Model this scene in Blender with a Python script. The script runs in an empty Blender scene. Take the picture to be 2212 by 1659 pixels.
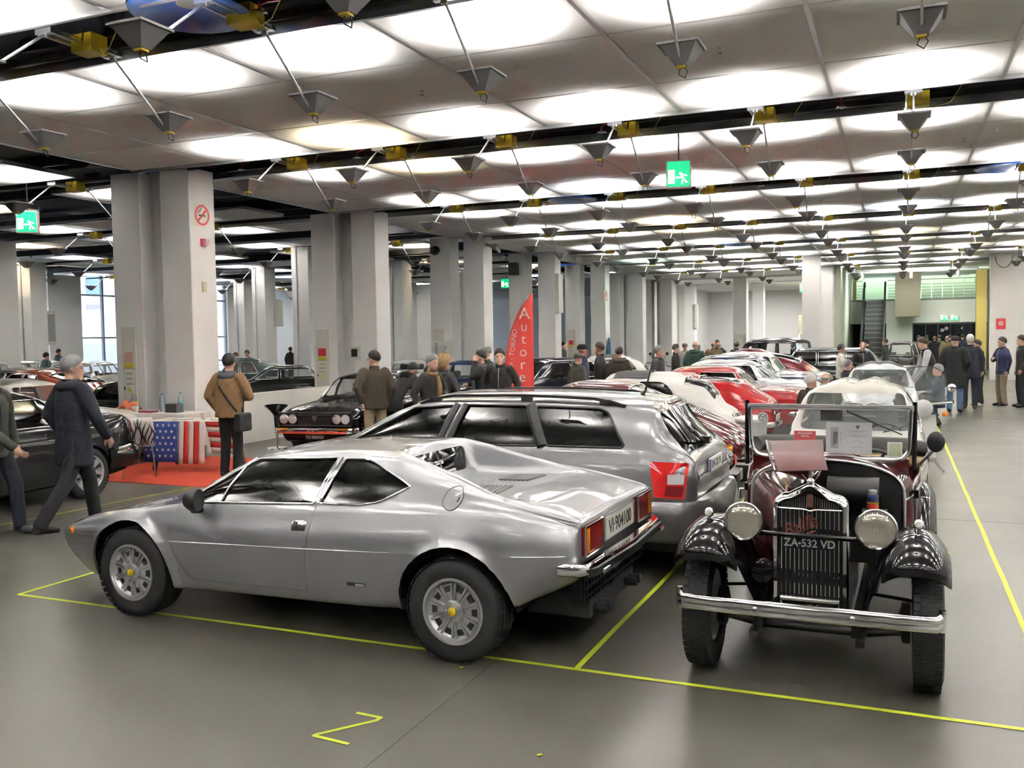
import bpy, bmesh, math, random
from mathutils import Vector, Matrix, Euler
from mathutils.geometry import tessellate_polygon
random.seed(7)
PI = math.pi
sc = bpy.context.scene
C = sc.collection
R = math.radians

# ------------------------------------------------------------------ camera
CAMH = 1.92
F_PX = 1995.2
cam = bpy.data.cameras.new('camera')
cam.sensor_width = 36.0
cam.lens = 36.0 * F_PX / 2212.0
cam.clip_start = 0.05; cam.clip_end = 400
camo = bpy.data.objects.new('camera', cam); C.objects.link(camo)
yaw, pit, roll = .3966, .0504, -.0153
Fv = Vector((-math.sin(yaw)*math.cos(pit), math.cos(yaw)*math.cos(pit), -math.sin(pit)))
R0 = Vector((math.cos(yaw), math.sin(yaw), 0)); U0 = R0.cross(Fv)
Rv = R0*math.cos(roll) + U0*math.sin(roll); Uv = -R0*math.sin(roll) + U0*math.cos(roll)
camo.matrix_world = Matrix(((Rv.x, Uv.x, -Fv.x, 0), (Rv.y, Uv.y, -Fv.y, 0), (Rv.z, Uv.z, -Fv.z, CAMH), (0, 0, 0, 1)))
sc.camera = camo

# ------------------------------------------------------------------ world, exposure
sc.view_settings.view_transform = 'Standard'
sc.view_settings.look = 'None'
sc.view_settings.gamma = 1.0
sc.view_settings.use_curve_mapping = False
sc.view_settings.exposure = 0.25
W = bpy.data.worlds.new('sky'); sc.world = W; W.use_nodes = True
wn = W.node_tree.nodes; wl = W.node_tree.links
wn['Background'].inputs[0].default_value = (0.80, 0.90, 1.0, 1)
wn['Background'].inputs[1].default_value = 3.6
sc.cycles.max_bounces = 7
sc.cycles.diffuse_bounces = 3
sc.cycles.glossy_bounces = 3
sc.cycles.transmission_bounces = 8
sc.cycles.transparent_max_bounces = 16
sc.cycles.sample_clamp_indirect = 80.0
sc.cycles.adaptive_threshold = .03
sc.cycles.caustics_reflective = False
sc.cycles.caustics_refractive = False
LAMP_W = 380.0         # watts of one uplight

# ------------------------------------------------------------------ materials
MATS = {}
def mat(name, col, rough=.5, metal=0., coat=0., spec=.5, alpha=1., emit=None, estr=0., noise=None, bump=None, trans=0., coat_rough=.03, ior=1.45):
    if name in MATS: return MATS[name]
    m = bpy.data.materials.new(name); m.use_nodes = True
    nt = m.node_tree; b = nt.nodes['Principled BSDF']
    c = (col[0], col[1], col[2], 1)
    if coat >= 1. and metal < .5: rough, spec, coat = .6, .08, .75      # lacquer carries the gloss
    b.inputs['Base Color'].default_value = c
    b.inputs['Roughness'].default_value = rough
    b.inputs['Metallic'].default_value = metal
    b.inputs['Coat Weight'].default_value = coat
    b.inputs['Coat Roughness'].default_value = coat_rough
    b.inputs['Specular IOR Level'].default_value = spec
    b.inputs['Alpha'].default_value = alpha
    b.inputs['Transmission Weight'].default_value = trans
    b.inputs['IOR'].default_value = ior
    if emit:
        b.inputs['Emission Color'].default_value = (emit[0], emit[1], emit[2], 1)
        b.inputs['Emission Strength'].default_value = estr
    m.diffuse_color = c
    if noise:                                   # (scale, amount): gentle mottling of the colour
        tc = nt.nodes.new('ShaderNodeTexCoord'); n = nt.nodes.new('ShaderNodeTexNoise')
        n.inputs['Scale'].default_value = noise[0]; n.inputs['Detail'].default_value = 5
        r = nt.nodes.new('ShaderNodeValToRGB'); k = noise[1]
        r.color_ramp.elements[0].position = .3; r.color_ramp.elements[1].position = .7
        r.color_ramp.elements[0].color = (c[0]*(1-k), c[1]*(1-k), c[2]*(1-k), 1)
        r.color_ramp.elements[1].color = (min(1, c[0]*(1+k)), min(1, c[1]*(1+k)), min(1, c[2]*(1+k)), 1)
        nt.links.new(tc.outputs['Object'], n.inputs['Vector']); nt.links.new(n.outputs['Fac'], r.inputs[0])
        nt.links.new(r.outputs[0], b.inputs['Base Color'])
    if bump:                                    # (scale, strength)
        tc = nt.nodes.new('ShaderNodeTexCoord'); n = nt.nodes.new('ShaderNodeTexNoise')
        n.inputs['Scale'].default_value = bump[0]; n.inputs['Detail'].default_value = 4
        bm_ = nt.nodes.new('ShaderNodeBump'); bm_.inputs['Strength'].default_value = bump[1]; bm_.inputs['Distance'].default_value = .02
        nt.links.new(tc.outputs['Object'], n.inputs['Vector']); nt.links.new(n.outputs['Fac'], bm_.inputs['Height'])
        nt.links.new(bm_.outputs[0], b.inputs['Normal'])
    MATS[name] = m
    return m
def srgb(r, g, b):
    f = lambda v: (v/255/12.92 if v/255 <= .04045 else ((v/255+.055)/1.055)**2.4)
    return (f(r), f(g), f(b))
WHITE = mat('white_paint', (.78, .77, .76), .6, noise=(1.2, .02))
PANEL = mat('ceiling_panel', (.78, .765, .75), .75, bump=(140, .05))
ALU = mat('aluminium', (.62, .63, .65), .35, metal=.9)
STEEL = mat('brushed_steel', (.5, .5, .52), .38, metal=.9, noise=(30, .12))
CHROME = mat('chrome', (.86, .87, .88), .06, metal=1)
DARKST = mat('dark_steel', (.030, .030, .034), .55)
BLACKP = mat('black_plastic', (.012, .012, .013), .45)
RUBBER = mat('tyre_rubber', (.014, .014, .015), .72, bump=(60, .1))
YELBOX = mat('yellow_box', (.62, .44, .02), .45)
BLUE = mat('blue_duct', (.02, .09, .33), .3, coat=.4)
REDP = mat('red_pipe', (.35, .03, .02), .4)
GLASSD = mat('tinted_glass', (.008, .009, .009), .03, alpha=.86, spec=.7)
GLASSC = mat('clear_glass', (.55, .62, .60), .02, alpha=.16, spec=.7)
TAPE = mat('yellow_tape', (.58, .66, .03), .45)
CABLE = mat('dark_cable', (.03, .03, .032), .5)
YCABLE = mat('yellow_cable', (.45, .42, .10), .5)

# ------------------------------------------------------------------ mesh building
class MB:
    def __init__(s): s.v = []; s.f = []; s.m = []
    def add(s, vs, fs, mi=0):
        o = len(s.v); s.v += [tuple(v) for v in vs]
        s.f += [tuple(i+o for i in f) for f in fs]; s.m += [mi]*len(fs)
        return s
    def box(s, x0, y0, z0, x1, y1, z1, mi=0):
        vs = [(x0,y0,z0),(x1,y0,z0),(x1,y1,z0),(x0,y1,z0),(x0,y0,z1),(x1,y0,z1),(x1,y1,z1),(x0,y1,z1)]
        return s.add(vs, [(0,3,2,1),(4,5,6,7),(0,1,5,4),(1,2,6,5),(2,3,7,6),(3,0,4,7)], mi)
    def cbox(s, c, d, mi=0, M=None):
        n = len(s.v); s.box(c[0]-d[0]/2, c[1]-d[1]/2, c[2]-d[2]/2, c[0]+d[0]/2, c[1]+d[1]/2, c[2]+d[2]/2, mi)
        if M is not None:
            for i in range(n, len(s.v)): s.v[i] = tuple(M @ Vector(s.v[i]))
        return s
    def bar(s, p, q, w, h, mi=0, up=(0, 0, 1)):          # rectangular bar from p to q
        p = Vector(p); q = Vector(q); d = (q-p).normalized(); u = Vector(up)
        a = d.cross(u)
        if a.length < 1e-4: a = d.cross(Vector((1, 0, 0)))
        a.normalize(); b = a.cross(d)
        vs = [c + a*(w/2*i) + b*(h/2*j) for c in (p, q) for i, j in ((-1,-1),(1,-1),(1,1),(-1,1))]
        return s.add(vs, [(0,1,2,3),(7,6,5,4),(0,4,5,1),(1,5,6,2),(2,6,7,3),(3,7,4,0)], mi)
    def tube(s, pts, r, n=8, mi=0, cap=True, closed=False):
        P = [Vector(p) for p in pts]; N = len(P)
        rs = r if isinstance(r, (list, tuple)) else [r]*N
        vs = []; pa = None
        for i in range(N):
            if closed: t = P[(i+1) % N]-P[i-1]
            else: t = P[min(i+1, N-1)]-P[max(i-1, 0)]
            t.normalize()
            if pa is None:
                a = t.cross(Vector((0, 0, 1)))
                if a.length < .05: a = t.cross(Vector((1, 0, 0)))
            else: a = pa - t*pa.dot(t)
            a.normalize(); pa = a; b = t.cross(a)
            vs += [P[i] + (a*math.cos(2*PI*k/n) + b*math.sin(2*PI*k/n))*rs[i] for k in range(n)]
        fs = []
        for i in range(N if closed else N-1):
            j = (i+1) % N
            for k in range(n): fs.append((i*n+k, i*n+(k+1) % n, j*n+(k+1) % n, j*n+k))
        if cap and not closed: fs += [tuple(range(n))[::-1], tuple((N-1)*n+k for k in range(n))]
        return s.add(vs, fs, mi)
    def lathe(s, prof, n=24, mi=0, M=None, cap=True, a0=0., a1=2*PI):   # prof: (r, z) around local z
        full = abs(a1-a0-2*PI) < 1e-6; c = n if full else n+1
        vs = [(r*math.cos(a0+(a1-a0)*k/n), r*math.sin(a0+(a1-a0)*k/n), z) for r, z in prof for k in range(c)]
        if M is not None: vs = [M @ Vector(v) for v in vs]
        fs = []
        for i in range(len(prof)-1):
            for k in range(n):
                k2 = (k+1) % c
                fs.append((i*c+k, i*c+k2, (i+1)*c+k2, (i+1)*c+k))
        if cap and full: fs += [tuple(range(c))[::-1], tuple((len(prof)-1)*c+k for k in range(c))]
        return s.add(vs, fs, mi)
    def sphere(s, c, r, n=16, mi=0, sc_=(1, 1, 1)):
        m = n//2
        vs = []; fs = []
        for i in range(m+1):
            t = PI*i/m
            for k in range(n):
                a = 2*PI*k/n
                vs.append((c[0]+r*sc_[0]*math.sin(t)*math.cos(a), c[1]+r*sc_[1]*math.sin(t)*math.sin(a), c[2]+r*sc_[2]*math.cos(t)))
        for i in range(m):
            for k in range(n): fs.append((i*n+k, (i+1)*n+k, (i+1)*n+(k+1) % n, i*n+(k+1) % n))
        return s.add(vs, fs, mi)
    def prism(s, poly, M, t, mi=0):       # poly in local xy, thickness t along local z, placed by M
        n = len(poly)
        vs = [M @ Vector((p[0], p[1], 0)) for p in poly] + [M @ Vector((p[0], p[1], t)) for p in poly]
        tri = tessellate_polygon([[Vector((p[0], p[1], 0)) for p in poly]])
        ar = sum(poly[i][0]*poly[(i+1) % n][1]-poly[(i+1) % n][0]*poly[i][1] for i in range(n))
        fs = []
        for a, b, c in tri:
            q = (poly[b][0]-poly[a][0])*(poly[c][1]-poly[a][1])-(poly[b][1]-poly[a][1])*(poly[c][0]-poly[a][0])
            if q < 0: a, b, c = a, c, b
            fs.append((c, b, a)); fs.append((a+n, b+n, c+n))
        for i in range(n):
            j = (i+1) % n
            fs.append((i, j, j+n, i+n) if ar > 0 else (j, i, i+n, j+n))
        return s.add(vs, fs, mi)
    def grid(s, rows, mi=0, closed_u=False):
        n = len(rows[0]); vs = [p for r in rows for p in r]; fs = []
        for i in range(len(rows)-1):
            for k in range(n if closed_u else n-1):
                k2 = (k+1) % n
                fs.append((i*n+k, i*n+k2, (i+1)*n+k2, (i+1)*n+k))
        return s.add(vs, fs, mi)
    def mesh(s, name, mats, smooth=None):
        me = bpy.data.meshes.new(name); me.from_pydata([tuple(v) for v in s.v], [], s.f)
        if not isinstance(mats, (list, tuple)): mats = [mats]
        for m in mats: me.materials.append(m)
        if len(mats) > 1: me.polygons.foreach_set('material_index', s.m)
        if smooth is not None: shade(me, smooth)
        me.update()
        return me
    def build(s, name, mats, parent=None, smooth=None, loc=None, rot=None):
        return link(name, s.mesh(name, mats, smooth), parent, loc, rot)
def shade(me, ang=35):
    me.polygons.foreach_set('use_smooth', [True]*len(me.polygons))
    me.set_sharp_from_angle(angle=R(ang))
def link(name, me, parent=None, loc=None, rot=None):
    o = bpy.data.objects.new(name, me); C.objects.link(o)
    if parent is not None: o.parent = parent
    if loc is not None: o.location = loc
    if rot is not None: o.rotation_euler = rot
    return o
def tag(o, label=None, cat=None, group=None, kind=None):
    if label: o['label'] = label
    if cat: o['category'] = cat
    if group: o['group'] = group
    if kind: o['kind'] = kind
    return o
def thing(name, label, cat, loc=(0, 0, 0), rz=0., group=None):
    o = bpy.data.objects.new(name, None); C.objects.link(o); o.empty_display_size = .2
    o.location = loc; o.rotation_euler = (0, 0, rz)
    return tag(o, label, cat, group)
def struct(o): o['kind'] = 'structure'; return o
def copy_tree(o, parent=None):
    c = o.copy(); C.objects.link(c)
    if parent is not None: c.parent = parent
    for ch in list(o.children): copy_tree(ch, c)
    return c
def Mx(loc, x, y, z=None):               # frame from axes
    x = Vector(x).normalized(); y = Vector(y).normalized(); z = x.cross(y) if z is None else Vector(z)
    return Matrix(((x.x, y.x, z.x, loc[0]), (x.y, y.y, z.y, loc[1]), (x.z, y.z, z.z, loc[2]), (0, 0, 0, 1)))
def text(name, s, size, M, mt, parent=None, ext=.001, align='CENTER', shear=0., bold=0., spacing=1.0, sx=1.0):
    cu = bpy.data.curves.new(name, 'FONT'); cu.body = s; cu.size = size; cu.extrude = ext; cu.align_x = align; cu.align_y = 'CENTER'
    cu.shear = shear; cu.offset = bold; cu.space_character = spacing; cu.resolution_u = 3
    t = bpy.data.objects.new(name+'_curve', cu); C.objects.link(t)
    bpy.context.view_layer.update()
    dg = bpy.context.evaluated_depsgraph_get()
    me = bpy.data.meshes.new_from_object(t.evaluated_get(dg)); bpy.data.objects.remove(t)
    me.materials.clear(); me.materials.append(mt)
    me.transform(M @ Matrix.Diagonal((sx, 1, 1, 1)))
    return link(name, me, parent)
def ordn(i): return ['first', 'second', 'third', 'fourth', 'fifth', 'sixth', 'seventh', 'eighth', 'ninth', 'tenth', 'eleventh', 'twelfth', 'thirteenth', 'fourteenth', 'fifteenth'][i]
# ================================================================== the hall
H = 4.85
G0, GP, GW = 12.2, 5.95, 1.10          # near edge of a ceiling gap, period, width
SX0, SDX = -2.657, 1.878               # seams along the hall
XL, XR = -12.05, 12.4
ROWS = (1.45, 1.95, 1.45)
# ---- floor
fm = bpy.data.materials.new('polished_concrete'); fm.use_nodes = True; nt = fm.node_tree; b = nt.nodes['Principled BSDF']
tc = nt.nodes.new('ShaderNodeTexCoord')
def noise(scale, detail=6, rough=.6, dist=0.):
    n = nt.nodes.new('ShaderNodeTexNoise'); n.inputs['Scale'].default_value = scale; n.inputs['Detail'].default_value = detail
    n.inputs['Roughness'].default_value = rough; n.inputs['Distortion'].default_value = dist
    nt.links.new(tc.outputs['Object'], n.inputs['Vector']); return n
def ramp(src, p0, c0, p1, c1):
    r = nt.nodes.new('ShaderNodeValToRGB'); e = r.color_ramp.elements
    e[0].position = p0; e[0].color = (*c0, 1); e[1].position = p1; e[1].color = (*c1, 1)
    nt.links.new(src, r.inputs[0]); return r
r1 = ramp(noise(.7, 4, .5, 0).outputs['Fac'], .10, (.062, .060, .049), .90, (.096, .093, .076))
r2 = ramp(noise(7, 3, .5).outputs['Fac'], .25, (.95, .95, .95), .75, (1, 1, 1))
r3 = ramp(noise(55, 3, .5).outputs['Fac'], .30, (.90, .90, .90), .62, (1.0, 1.0, 1.0))
def mul(a, b_):
    m = nt.nodes.new('ShaderNodeMix'); m.data_type = 'RGBA'; m.blend_type = 'MULTIPLY'; m.inputs[0].default_value = 1
    nt.links.new(a, m.inputs[6]); nt.links.new(b_, m.inputs[7]); return m.outputs[2]
nt.links.new(mul(mul(r1.outputs[0], r2.outputs[0]), r3.outputs[0]), b.inputs['Base Color'])
r4 = ramp(noise(1.1, 3, .5).outputs['Fac'], .1, (.27, .27, .27), .9, (.37, .37, .37))
nt.links.new(r4.outputs[0], b.inputs['Roughness'])
b.inputs['Specular IOR Level'].default_value = .5
struct(MB().box(-36, -15, -.2, 14, 70, 0).build('floor', fm))
JOINT = mat('floor_joint', (.075, .073, .062), .7)
# saw-cut joints of the slab
flo = bpy.data.objects['floor']
for k in range(3):
    y = 10.3+5.95*k
    MB().box(-12, y-.004, .0002, 12, y+.004, .0012).build('expansion_joint', JOINT, flo)
for x in (-2.2, 3.3, -8.5):
    MB().box(x-.004, -2, .0002, x+.004, 40, .0014).build('expansion_joint', JOINT, flo)
# ---- yellow tape lines
def tape(p, q, label, w=.035):
    d = Vector((q[0]-p[0], q[1]-p[1], 0)); L = d.length; a = math.atan2(d.y, d.x)
    n = max(2, int(L/.6)); rows = []
    for i in range(n+1):
        j = .003*math.sin(i*2.1+p[0])
        rows.append([(L*i/n, -w/2+j, .0022), (L*i/n, w/2+j, .0022)])
    o = MB().grid(rows).build('floor_tape', TAPE, None, None, (p[0], p[1], 0), (0, 0, a))
    m = o.modifiers.new('thickness', 'SOLIDIFY'); m.thickness = .0008
    return tag(o, label, 'tape', 'yellow bay tapes on the floor')
tape((-6.24, 5.0), (3.6, 4.93), 'long yellow tape line running across the floor in front of the cars')
tape((-6.24, 5.0), (-6.1, 10.4), 'yellow tape line on the floor beside the nose of the silver coupe')
tape((-1.71, 4.96), (-1.62, 13.5), 'yellow tape line between the silver coupe and the vintage convertible')
tape((.76, 4.95), (.72, 24.0), 'yellow tape line along the right aisle past the vintage convertible')
tape((-8.95, 5.4), (-8.62, 9.6), 'thin yellow tape line on the floor beside the black coupe at left', .025)
n2 = MB()
for p, q in (((-2.565, 3.985), (-2.41, 3.975)), ((-2.415, 3.98), (-2.42, 3.93)), ((-2.42, 3.935), (-2.60, 3.70)), ((-2.60, 3.705), (-2.615, 3.67)), ((-2.615, 3.675), (-2.40, 3.655))):
    n2.bar((*p, .0026), (*q, .0026), .022, .001)
tag(n2.build('floor_number', TAPE), 'yellow tape numeral laid on the floor in front of the silver coupe', 'floor marking')
for i, (x, y, l) in enumerate(((-1.52, 3.86, 'tiny scrap of yellow tape on the floor right of the numeral'), (-2.35, 4.75, 'tiny scrap of yellow tape near the silver coupe rear tyre'))):
    tag(MB().bar((x, y, .004), (x+.02, y+.012, .006), .014, .004).build('tape_scrap', TAPE), l, 'tape scrap')
# ---- ceiling: grid bars, panels one by one
PITCHX = [SX0+SDX*s for s in range(-5, 9)]
grid = MB()
for k in range(-3, 9):
    ya = G0+GP*(k-1)+GW; yb = G0+GP*k
    if k == 8: break
    if k >= 6: pass
    for x in PITCHX:
        if x > XR: continue
        if ya > 40 and not (-3.2 < x < 3.4) and x > -2.6: continue
        grid.box(x-.022, ya, H-.012, x+.022, yb, H+.03)
    for y in (ya, yb): grid.box(XL, y-.02, H-.045, XR if ya < 38 else 3.4, y+.02, H+.06)
    y = ya
    for r_ in ROWS[:2]:
        y += r_; grid.box(XL, y-.011, H-.004, XR if ya < 38 else 3.4, y+.011, H+.03)
ceil = struct(grid.build('ceiling', ALU))
pm = {}
stuff = MB()
for k in range(-3, 8):
    ya = G0+GP*(k-1)+GW; yb = G0+GP*k
    xs = [x for x in PITCHX if x < XR]
    for i in range(len(xs)-1):
        x0, x1 = xs[i], xs[i+1]
        if ya > 39 and x0 > 3.0: continue
        y = ya
        for j, r_ in enumerate(ROWS):
            if k in (-1, 0, 1, 2, 3, 4, 5, 6) and x0 < 7:
                key = j
                if key not in pm: pm[key] = MB().box(-SDX/2+.02, -r_/2+.012, 0, SDX/2-.02, r_/2-.012, .035).mesh('panel', PANEL)
                link('panel', pm[key], ceil, ((x0+x1)/2, y+r_/2, H+random.uniform(-.002, .002)))
            else: stuff.box(x0+.02, y+.012, H, x1-.02, y+r_-.012, H+.035)
            y += r_
tag(stuff.build('distant_panels', PANEL, ceil), kind='stuff')
# ---- roof and beams above the gaps
struct(MB().box(-36, -15, 5.9, 14, 46, 6.0).build('trim_1', DARKST))
for k in range(-3, 7):
    yc = G0+GP*k+GW/2
    o = MB()
    for dy in (-.42, .42):
        o.box(XL, yc+dy-.10, 4.98, XR, yc+dy+.10, 5.0); o.box(XL, yc+dy-.012, 5.0, XR, yc+dy+.012, 5.34); o.box(XL, yc+dy-.10, 5.34, XR, yc+dy+.10, 5.36)
    o.box(XL, yc+.44, 4.90, XR, yc+.47, 5.3)
    struct(o.build('beam', DARKST, ceil)); o
# ---- columns
def column(x0, x1, y0, y1, z1=H, name='column', label=None, group='white columns', bev=.012):
    m = MB(); e = bev
    pts = [(x0+e, y0), (x1-e, y0), (x1, y0+e), (x1, y1-e), (x1-e, y1), (x0+e, y1), (x0, y1-e), (x0, y0+e)]
    m.grid([[(p[0], p[1], z) for p in pts] for z in (0, z1)], closed_u=True)
    m.add([(p[0], p[1], z1) for p in pts], [tuple(range(8))])
    return tag(m.build(name, WHITE), label, 'column', group)
for k in range(-1, 8):
    y = G0+.12+GP*k
    nm = ordn(max(k, 0)) if k >= 0 else 'unseen'
    a = column(-12.70, -12.05, y, y+.62, label='white square column, left one of the %s column pair along the hall' % nm if k >= 0 else 'white square column of the pair left of the camera', group='paired hall columns')
    a = column(-11.60, -10.97, y, y+.62, label='white square column, right one of the %s column pair along the hall' % nm if k >= 0 else 'white square column of the pair left of the camera', group='paired hall columns')
    # stub of the beam against the right column
    m = MB(); m.box(-10.97, y-.02, 4.80, -10.75, y+.04, 4.98); m.build('beam_end', DARKST, a)
    MB().box(-12.05, y+.30, 0, -11.60, y+.34, H).build('web_wall', WHITE, a) if k <= 1 else None
LEFTC = [(X, Y) for X in (-17.35, -23.6, -29.4) for Y in [12.42+GP*k for k in range(0, 7)]]
for X, Y in LEFTC:
    if Y > 45: continue
    row = {-17.35: 'nearest', -23.6: 'middle', -29.4: 'far'}[X]
    o = column(X-.32, X+.32, Y, Y+.7, label='white column in the %s row of the left hall, %s from the front' % (row, ordn(int((Y-12)/GP))), group='left hall columns')
    m = MB().tube([(X-.12, Y-.02, 0), (X-.12, Y-.02, H)], .022, 8); m.build('conduit', STEEL, o)
for X0, X1, Y, l in ((-3.35, -2.72, 36.3, 'white column standing before the escalator hall'), (-3.3, -2.62, 42.3, 'white column just behind the one before the escalator hall'),
                     (-8.1, -7.4, 49.8, 'white column in the far left background, nearer one'), (-8.1, -7.45, 56.9, 'white column in the far left background, farther one')):
    column(X0, X1, Y, Y+.7, label=l, group='far columns')
# ---- walls
struct(MB().box(12.4, -15, 0, 12.6, 70, 6).build('wall_right', WHITE))
struct(MB().box(-36, -15.2, 0, 14, -15, 6).build('wall_back', mat('rear_wall', (.32, .31, .30), .7)))
struct(MB().box(3.25, 40.0, 0, 12.4, 40.4, 6).build('wall_front', WHITE))
struct(MB().box(-36, 67.6, 0, -2.3, 67.8, 6).build('wall_far', WHITE))
o = MB(); o.box(-12.9, 46.0, 0, -12.7, 67.6, 6); struct(o.build('wall_left', WHITE))
o = MB(); o.box(-36, 46.0, 0, -23, 46.2, 6); struct(o.build('wall_side', WHITE))
struct(MB().box(-2.6, 43.0, 0, -2.35, 67, 8).build('wall_centre', mat('atrium_wall', (.50, .53, .45), .7)))
# roof over the far left rooms, wall over the corridor end
struct(MB().box(-36, 46, H+.1, -2.4, 68, H+.3).build('trim_2', WHITE))
struct(MB().box(-2.4, 45.9, H, 14, 46.1, 8.2).build('trim_3', WHITE))
# ================================================================== uplights in the ceiling gaps
REFL = mat('reflector_metal', (.16, .155, .155), .55, metal=.3)
REFLIN = mat('reflector_inside', (.85, .85, .83), .3, metal=.5)
LENS = mat('lamp_glass', (1, 1, 1), .3, emit=(1, .98, .95), estr=14)
def lamp_meshes():
    D = {}
    m = MB(); m.box(-.13, -.10, 0, .13, .10, .17); m.box(-.02, -.03, .17, .02, .03, .2)
    D['ballast_box'] = m.mesh('ballast_box', YELBOX)
    m = MB()
    for x in (-.075, .075):
        m.bar((x, -.40, -.012), (x, .40, -.012), .022, .022); m.bar((x, -.40, .022), (x, .40, .022), .012, .012)
    for y in (-.40, .40):
        m.bar((-.10, y, 0), (.10, y, 0), .06, .05)
    D['bracket'] = m.mesh('bracket', ALU)
    for s, nm in ((-1, 'n'), (1, 'f')):
        m = MB(); m.tube([(0, s*.40, -.02), (0, s*1.13, -.60)], .013, 8); m.bar((-.03, s*.40, -.03), (.03, s*.40, -.03), .03, .04)
        D['arm'+nm] = m.mesh('arm', STEEL)
        m = MB(); y = s*1.15; zt, zb = -.44, -.615; a = .165; b_ = .052
        def ring(h_, z): return [(-h_, y-h_, z), (h_, y-h_, z), (h_, y+h_, z), (-h_, y+h_, z)]
        # outer shell with a flared knee, inner shell, rim
        rows = [ring(b_, zb), ring(.118, zt-.075), ring(a-.012, zt-.02), ring(a+.012, zt-.02), ring(a+.012, zt), ring(a-.010, zt), ring(.112, zt-.06), ring(b_-.01, zb+.05)]
        m.grid(rows, closed_u=True); m.add(rows[0], [(0, 1, 2, 3)][::1]); m.add(rows[-1], [(3, 2, 1, 0)])
        D['refl'+nm] = m.mesh('reflector', REFL)
        m = MB(); m.box(-.04, y-.04, zb-.018, .04, y+.04, zb)
        D['base'+nm] = m.mesh('socket', YELBOX)
        m = MB(); m.tube([(.0, y-s*.03, zb+.03), (.05, y, zb-.05), (.02, y+.04, zb-.09), (-.03, y+.02, zb-.06), (-.01, y, zb-.015)], .006, 5)
        D['cab'+nm] = m.mesh('cable', CABLE)
    m = MB(); m.tube([(.12, .05, .02), (.25, .02, -.12), (.42, -.05, -.10), (.55, -.05, .10)], .006, 5)
    D['loop'] = m.mesh('cable', YCABLE)
    return D
LM = lamp_meshes()
def uplight(x, y, label, group, flip=False, warm=0, light=True, full=True, z=H-.03, W_=1.0):
    t = thing('ceiling_uplight', label, 'lamp', (x, y, z), 0, group)
    link('ballast_box', LM['ballast_box'], t, (.06, .05, -.09)); link('bracket', LM['bracket'], t)
    for s, nm in ((-1, 'n'), (1, 'f')):
        link('arm', LM['arm'+nm], t); r = link('reflector', LM['refl'+nm], t)
        link('socket', LM['base'+nm], r)
        if full: link('cable', LM['cab'+nm], r)
        if light:
            L = bpy.data.lights.get('uplight_%d' % warm)
            if L is None:
                L = bpy.data.lights.new('uplight_%d' % warm, 'SPOT'); L.energy = LAMP_W*W_; L.spot_size = R(142); L.spot_blend = 1.0; L.shadow_soft_size = .05
                L.color = [(1, .97, .93), (1, .86, .58), (.88, .95, 1.0), (.72, 1.0, .86)][warm]
            lo = bpy.data.objects.new('uplight_bulb', L); C.objects.link(lo); lo.parent = r
            lo.location = (0, s*1.15, -.455); lo.rotation_euler = (PI, 0, 0)
    if full: link('cable', LM['loop'], t)
    return t
LX = [.15+1.868*i for i in range(-5, 7)]
names = {-2: 'unseen', -1: 'nearest', 0: 'second', 1: 'third', 2: 'fourth', 3: 'fifth', 4: 'sixth', 5: 'seventh'}
warmset = {(0, 1): 1, (3, 5): 1, (2, 2): 1, (3, 8): 1, (4, 0): 3, (1, 9): 3, (4, 6): 1, (2, 7): 1}
coolset = {(1, 2): 2, (3, 4): 2, (2, 5): 2}
for k in range(-3, 6):
    yc = G0+GP*k+GW/2
    for i, x in enumerate(LX):
        if k == 5 and x > 3: continue
        if k in (-3,) and i % 2: continue
        lab = 'twin pyramid uplight, %s from the left in the %s ceiling gap' % (ordn(i), names.get(k, 'unseen'))
        if k < -1: lab = 'twin pyramid uplight in the ceiling behind the camera'
        uplight(x, yc, lab, 'uplights in gap %d' % (k+2) if k >= -1 else 'uplights behind the camera', warm=warmset.get((k, i), coolset.get((k, i), 0)), full=k < 3)
# left hall: open grid of hanging panels and uplights
pl = MB().box(-.92, -.70, 0, .92, .70, .05).mesh('hanging_panel', [PANEL])
ALUF = MB()
for a_, b_ in (((-.94, -.72), (.94, -.72)), ((.94, -.72), (.94, .72)), ((.94, .72), (-.94, .72)), ((-.94, .72), (-.94, -.72))):
    ALUF.bar((*a_, .025), (*b_, .025), .03, .07)
pf = ALUF.mesh('panel_frame', ALU)
for k in range(0, 6):
    yc = G0+GP*k+GW/2
    o = MB()
    for dy in (-.5, .5): o.box(-34.5, yc+dy-.06, 5.0, XL-.7, yc+dy+.06, 5.3)
    o.box(-34.5, yc+2.6, 5.25, XL-.7, yc+2.75, 5.45)
    for dy in (-1.28, 1.28): o.box(-34.5, yc+dy-.02, 4.9, XL-.7, yc+dy+.02, 4.95)
    tr = struct(o.build('trim_%d' % (10+k), DARKST))
    for i in range(10):
        x = -14.3-1.95*i
        if x < -33: continue
        for s, d in ((-1, 1.28), (1, 1.28)):
            if (k*7+i*3+(s > 0)) % 5 == 4: continue
            o = link('panel', pl, tr, (x, yc+s*d, H)); link('panel_frame', pf, o)
        if (i+k) % 2 == 0:
            uplight(x+.2, yc, 'twin pyramid uplight, %s across in the %s row of the left hall' % (ordn(i), ordn(k)), 'left hall uplights', warm=1 if (i+2*k) % 5 == 2 else 0, full=False)
    d = MB().tube([(-34, yc+2.0, 5.5), (XL-.8, yc+2.0, 5.5)], .16, 12); tag(d.build('air_duct', BLUE, None, 40), 'blue air duct over the %s row of the left hall' % ordn(k), 'duct', 'blue ducts above the left hall')
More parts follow.
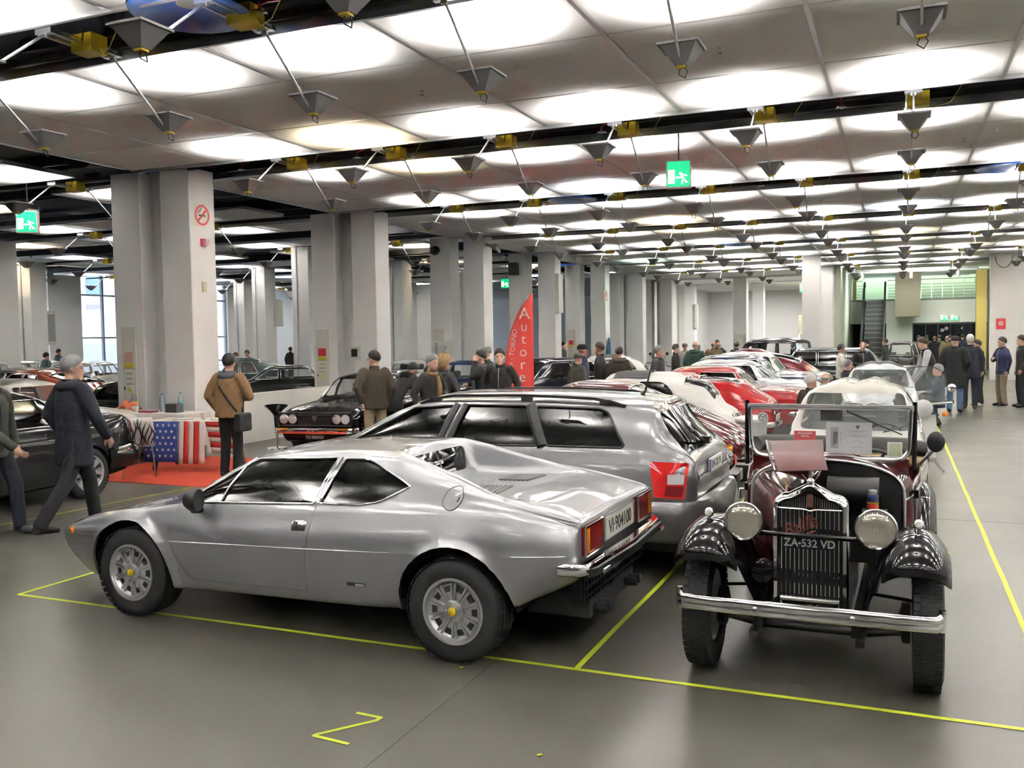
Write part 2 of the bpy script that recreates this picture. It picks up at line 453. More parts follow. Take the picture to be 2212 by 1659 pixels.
# round blue air diffusers in the gaps
for x, y, l in ((-5.75, 6.55, 'round blue air diffuser in the nearest ceiling gap'), (-6.4, 18.72, 'round blue air diffuser in the third ceiling gap at left'), (1.75, 18.75, 'round blue air diffuser in the third ceiling gap at right'), (-4.9, 24.7+5.9, 'round blue air diffuser in the fifth ceiling gap'), (1.95, 36.5, 'round blue air diffuser in the far ceiling')):
    t = thing('air_diffuser', l, 'air vent', (x, y, H-.06))
    MB().lathe([(.10, .10), (.20, .07), (.33, .03), (.50, 0), (.52, .02), (.50, .035), (.34, .06), (.22, .11), (.12, .14)], 40).build('ring', BLUE, t, 50)
    MB().lathe([(.0001, .10), (.12, .09), (.125, .11), (.0001, .12)], 24, cap=False).build('centre_disc', ALU, t, 50)
    MB().tube([(0, 0, .12), (0, 0, .35), (.15, .1, .5), (.5, .2, .55)], .17, 16).build('duct_hose', BLUE, t, 50)
# sprinklers
for i, (x, y) in enumerate([(-3.9, 12.75), (-7.95, 12.75), (-10.2, 12.75), (-.7, 12.75), (-5.2, 6.8), (-8.7, 6.7), (-2.6, 6.8), (-2.5, 18.7), (.9, 18.7)]):
    t = thing('sprinkler', 'red pipe sprinkler with chrome disc in a ceiling gap, %s' % ('near row' if y < 10 else 'second row' if y < 15 else 'third row') + ', at %d' % i if False else 'red sprinkler drop with chrome disc, %s' % ['right of the second gap middle', 'left in the second gap', 'far left of the second gap', 'right in the second gap', 'middle of the nearest gap', 'left in the nearest gap', 'right in the nearest gap', 'left in the third gap', 'right in the third gap'][i], 'sprinkler', (x, y, H-.03), 0, 'gap sprinklers')
    MB().tube([(0, .3, .2), (0, .1, .12), (0, 0, .06), (0, 0, .0)], .016, 8).build('pipe', REDP, t)
    MB().lathe([(.0001, -.02), (.07, -.015), (.07, -.005), (.015, .01), (.0001, .02)], 16, cap=False).build('disc', CHROME, t)
for i, (x, y) in enumerate([(-5.2, 9.8), (-1.7, 9.7), (-6.3, 15.6), (-3.0, 15.7), (.9, 15.8), (-1.2, 15.4), (-5.1, 21.5), (-1.6, 21.6), (.8, 21.9)]):
    m = MB(); m.lathe([(.022, 0), (.022, -.012), (.008, -.016), (.008, -.05), (.028, -.055), (.028, -.06)], 10, cap=True)
    tag(m.build('ceiling_sprinkler', CHROME, None, 40, (x, y, H)), 'small sprinkler head under a ceiling panel, %s' % ['near left', 'near right', 'second bay left', 'second bay middle', 'second bay right', 'second bay beside the exit sign', 'third bay left', 'third bay middle', 'third bay right'][i], 'sprinkler', 'panel sprinklers')
# ================================================================== car builder
from mathutils.bvhtree import BVHTree
TS = bpy.data.scenes.new('scratch')
def evalmesh(me, mods):                        # run boolean steps in a scratch scene: [(op, mesh), ...]
    o = bpy.data.objects.new('tmp', me); TS.collection.objects.link(o); tmp = [o]
    for op, m2 in mods:
        c = bpy.data.objects.new('cut', m2); TS.collection.objects.link(c); tmp.append(c)
        b_ = o.modifiers.new('b', 'BOOLEAN'); b_.operation = op; b_.solver = 'MANIFOLD'; b_.object = c
    vl = TS.view_layers[0]; vl.update(); dg = vl.depsgraph
    r = bpy.data.meshes.new_from_object(o.evaluated_get(dg))
    for t in tmp: bpy.data.objects.remove(t)
    return r
def pchip(xs, ys):
    n = len(xs); h = [xs[i+1]-xs[i] for i in range(n-1)]; d = [(ys[i+1]-ys[i])/h[i] for i in range(n-1)]
    m = [0.]*n
    for i in range(1, n-1):
        if d[i-1]*d[i] > 0:
            w1 = 2*h[i]+h[i-1]; w2 = h[i]+2*h[i-1]; m[i] = (w1+w2)/(w1/d[i-1]+w2/d[i])
    m[0] = d[0]; m[-1] = d[-1]
    def f(x):
        if x <= xs[0]: return ys[0]
        if x >= xs[-1]: return ys[-1]
        lo, hi = 0, n-1
        while hi-lo > 1:
            k = (lo+hi)//2
            if xs[k] <= x: lo = k
            else: hi = k
        t = (x-xs[lo])/h[lo]; t2 = t*t; t3 = t2*t
        return (2*t3-3*t2+1)*ys[lo]+(t3-2*t2+t)*h[lo]*m[lo]+(-2*t3+3*t2)*ys[hi]+(t3-t2)*h[lo]*m[hi]
    return f
def roundpoly(pts, r, n=4):                    # round the corners of a closed 2-d polygon; r scalar or per corner
    out = []; N = len(pts)
    for i in range(N):
        p = Vector(pts[i]); a = Vector(pts[i-1]); b_ = Vector(pts[(i+1) % N])
        rr = r[i] if isinstance(r, (list, tuple)) else r
        da = a-p; db = b_-p; k = min(rr, da.length*.45, db.length*.45)
        if k < 1e-4: out.append(tuple(p)); continue
        A = p+da.normalized()*k; B = p+db.normalized()*k
        for j in range(n+1):
            t = j/n; out.append(tuple(A*(1-t)**2+p*(2*t*(1-t))+B*t*t))
    return out
class Shell:
    """lofted car skin: keys = [(x, [(y,z), ...])] from front to rear, half section from the bottom centre to the top centre"""
    def __init__(s, keys, rad, seg, bulge, ds=.05, wheels=(), flare=None):
        keys = sorted(keys, key=lambda k: k[0]); xs = [k[0] for k in keys]; nc = len(keys[0][1])
        fy = [pchip(xs, [k[1][c][0] for k in keys]) for c in range(nc)]; fz = [pchip(xs, [k[1][c][1] for k in keys]) for c in range(nc)]
        st = set(round(x, 4) for x in xs)
        for a, b_ in zip(xs[:-1], xs[1:]):
            n = max(1, int(math.ceil((b_-a)/ds)))
            for i in range(n): st.add(round(a+(b_-a)*i/n, 4))
        s.xs = sorted(st); s.rows = []
        for x in s.xs:
            P = [Vector((fy[c](x), fz[c](x))) for c in range(nc)]
            half = s.section(P, rad, seg, bulge)
            s.rows.append([[x, p.x, p.y] for p in half])
        if flare:
            ra, amp, w, xw = flare
            for r_ in s.rows:
                for p in r_:
                    for wx, wz in xw:
                        d = math.hypot(p[0]-wx, p[2]-wz)
                        if p[1] > .45 and p[2] < wz+ra+w*1.3:
                            t = (ra+w-d)/(w*.75); t = max(0, min(1, t)); t = t*t*(3-2*t); p[1] += amp*t
        s.outer = s.close(s.rows)
        s.bvh = BVHTree.FromPolygons([Vector(v) for v in s.outer.v], s.outer.f)
    def section(s, P, rad, seg, bulge):
        n = len(P); out = []
        ends = []
        for i in range(n):
            if i in (0, n-1) or rad[i] <= 0: ends.append((P[i], P[i])); continue
            a = P[i-1]-P[i]; b_ = P[i+1]-P[i]; k = min(rad[i], a.length*.46, b_.length*.46)
            ends.append((P[i]+a.normalized()*k if a.length > 1e-5 else P[i].copy(), P[i]+b_.normalized()*k if b_.length > 1e-5 else P[i].copy()))
        for i in range(n):
            if 0 < i < n-1 and rad[i] > 0:
                A, B = ends[i]
                m = 5
                for j in range(m+1):
                    t = j/m; out.append(A*(1-t)**2+P[i]*(2*t*(1-t))+B*t*t)
            else: out.append(P[i].copy())
            if i < n-1:
                A = ends[i][1]; B = ends[i+1][0]; d = B-A; nn = Vector((d.y, -d.x))
                if nn.length > 1e-6: nn.normalize()
                for j in range(1, seg[i]):
                    t = j/seg[i]; out.append(A+d*t+nn*(bulge[i]*4*t*(1-t)))
        for p in out: p.x = max(p.x, 0)
        out[0].x = 0; out[-1].x = 0
        return out
    def close(s, rows):
        m = MB(); n = len(rows[0]); ring = []
        full = [[tuple(p) for p in r_]+[(p[0], -p[1], p[2]) for p in r_[-2:0:-1]] for r_ in rows]
        m.grid(full, closed_u=True); N = len(full[0])
        for ri, flip in ((0, False), (len(full)-1, True)):
            o = ri*N; fs = []
            for i in range(n-1):
                a, b_ = i, i+1; c = (N-b_) % N; d = (N-a) % N
                q = [o+a, o+b_, o+c, o+d]; q = [v for k, v in enumerate(q) if v not in q[:k]]
                if len(q) >= 3: fs.append(tuple(q) if flip else tuple(q[::-1]))
            m.f += fs; m.m += [0]*len(fs)
        return m
    def shellmesh(s, d0, d1, name='skin'):        # hollow skin between two inward offsets
        me = s.outer.mesh('t', [WHITE]); nr = [v.normal.copy() for v in me.vertices]; bpy.data.meshes.remove(me)
        m = MB()
        V = [Vector(v) for v in s.outer.v]
        m.add([v-n*d0 for v, n in zip(V, nr)], s.outer.f); m.add([v-n*d1 for v, n in zip(V, nr)], [f[::-1] for f in s.outer.f])
        return m.mesh(name, [WHITE])
    def side(s, x, z, sgn=1, off=0.):
        h = s.bvh.ray_cast(Vector((x, sgn*3, z)), Vector((0, -sgn, 0)))
        if h[0] is None: return Vector((x, sgn*.8, z)), Vector((0, sgn, 0))
        return h[0]+h[1]*off, h[1]
    def end(s, y, z, sgn=1, off=0.):
        h = s.bvh.ray_cast(Vector((sgn*6, y, z)), Vector((-sgn, 0, 0)))
        if h[0] is None: return Vector((sgn*2, y, z)), Vector((sgn, 0, 0))
        return h[0]+h[1]*off, h[1]
    def top(s, x, y, off=0.):
        h = s.bvh.ray_cast(Vector((x, y, 4)), Vector((0, 0, -1)))
        if h[0] is None: return Vector((x, y, 1)), Vector((0, 0, 1))
        return h[0]+h[1]*off, h[1]
    def outline(s, poly, axis, off=0., step=.03, closed=True):
        out = []; N = len(poly)
        for i in range(N if closed else N-1):
            a = poly[i]; b_ = poly[(i+1) % N]; L = math.hypot(b_[0]-a[0], b_[1]-a[1]); n = max(1, int(L/step))
            for j in range(n):
                t = j/n; u = a[0]+(b_[0]-a[0])*t; v = a[1]+(b_[1]-a[1])*t
                out.append(s.at(u, v, axis, off))
        if not closed: out.append(s.at(*poly[-1], axis, off))
        return out
    def at(s, u, v, axis, off=0.):
        if axis == 'L': return s.side(u, v, 1, off)[0]
        if axis == 'R': return s.side(u, v, -1, off)[0]
        if axis == 'F': return s.end(u, v, 1, off)[0]
        if axis == 'B': return s.end(u, v, -1, off)[0]
        return s.top(u, v, off)[0]
def prismcut(m, poly, axis, a, b_):               # solid cutter: poly extruded along an axis from a to b
    if axis in 'LR': M = Mx((0, a, 0), (1, 0, 0), (0, 0, 1), (0, 1, 0))     # (x,z) -> along y
    elif axis in 'FB': M = Mx((a, 0, 0), (0, 1, 0), (0, 0, 1), (1, 0, 0))
    else: M = Mx((0, 0, a), (1, 0, 0), (0, 1, 0), (0, 0, 1))
    n0 = len(m.f); m.prism(poly, M, b_-a)
    if axis in 'LR': 
        for i in range(n0, len(m.f)): m.f[i] = m.f[i][::-1]
CARN = [0]
def car(name, label, loc, heading, sh, paint, windows=(), arches=(), doors=(), glass=None, group=None, thick=.022, trimr=.0, trimmat=None, extra_cut=None, smooth=32):
    """windows: (axis, polygon, near, far, trim?) ; arches: (x, z, r) ; doors: (axis, polygon). Returns the thing."""
    t = thing(name, label, 'car', (loc[0], loc[1], 0), R(heading), group)
    skin = sh.shellmesh(0, thick)
    cuts = {}; ac = MB()
    for w in windows:
        ax, poly, a, b_ = w[:4]; wc = cuts.setdefault(ax, MB())
        if ax == 'S':
            prismcut(wc, poly, 'L', a, b_); prismcut(wc, poly, 'L', -b_, -a)
        else: prismcut(wc, poly, ax, a, b_)
    for x, z, r_, yi in arches:
        for sg in (1, -1):
            poly = [(x+r_*math.cos(2*PI*k/36), z+r_*math.sin(2*PI*k/36)) for k in range(36)]
            prismcut(ac, poly, 'L', yi if sg > 0 else -1.4, 1.4 if sg > 0 else -yi)
    mods = []
    wms = [c.mesh('w', [WHITE]) for c in cuts.values()]
    mods += [('DIFFERENCE', w_) for w_ in wms]
    if ac.f: am = ac.mesh('a', [WHITE]); mods.append(('DIFFERENCE', am))
    if extra_cut is not None: mods.append(('DIFFERENCE', extra_cut.mesh('e', [WHITE])))
    base = evalmesh(skin, mods) if mods else skin
    for dn, ax, poly in doors:
        m1 = MB(); m2 = MB(); g = .0035
        cx = sum(p[0] for p in poly)/len(poly); cy = sum(p[1] for p in poly)/len(poly)
        def shr(p): 
            d = math.hypot(p[0]-cx, p[1]-cy); return (p[0]-(p[0]-cx)/d*g, p[1]-(p[1]-cy)/d*g)
        inn = [shr(p) for p in poly]
        rng = {'L': (.3, 1.4), 'R': (-1.4, -.3), 'Z': (.45, 2.), 'B': (-3.5, -1.2)}[ax]
        prismcut(m1, poly, ax, *rng); prismcut(m2, inn, ax, *rng)
        dm = evalmesh(base, [('INTERSECT', m2.mesh('d', [WHITE]))])
        base = evalmesh(base, [('DIFFERENCE', m1.mesh('d', [WHITE]))])
        dm.materials.clear(); dm.materials.append(paint); shade(dm, smooth); link(dn, dm, t)
    base.materials.clear(); base.materials.append(paint); shade(base, smooth)
    body = link('body', base, t)
    for w in windows:
        for ax in (('L', 'R') if w[0] == 'S' else (w[0],)):
            patch(sh, w[1], ax, -.008, glass or GLASSD, 'window', t)
    if trimr:
        for w in windows:
            if len(w) > 4 and not w[4]: continue
            for ax in (('L', 'R') if w[0] == 'S' else (w[0],)):
                m = MB().tube(sh.outline(w[1], ax, .002), trimr, 6, closed=True); m.build('window_trim', trimmat or CHROME, t, 60)
    return t
def patch(sh, poly, axis, off, mt, name, t, rings=5, step=.05):
    """a pane that follows the skin inside an outline"""
    N = len(poly); pts = []
    for i in range(N):
        a = poly[i]; b_ = poly[(i+1) % N]; L = math.hypot(b_[0]-a[0], b_[1]-a[1]); n = max(1, int(L/step))
        pts += [(a[0]+(b_[0]-a[0])*j/n, a[1]+(b_[1]-a[1])*j/n) for j in range(n)]
    cu = (min(p[0] for p in poly)+max(p[0] for p in poly))/2; cv = sum(p[1] for p in pts)/len(pts)
    rows = []
    for k in range(rings):
        f = 1-k/rings
        rows.append([sh.at(cu+(p[0]-cu)*f, cv+(p[1]-cv)*f, axis, off) for p in pts])
    m = MB(); m.grid(rows, closed_u=True); n = len(pts); c = len(m.v)
    m.v.append(tuple(sh.at(cu, cv, axis, off))); o = (rings-1)*n
    m.f += [(o+i, o+(i+1) % n, c) for i in range(n)]; m.m += [0]*n
    return m.build(name, mt, t, 60)
def split(me, name, parent):                     # loose pieces become objects of their own
    bm = bmesh.new(); bm.from_mesh(me); seen = set(); comps = []
    for v in bm.verts:
        if v in seen: continue
        st = [v]; seen.add(v); comp = []
        while st:
            q = st.pop(); comp.append(q)
            for e in q.link_edges:
                w = e.other_vert(q)
                if w not in seen: seen.add(w); st.append(w)
        comps.append(comp)
    mats_ = list(me.materials); out = []
    for comp in comps:
        if len(comp) < 6: continue
        ix = {v: i for i, v in enumerate(comp)}; fs = []
        for v in comp:
            for f in v.link_faces:
                if f.verts[0] is v: fs.append([ix[w] for w in f.verts])
        m2 = bpy.data.meshes.new(name); m2.from_pydata([v.co.copy() for v in comp], [], fs)
        for q in mats_: m2.materials.append(q)
        shade(m2, 40); m2.update(); out.append(link(name, m2, parent))
    bm.free()
    return out
# ------------------------------------------------------------------ wheels (axis along local y, outside face at +y)
WM = {}
def ringy(m, prof, n=40, mi=0, cap=False):        # lathe about y; prof (r, y)
    M = Mx((0, 0, 0), (1, 0, 0), (0, 0, -1), (0, 1, 0)); return m.lathe(prof, n, mi, M, cap)
def tyre_mesh(R_, w, rr, key):
    if ('t', key) in WM: return WM[('t', key)]
    m = MB(); h = w/2; s = min(.02, w*.12)
    ringy(m, [(rr-.012, h-.03), (rr, h-.004), (rr+.02, h), ((rr+R_)/2, h+.006), (R_-.03, h-.004), (R_-.008, h-.02), (R_, h-s-.015), (R_, -h+s+.015), (R_-.01, -h+.01), (rr, -h), (rr-.02, -h+.02)], 48)
    # tread: circumferential grooves with sideways sipes standing proud
    n = int(2*PI*R_/.045)
    for k in range(n):
        a = 2*PI*k/n
        for j, yy in enumerate((-.36, -.12, .12, .36)):
            a2 = a+(.5 if j % 2 else 0)*2*PI/n; c, s_ = math.cos(a2), math.sin(a2)
            M = Mx((R_*c, yy*w, R_*s_), (-s_, 0, c), (0, 1, 0), (c, 0, s_))
            m.cbox((0, 0, 0), (.036, w*.20, .005), 0, M)
    WM[('t', key)] = m.mesh('wheel', RUBBER, 45); return WM[('t', key)]
SILVER = mat('wheel_silver', (.55, .55, .56), .32, metal=.75)
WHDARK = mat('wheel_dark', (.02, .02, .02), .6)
YELCAP = mat('yellow_cap', (.75, .55, .02), .35)
def spokes(m, n, r0, r1, w0, w1, y0, y1, th, mi=0, ph=0.):
    for k in range(n):
        a = 2*PI*k/n+ph; M = Mx((0, 0, 0), (math.cos(a), 0, math.sin(a)), (0, 1, 0), (-math.sin(a), 0, math.cos(a)))
        vs = [(r0, y0, -w0/2), (r1, y1, -w1/2), (r1, y1, w1/2), (r0, y0, w0/2)]
        vs2 = [(v[0], v[1]-th, v[2]*1.15) for v in vs]
        m.add([M @ Vector(v) for v in vs+vs2], [(0, 1, 2, 3), (7, 6, 5, 4), (0, 4, 5, 1), (1, 5, 6, 2), (2, 6, 7, 3), (3, 7, 4, 0)], mi)
def wheel_rim(kind, rr, w):
    key = ('r', kind, rr, w)
    if key in WM: return WM[key]
    h = w/2; m = MB(); cap = None; capm = None
    ringy(m, [(rr+.006, h-.004), (rr+.004, h+.002), (rr-.010, h+.002), (rr-.016, h-.008), (rr-.022, h-.05), (rr-.03, -h+.02)], 40)
    dk = MB(); ringy(dk, [(.001, h-.085), (rr-.02, h-.085)], 32)  # dark disc and patches stand in for shade in the wheel openings
    if kind == 'ten':          # cast wheel: ten ribs in pairs, windows between, ring and hub
        ringy(m, [(rr-.018, h-.012), (rr-.030, h-.030), (rr-.036, h-.034), (.100, h-.026), (.068, h-.030), (.064, h-.010), (.056, h-.006), (.030, h-.006), (.001, h-.004)], 40)
        for k in range(10):
            a = 2*PI*(k+.5)/10
            spokes(m, 1, .060, rr-.028, .010, .014, h-.012, h-.016, .03, 0, a-.09)
            spokes(m, 1, .060, rr-.028, .010, .014, h-.012, h-.016, .03, 0, a+.09)
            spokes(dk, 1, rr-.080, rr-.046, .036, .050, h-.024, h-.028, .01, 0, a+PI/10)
        for k in range(5):
            a = 2*PI*k/5; m.lathe([(.011, -.0), (.011, .012), (.006, .018), (.001, .018)], 8, 0, Mx((.048*math.cos(a), h-.010, .048*math.sin(a)), (1, 0, 0), (0, 0, -1), (0, 1, 0)), False)
        cap = MB(); ringy(cap, [(.026, h-.006), (.026, h+.006), (.022, h+.010), (.001, h+.012)], 20); capm = YELCAP
    elif kind == 'star':       # seven wide tapering spokes in pairs
        spokes(m, 8, .05, rr-.012, .045, .088, h-.016, h-.006, .04)
        ringy(m, [(.075, h-.06), (.072, h-.018), (.060, h-.014), (.001, h-.014)], 28)
        for k in range(5):
            a = 2*PI*k/5+.3; dk.lathe([(.010, 0), (.001, .001)], 8, 0, Mx((.05*math.cos(a), h-.012, .05*math.sin(a)), (1, 0, 0), (0, 0, -1), (0, 1, 0)), False)
        cap = MB(); ringy(cap, [(.034, h-.014), (.033, h-.008), (.001, h-.006)], 20); capm = WHDARK
    elif kind == 'five':
        spokes(m, 5, .05, rr-.012, .07, .09, h-.014, h-.008, .04)
        ringy(m, [(.08, h-.06), (.076, h-.016), (.001, h-.012)], 28)
    elif kind == 'plain':      # pressed steel disc with chrome cap
        ringy(m, [(rr-.03, h-.05), (rr-.05, h-.045), (rr-.08, h-.03), (.10, h-.045), (.001, h-.045)], 36)
        cap = MB(); ringy(cap, [(.085, h-.045), (.08, h-.02), (.05, h-.008), (.001, h-.004)], 24); capm = CHROME
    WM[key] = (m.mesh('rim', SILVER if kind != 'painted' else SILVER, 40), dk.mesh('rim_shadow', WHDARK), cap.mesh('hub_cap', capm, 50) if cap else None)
    return WM[key]
def wheels(t, spots, R_, w, rr, kind, steer=0., rimmat=None):
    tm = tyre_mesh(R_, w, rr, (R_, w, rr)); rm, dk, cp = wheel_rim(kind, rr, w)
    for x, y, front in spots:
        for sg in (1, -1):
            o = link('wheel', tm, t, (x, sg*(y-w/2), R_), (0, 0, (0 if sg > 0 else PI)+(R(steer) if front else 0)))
            r_ = link('rim', rm, o); link('rim_shade', dk, o)  # dk is the painted shade behind the spokes
            if cp: link('hub_cap', cp, o)
def liner(t, arches, R_, yi=.42, yo=.78):
    for x, z, r_, _ in arches:
        for sg in (1, -1):
            m = MB()
            a = [(x+(r_+.012)*math.cos(PI*k/16), (z+(r_+.012)*math.sin(PI*k/16))) for k in range(17)]
            m.grid([[(p[0], sg*yi, p[1]) for p in a], [(p[0], sg*yo, p[1]) for p in a]])
            m.add([(p[0], sg*yi, p[1]) for p in a], [tuple(range(17))])
            m.build('wheel_well', BLACKP, t)
def seat(m, x, y, z, w=.48, h=.62, rake=.18, mi=0):
    n = 6
    rows = []
    for i, (dx, dz, th) in enumerate(((.5, .02, .05), (.48, .12, .06), (.0, .08, .07), (-.08, .2, .06), (-rake-.02, h*.7, .06), (-rake-.08, h, .05))):
        pass
    m.cbox((x+.22, y, z+.07), (.5, w, .14), mi)
    M = Matrix.Translation((x-.03, y, z+.08)) @ Matrix.Rotation(-rake, 4, 'Y')
    m.cbox((0, 0, h/2), (.12, w, h), mi, M); m.cbox((0, 0, h+.09), (.08, w*.5, .16), mi, M)
def steering(t, x, y, z, r=.19, tilt=.5):
    m = MB(); M = Matrix.Translation((x, y, z)) @ Matrix.Rotation(-PI/2+tilt, 4, 'Y')
    m.tube([M @ Vector((r*math.cos(2*PI*k/24), r*math.sin(2*PI*k/24), 0)) for k in range(24)], .013, 6, closed=True)
    for k in range(3):
        a = 2*PI*k/3+.5; m.bar(M @ Vector((0, 0, 0)), M @ Vector((r*math.cos(a), r*math.sin(a), 0)), .02, .01)
    m.tube([M @ Vector((0, 0, 0)), M @ Vector((0, 0, -.35))], .025, 8)
    return m.build('steering_wheel', BLACKP, t, 50)
def slab(sh, poly, axis, off, mt, name, t, thick=.004, rnd=0., step=.02):
    """a thin pad that follows the skin inside an outline (badge, lamp lens, plate)"""
    if rnd: poly = roundpoly(poly, rnd)
    ol = sh.outline(poly, axis, off, step)
    c = sum(ol, Vector())/len(ol); cu = sum(p[0] for p in poly)/len(poly); cv = sum(p[1] for p in poly)/len(poly)
    c2 = sh.at(cu, cv, axis, off)
    lo = sh.outline(poly, axis, off-thick, step)
    m = MB(); n = len(ol)
    mid = [(p+c2)*.5 for p in ol]
    m.add(lo+ol+mid+[c2], [(i, (i+1) % n, n+(i+1) % n, n+i) for i in range(n)]+[(n+i, n+(i+1) % n, 2*n+(i+1) % n, 2*n+i) for i in range(n)]+[(2*n+i, 2*n+(i+1) % n, 3*n) for i in range(n)])
    me = m.mesh(name, mt); bm = bmesh.new(); bm.from_mesh(me); bmesh.ops.recalc_face_normals(bm, faces=bm.faces); bm.to_mesh(me); bm.free()
    shade(me, 40)
    return link(name, me, t)
def bumper(path, prof, mt, name, t, smooth=40):    # path (x,y,z), prof closed loop (out, up)
    P = [Vector(p) for p in path]; rows = []
    for i, p in enumerate(P):
        d = P[min(i+1, len(P)-1)]-P[max(i-1, 0)]; d.z = 0; d.normalize(); n = Vector((d.y, -d.x, 0))
        rows.append([p+n*a+Vector((0, 0, b_)) for a, b_ in prof])
    m = MB(); m.grid(rows, closed_u=True); k = len(prof)
    m.add(rows[0], [tuple(range(k))]); m.add(rows[-1], [tuple(range(k))[::-1]])
    me = m.mesh(name, mt); bm = bmesh.new(); bm.from_mesh(me); bmesh.ops.remove_doubles(bm, verts=bm.verts, dist=1e-5); bmesh.ops.recalc_face_normals(bm, faces=bm.faces); bm.to_mesh(me); bm.free(); shade(me, smooth)
    return link(name, me, t)
def rearpath(xe, w, z, wrap=.35, r=.22, n=6):      # U round the tail, from left to right
    pts = [(xe+wrap, w, z)]
    for i in range(n+1): a = PI/2*i/n; pts.append((xe+r-r*math.sin(a), w-r+r*math.cos(a), z))
    return pts+[(xe-.03, 0, z)]+[(p[0], -p[1], p[2]) for p in pts[::-1]]
def frontpath(xe, w, z, wrap=.35, r=.22, n=6): return [(2*0-p[0], -p[1], p[2]) for p in rearpath(-xe, w, z, wrap, r, n)]
# ================================================================== silver wedge coupe (nearest car)
SILV = mat('silver_paint', (.34, .345, .36), .38, metal=.70, coat=1., noise=(900, .06))
def dino():
    #        x     bottom        crease        shoulder      rail(outer)   rail(inner)   valley        centre
    K = [(2.19, (0, .36), (.40, .37), (.52, .47), (.50, .505), (.36, .515), (.26, .518), (.14, .520), (0, .522)),
         (2.13, (0, .32), (.58, .33), (.68, .505), (.64, .545), (.44, .560), (.32, .565), (.16, .570), (0, .572)),
         (2.00, (0, .29), (.68, .30), (.775, .535), (.73, .590), (.50, .610), (.36, .615), (.18, .622), (0, .625)),
         (1.75, (0, .22), (.75, .23), (.825, .548), (.78, .665), (.54, .675), (.38, .680), (.19, .685), (0, .688)),
         (1.35, (0, .21), (.77, .22), (.845, .555), (.80, .735), (.58, .730), (.40, .735), (.20, .740), (0, .745)),
         (1.04, (0, .21), (.77, .215), (.85, .560), (.80, .785), (.64, .795), (.46, .810), (.24, .822), (0, .828)),
         (.90, (0, .21), (.77, .215), (.85, .565), (.79, .803), (.70, .850), (.50, .875), (.25, .890), (0, .895)),
         (.38, (0, .22), (.77, .225), (.85, .583), (.785, .830), (.575, 1.125), (.42, 1.140), (.22, 1.152), (0, 1.156)),
         (.22, (0, .22), (.77, .228), (.85, .590), (.785, .842), (.555, 1.150), (.42, 1.165), (.22, 1.180), (0, 1.184)),
         (-.25, (0, .23), (.77, .235), (.852, .606), (.785, .872), (.545, 1.175), (.42, 1.190), (.22, 1.203), (0, 1.207)),
         (-.66, (0, .24), (.77, .245), (.855, .622), (.79, .888), (.545, 1.172), (.43, 1.188), (.22, 1.202), (0, 1.206)),
         (-.74, (0, .24), (.77, .25), (.855, .626), (.79, .892), (.548, 1.162), (.43, 1.170), (.395, 1.05), (0, 1.00)),
         (-.80, (0, .245), (.77, .255), (.855, .630), (.79, .897), (.55, 1.150), (.44, 1.155), (.41, .955), (0, .94)),
         (-1.15, (0, .26), (.77, .27), (.855, .645), (.79, .925), (.60, 1.058), (.51, 1.060), (.49, .940), (0, .945)),
         (-1.46, (0, .27), (.77, .29), (.852, .660), (.79, .930), (.66, .975), (.60, .974), (.56, .948), (0, .955)),
         (-1.70, (0, .33), (.75, .40), (.84, .672), (.78, .900), (.69, .925), (.62, .932), (.52, .936), (0, .942)),
         (-1.93, (0, .40), (.70, .52), (.80, .685), (.75, .855), (.69, .874), (.62, .880), (.52, .884), (0, .890)),
         (-1.975, (0, .44), (.66, .56), (.765, .688), (.72, .845), (.68, .862), (.60, .866), (.50, .870), (0, .876)),
         (-1.985, (0, .46), (.62, .58), (.745, .69), (.70, .835), (.66, .850), (.58, .854), (.50, .858), (0, .862))]
    keys = [(k[0], list(k[1:])) for k in K]
    FW, RW = (1.315, .30), (-1.235, .305)
    sh = Shell(keys, [0, .06, .012, .10, .07, .018, .05, 0], [3, 6, 5, 6, 4, 4, 5], [0, .012, .010, .012, .0, 0, .0], ds=.033,
               flare=(.37, .028, .055, [FW, RW]))
    win = roundpoly([(.87, .825), (.375, 1.118), (-.275, 1.150), (-.215, .878)], [.02, .04, .02, .015])
    qtr = roundpoly([(-.255, .884), (-.325, 1.148), (-.50, 1.150), (-.60, 1.12), (-.885, 1.012), (-.70, .915), (-.56, .890)], [.015, .02, .05, .04, .015, .05, .05])
    ws = roundpoly([(-.66, .85), (.66, .85), (.535, 1.13), (-.535, 1.13)], .05)
    rw = roundpoly([(-.33, .985), (.33, .985), (.375, 1.145), (-.375, 1.145)], .06)
    door = roundpoly([(.90, .812), (.945, .72), (.955, .60), (.90, .44), (.80, .302), (-.165, .318), (-.195, .60), (-.225, .80), (-.238, .872)], [.004, .03, .05, .05, .02, .02, .05, .05, .004], 3)
    trunk = [(-1.50, -.62), (-1.50, .62), (-1.955, .60), (-1.955, -.60)]
    cover = [(-1.06, -.40), (-1.06, .40), (-1.47, .555), (-1.47, -.555)]
    ar = [(FW[0], FW[1]+.02, .365, .40), (RW[0], RW[1]+.02, .375, .40)]
    t = car('silver_coupe', 'silver wedge shaped sports coupe in the foreground with flying buttresses', (-3.63, 5.675), 178.7, sh, SILV,
            windows=[('S', win, .2, 1.2), ('S', qtr, .49, 1.2), ('F', ws, .2, 1.6, False), ('B', rw, -.80, -.55, False)], arches=ar,
            doors=[('door', 'L', door), ('boot_lid', 'Z', trunk), ('engine_cover', 'Z', cover)], trimr=.009)
    wheels(t, [(FW[0], .835, 1), (RW[0], .845, 0)], .312, .205, .195, 'ten')
    liner(t, ar, .31)
    # crease highlight bead along the flank, vent divider
    m = MB()
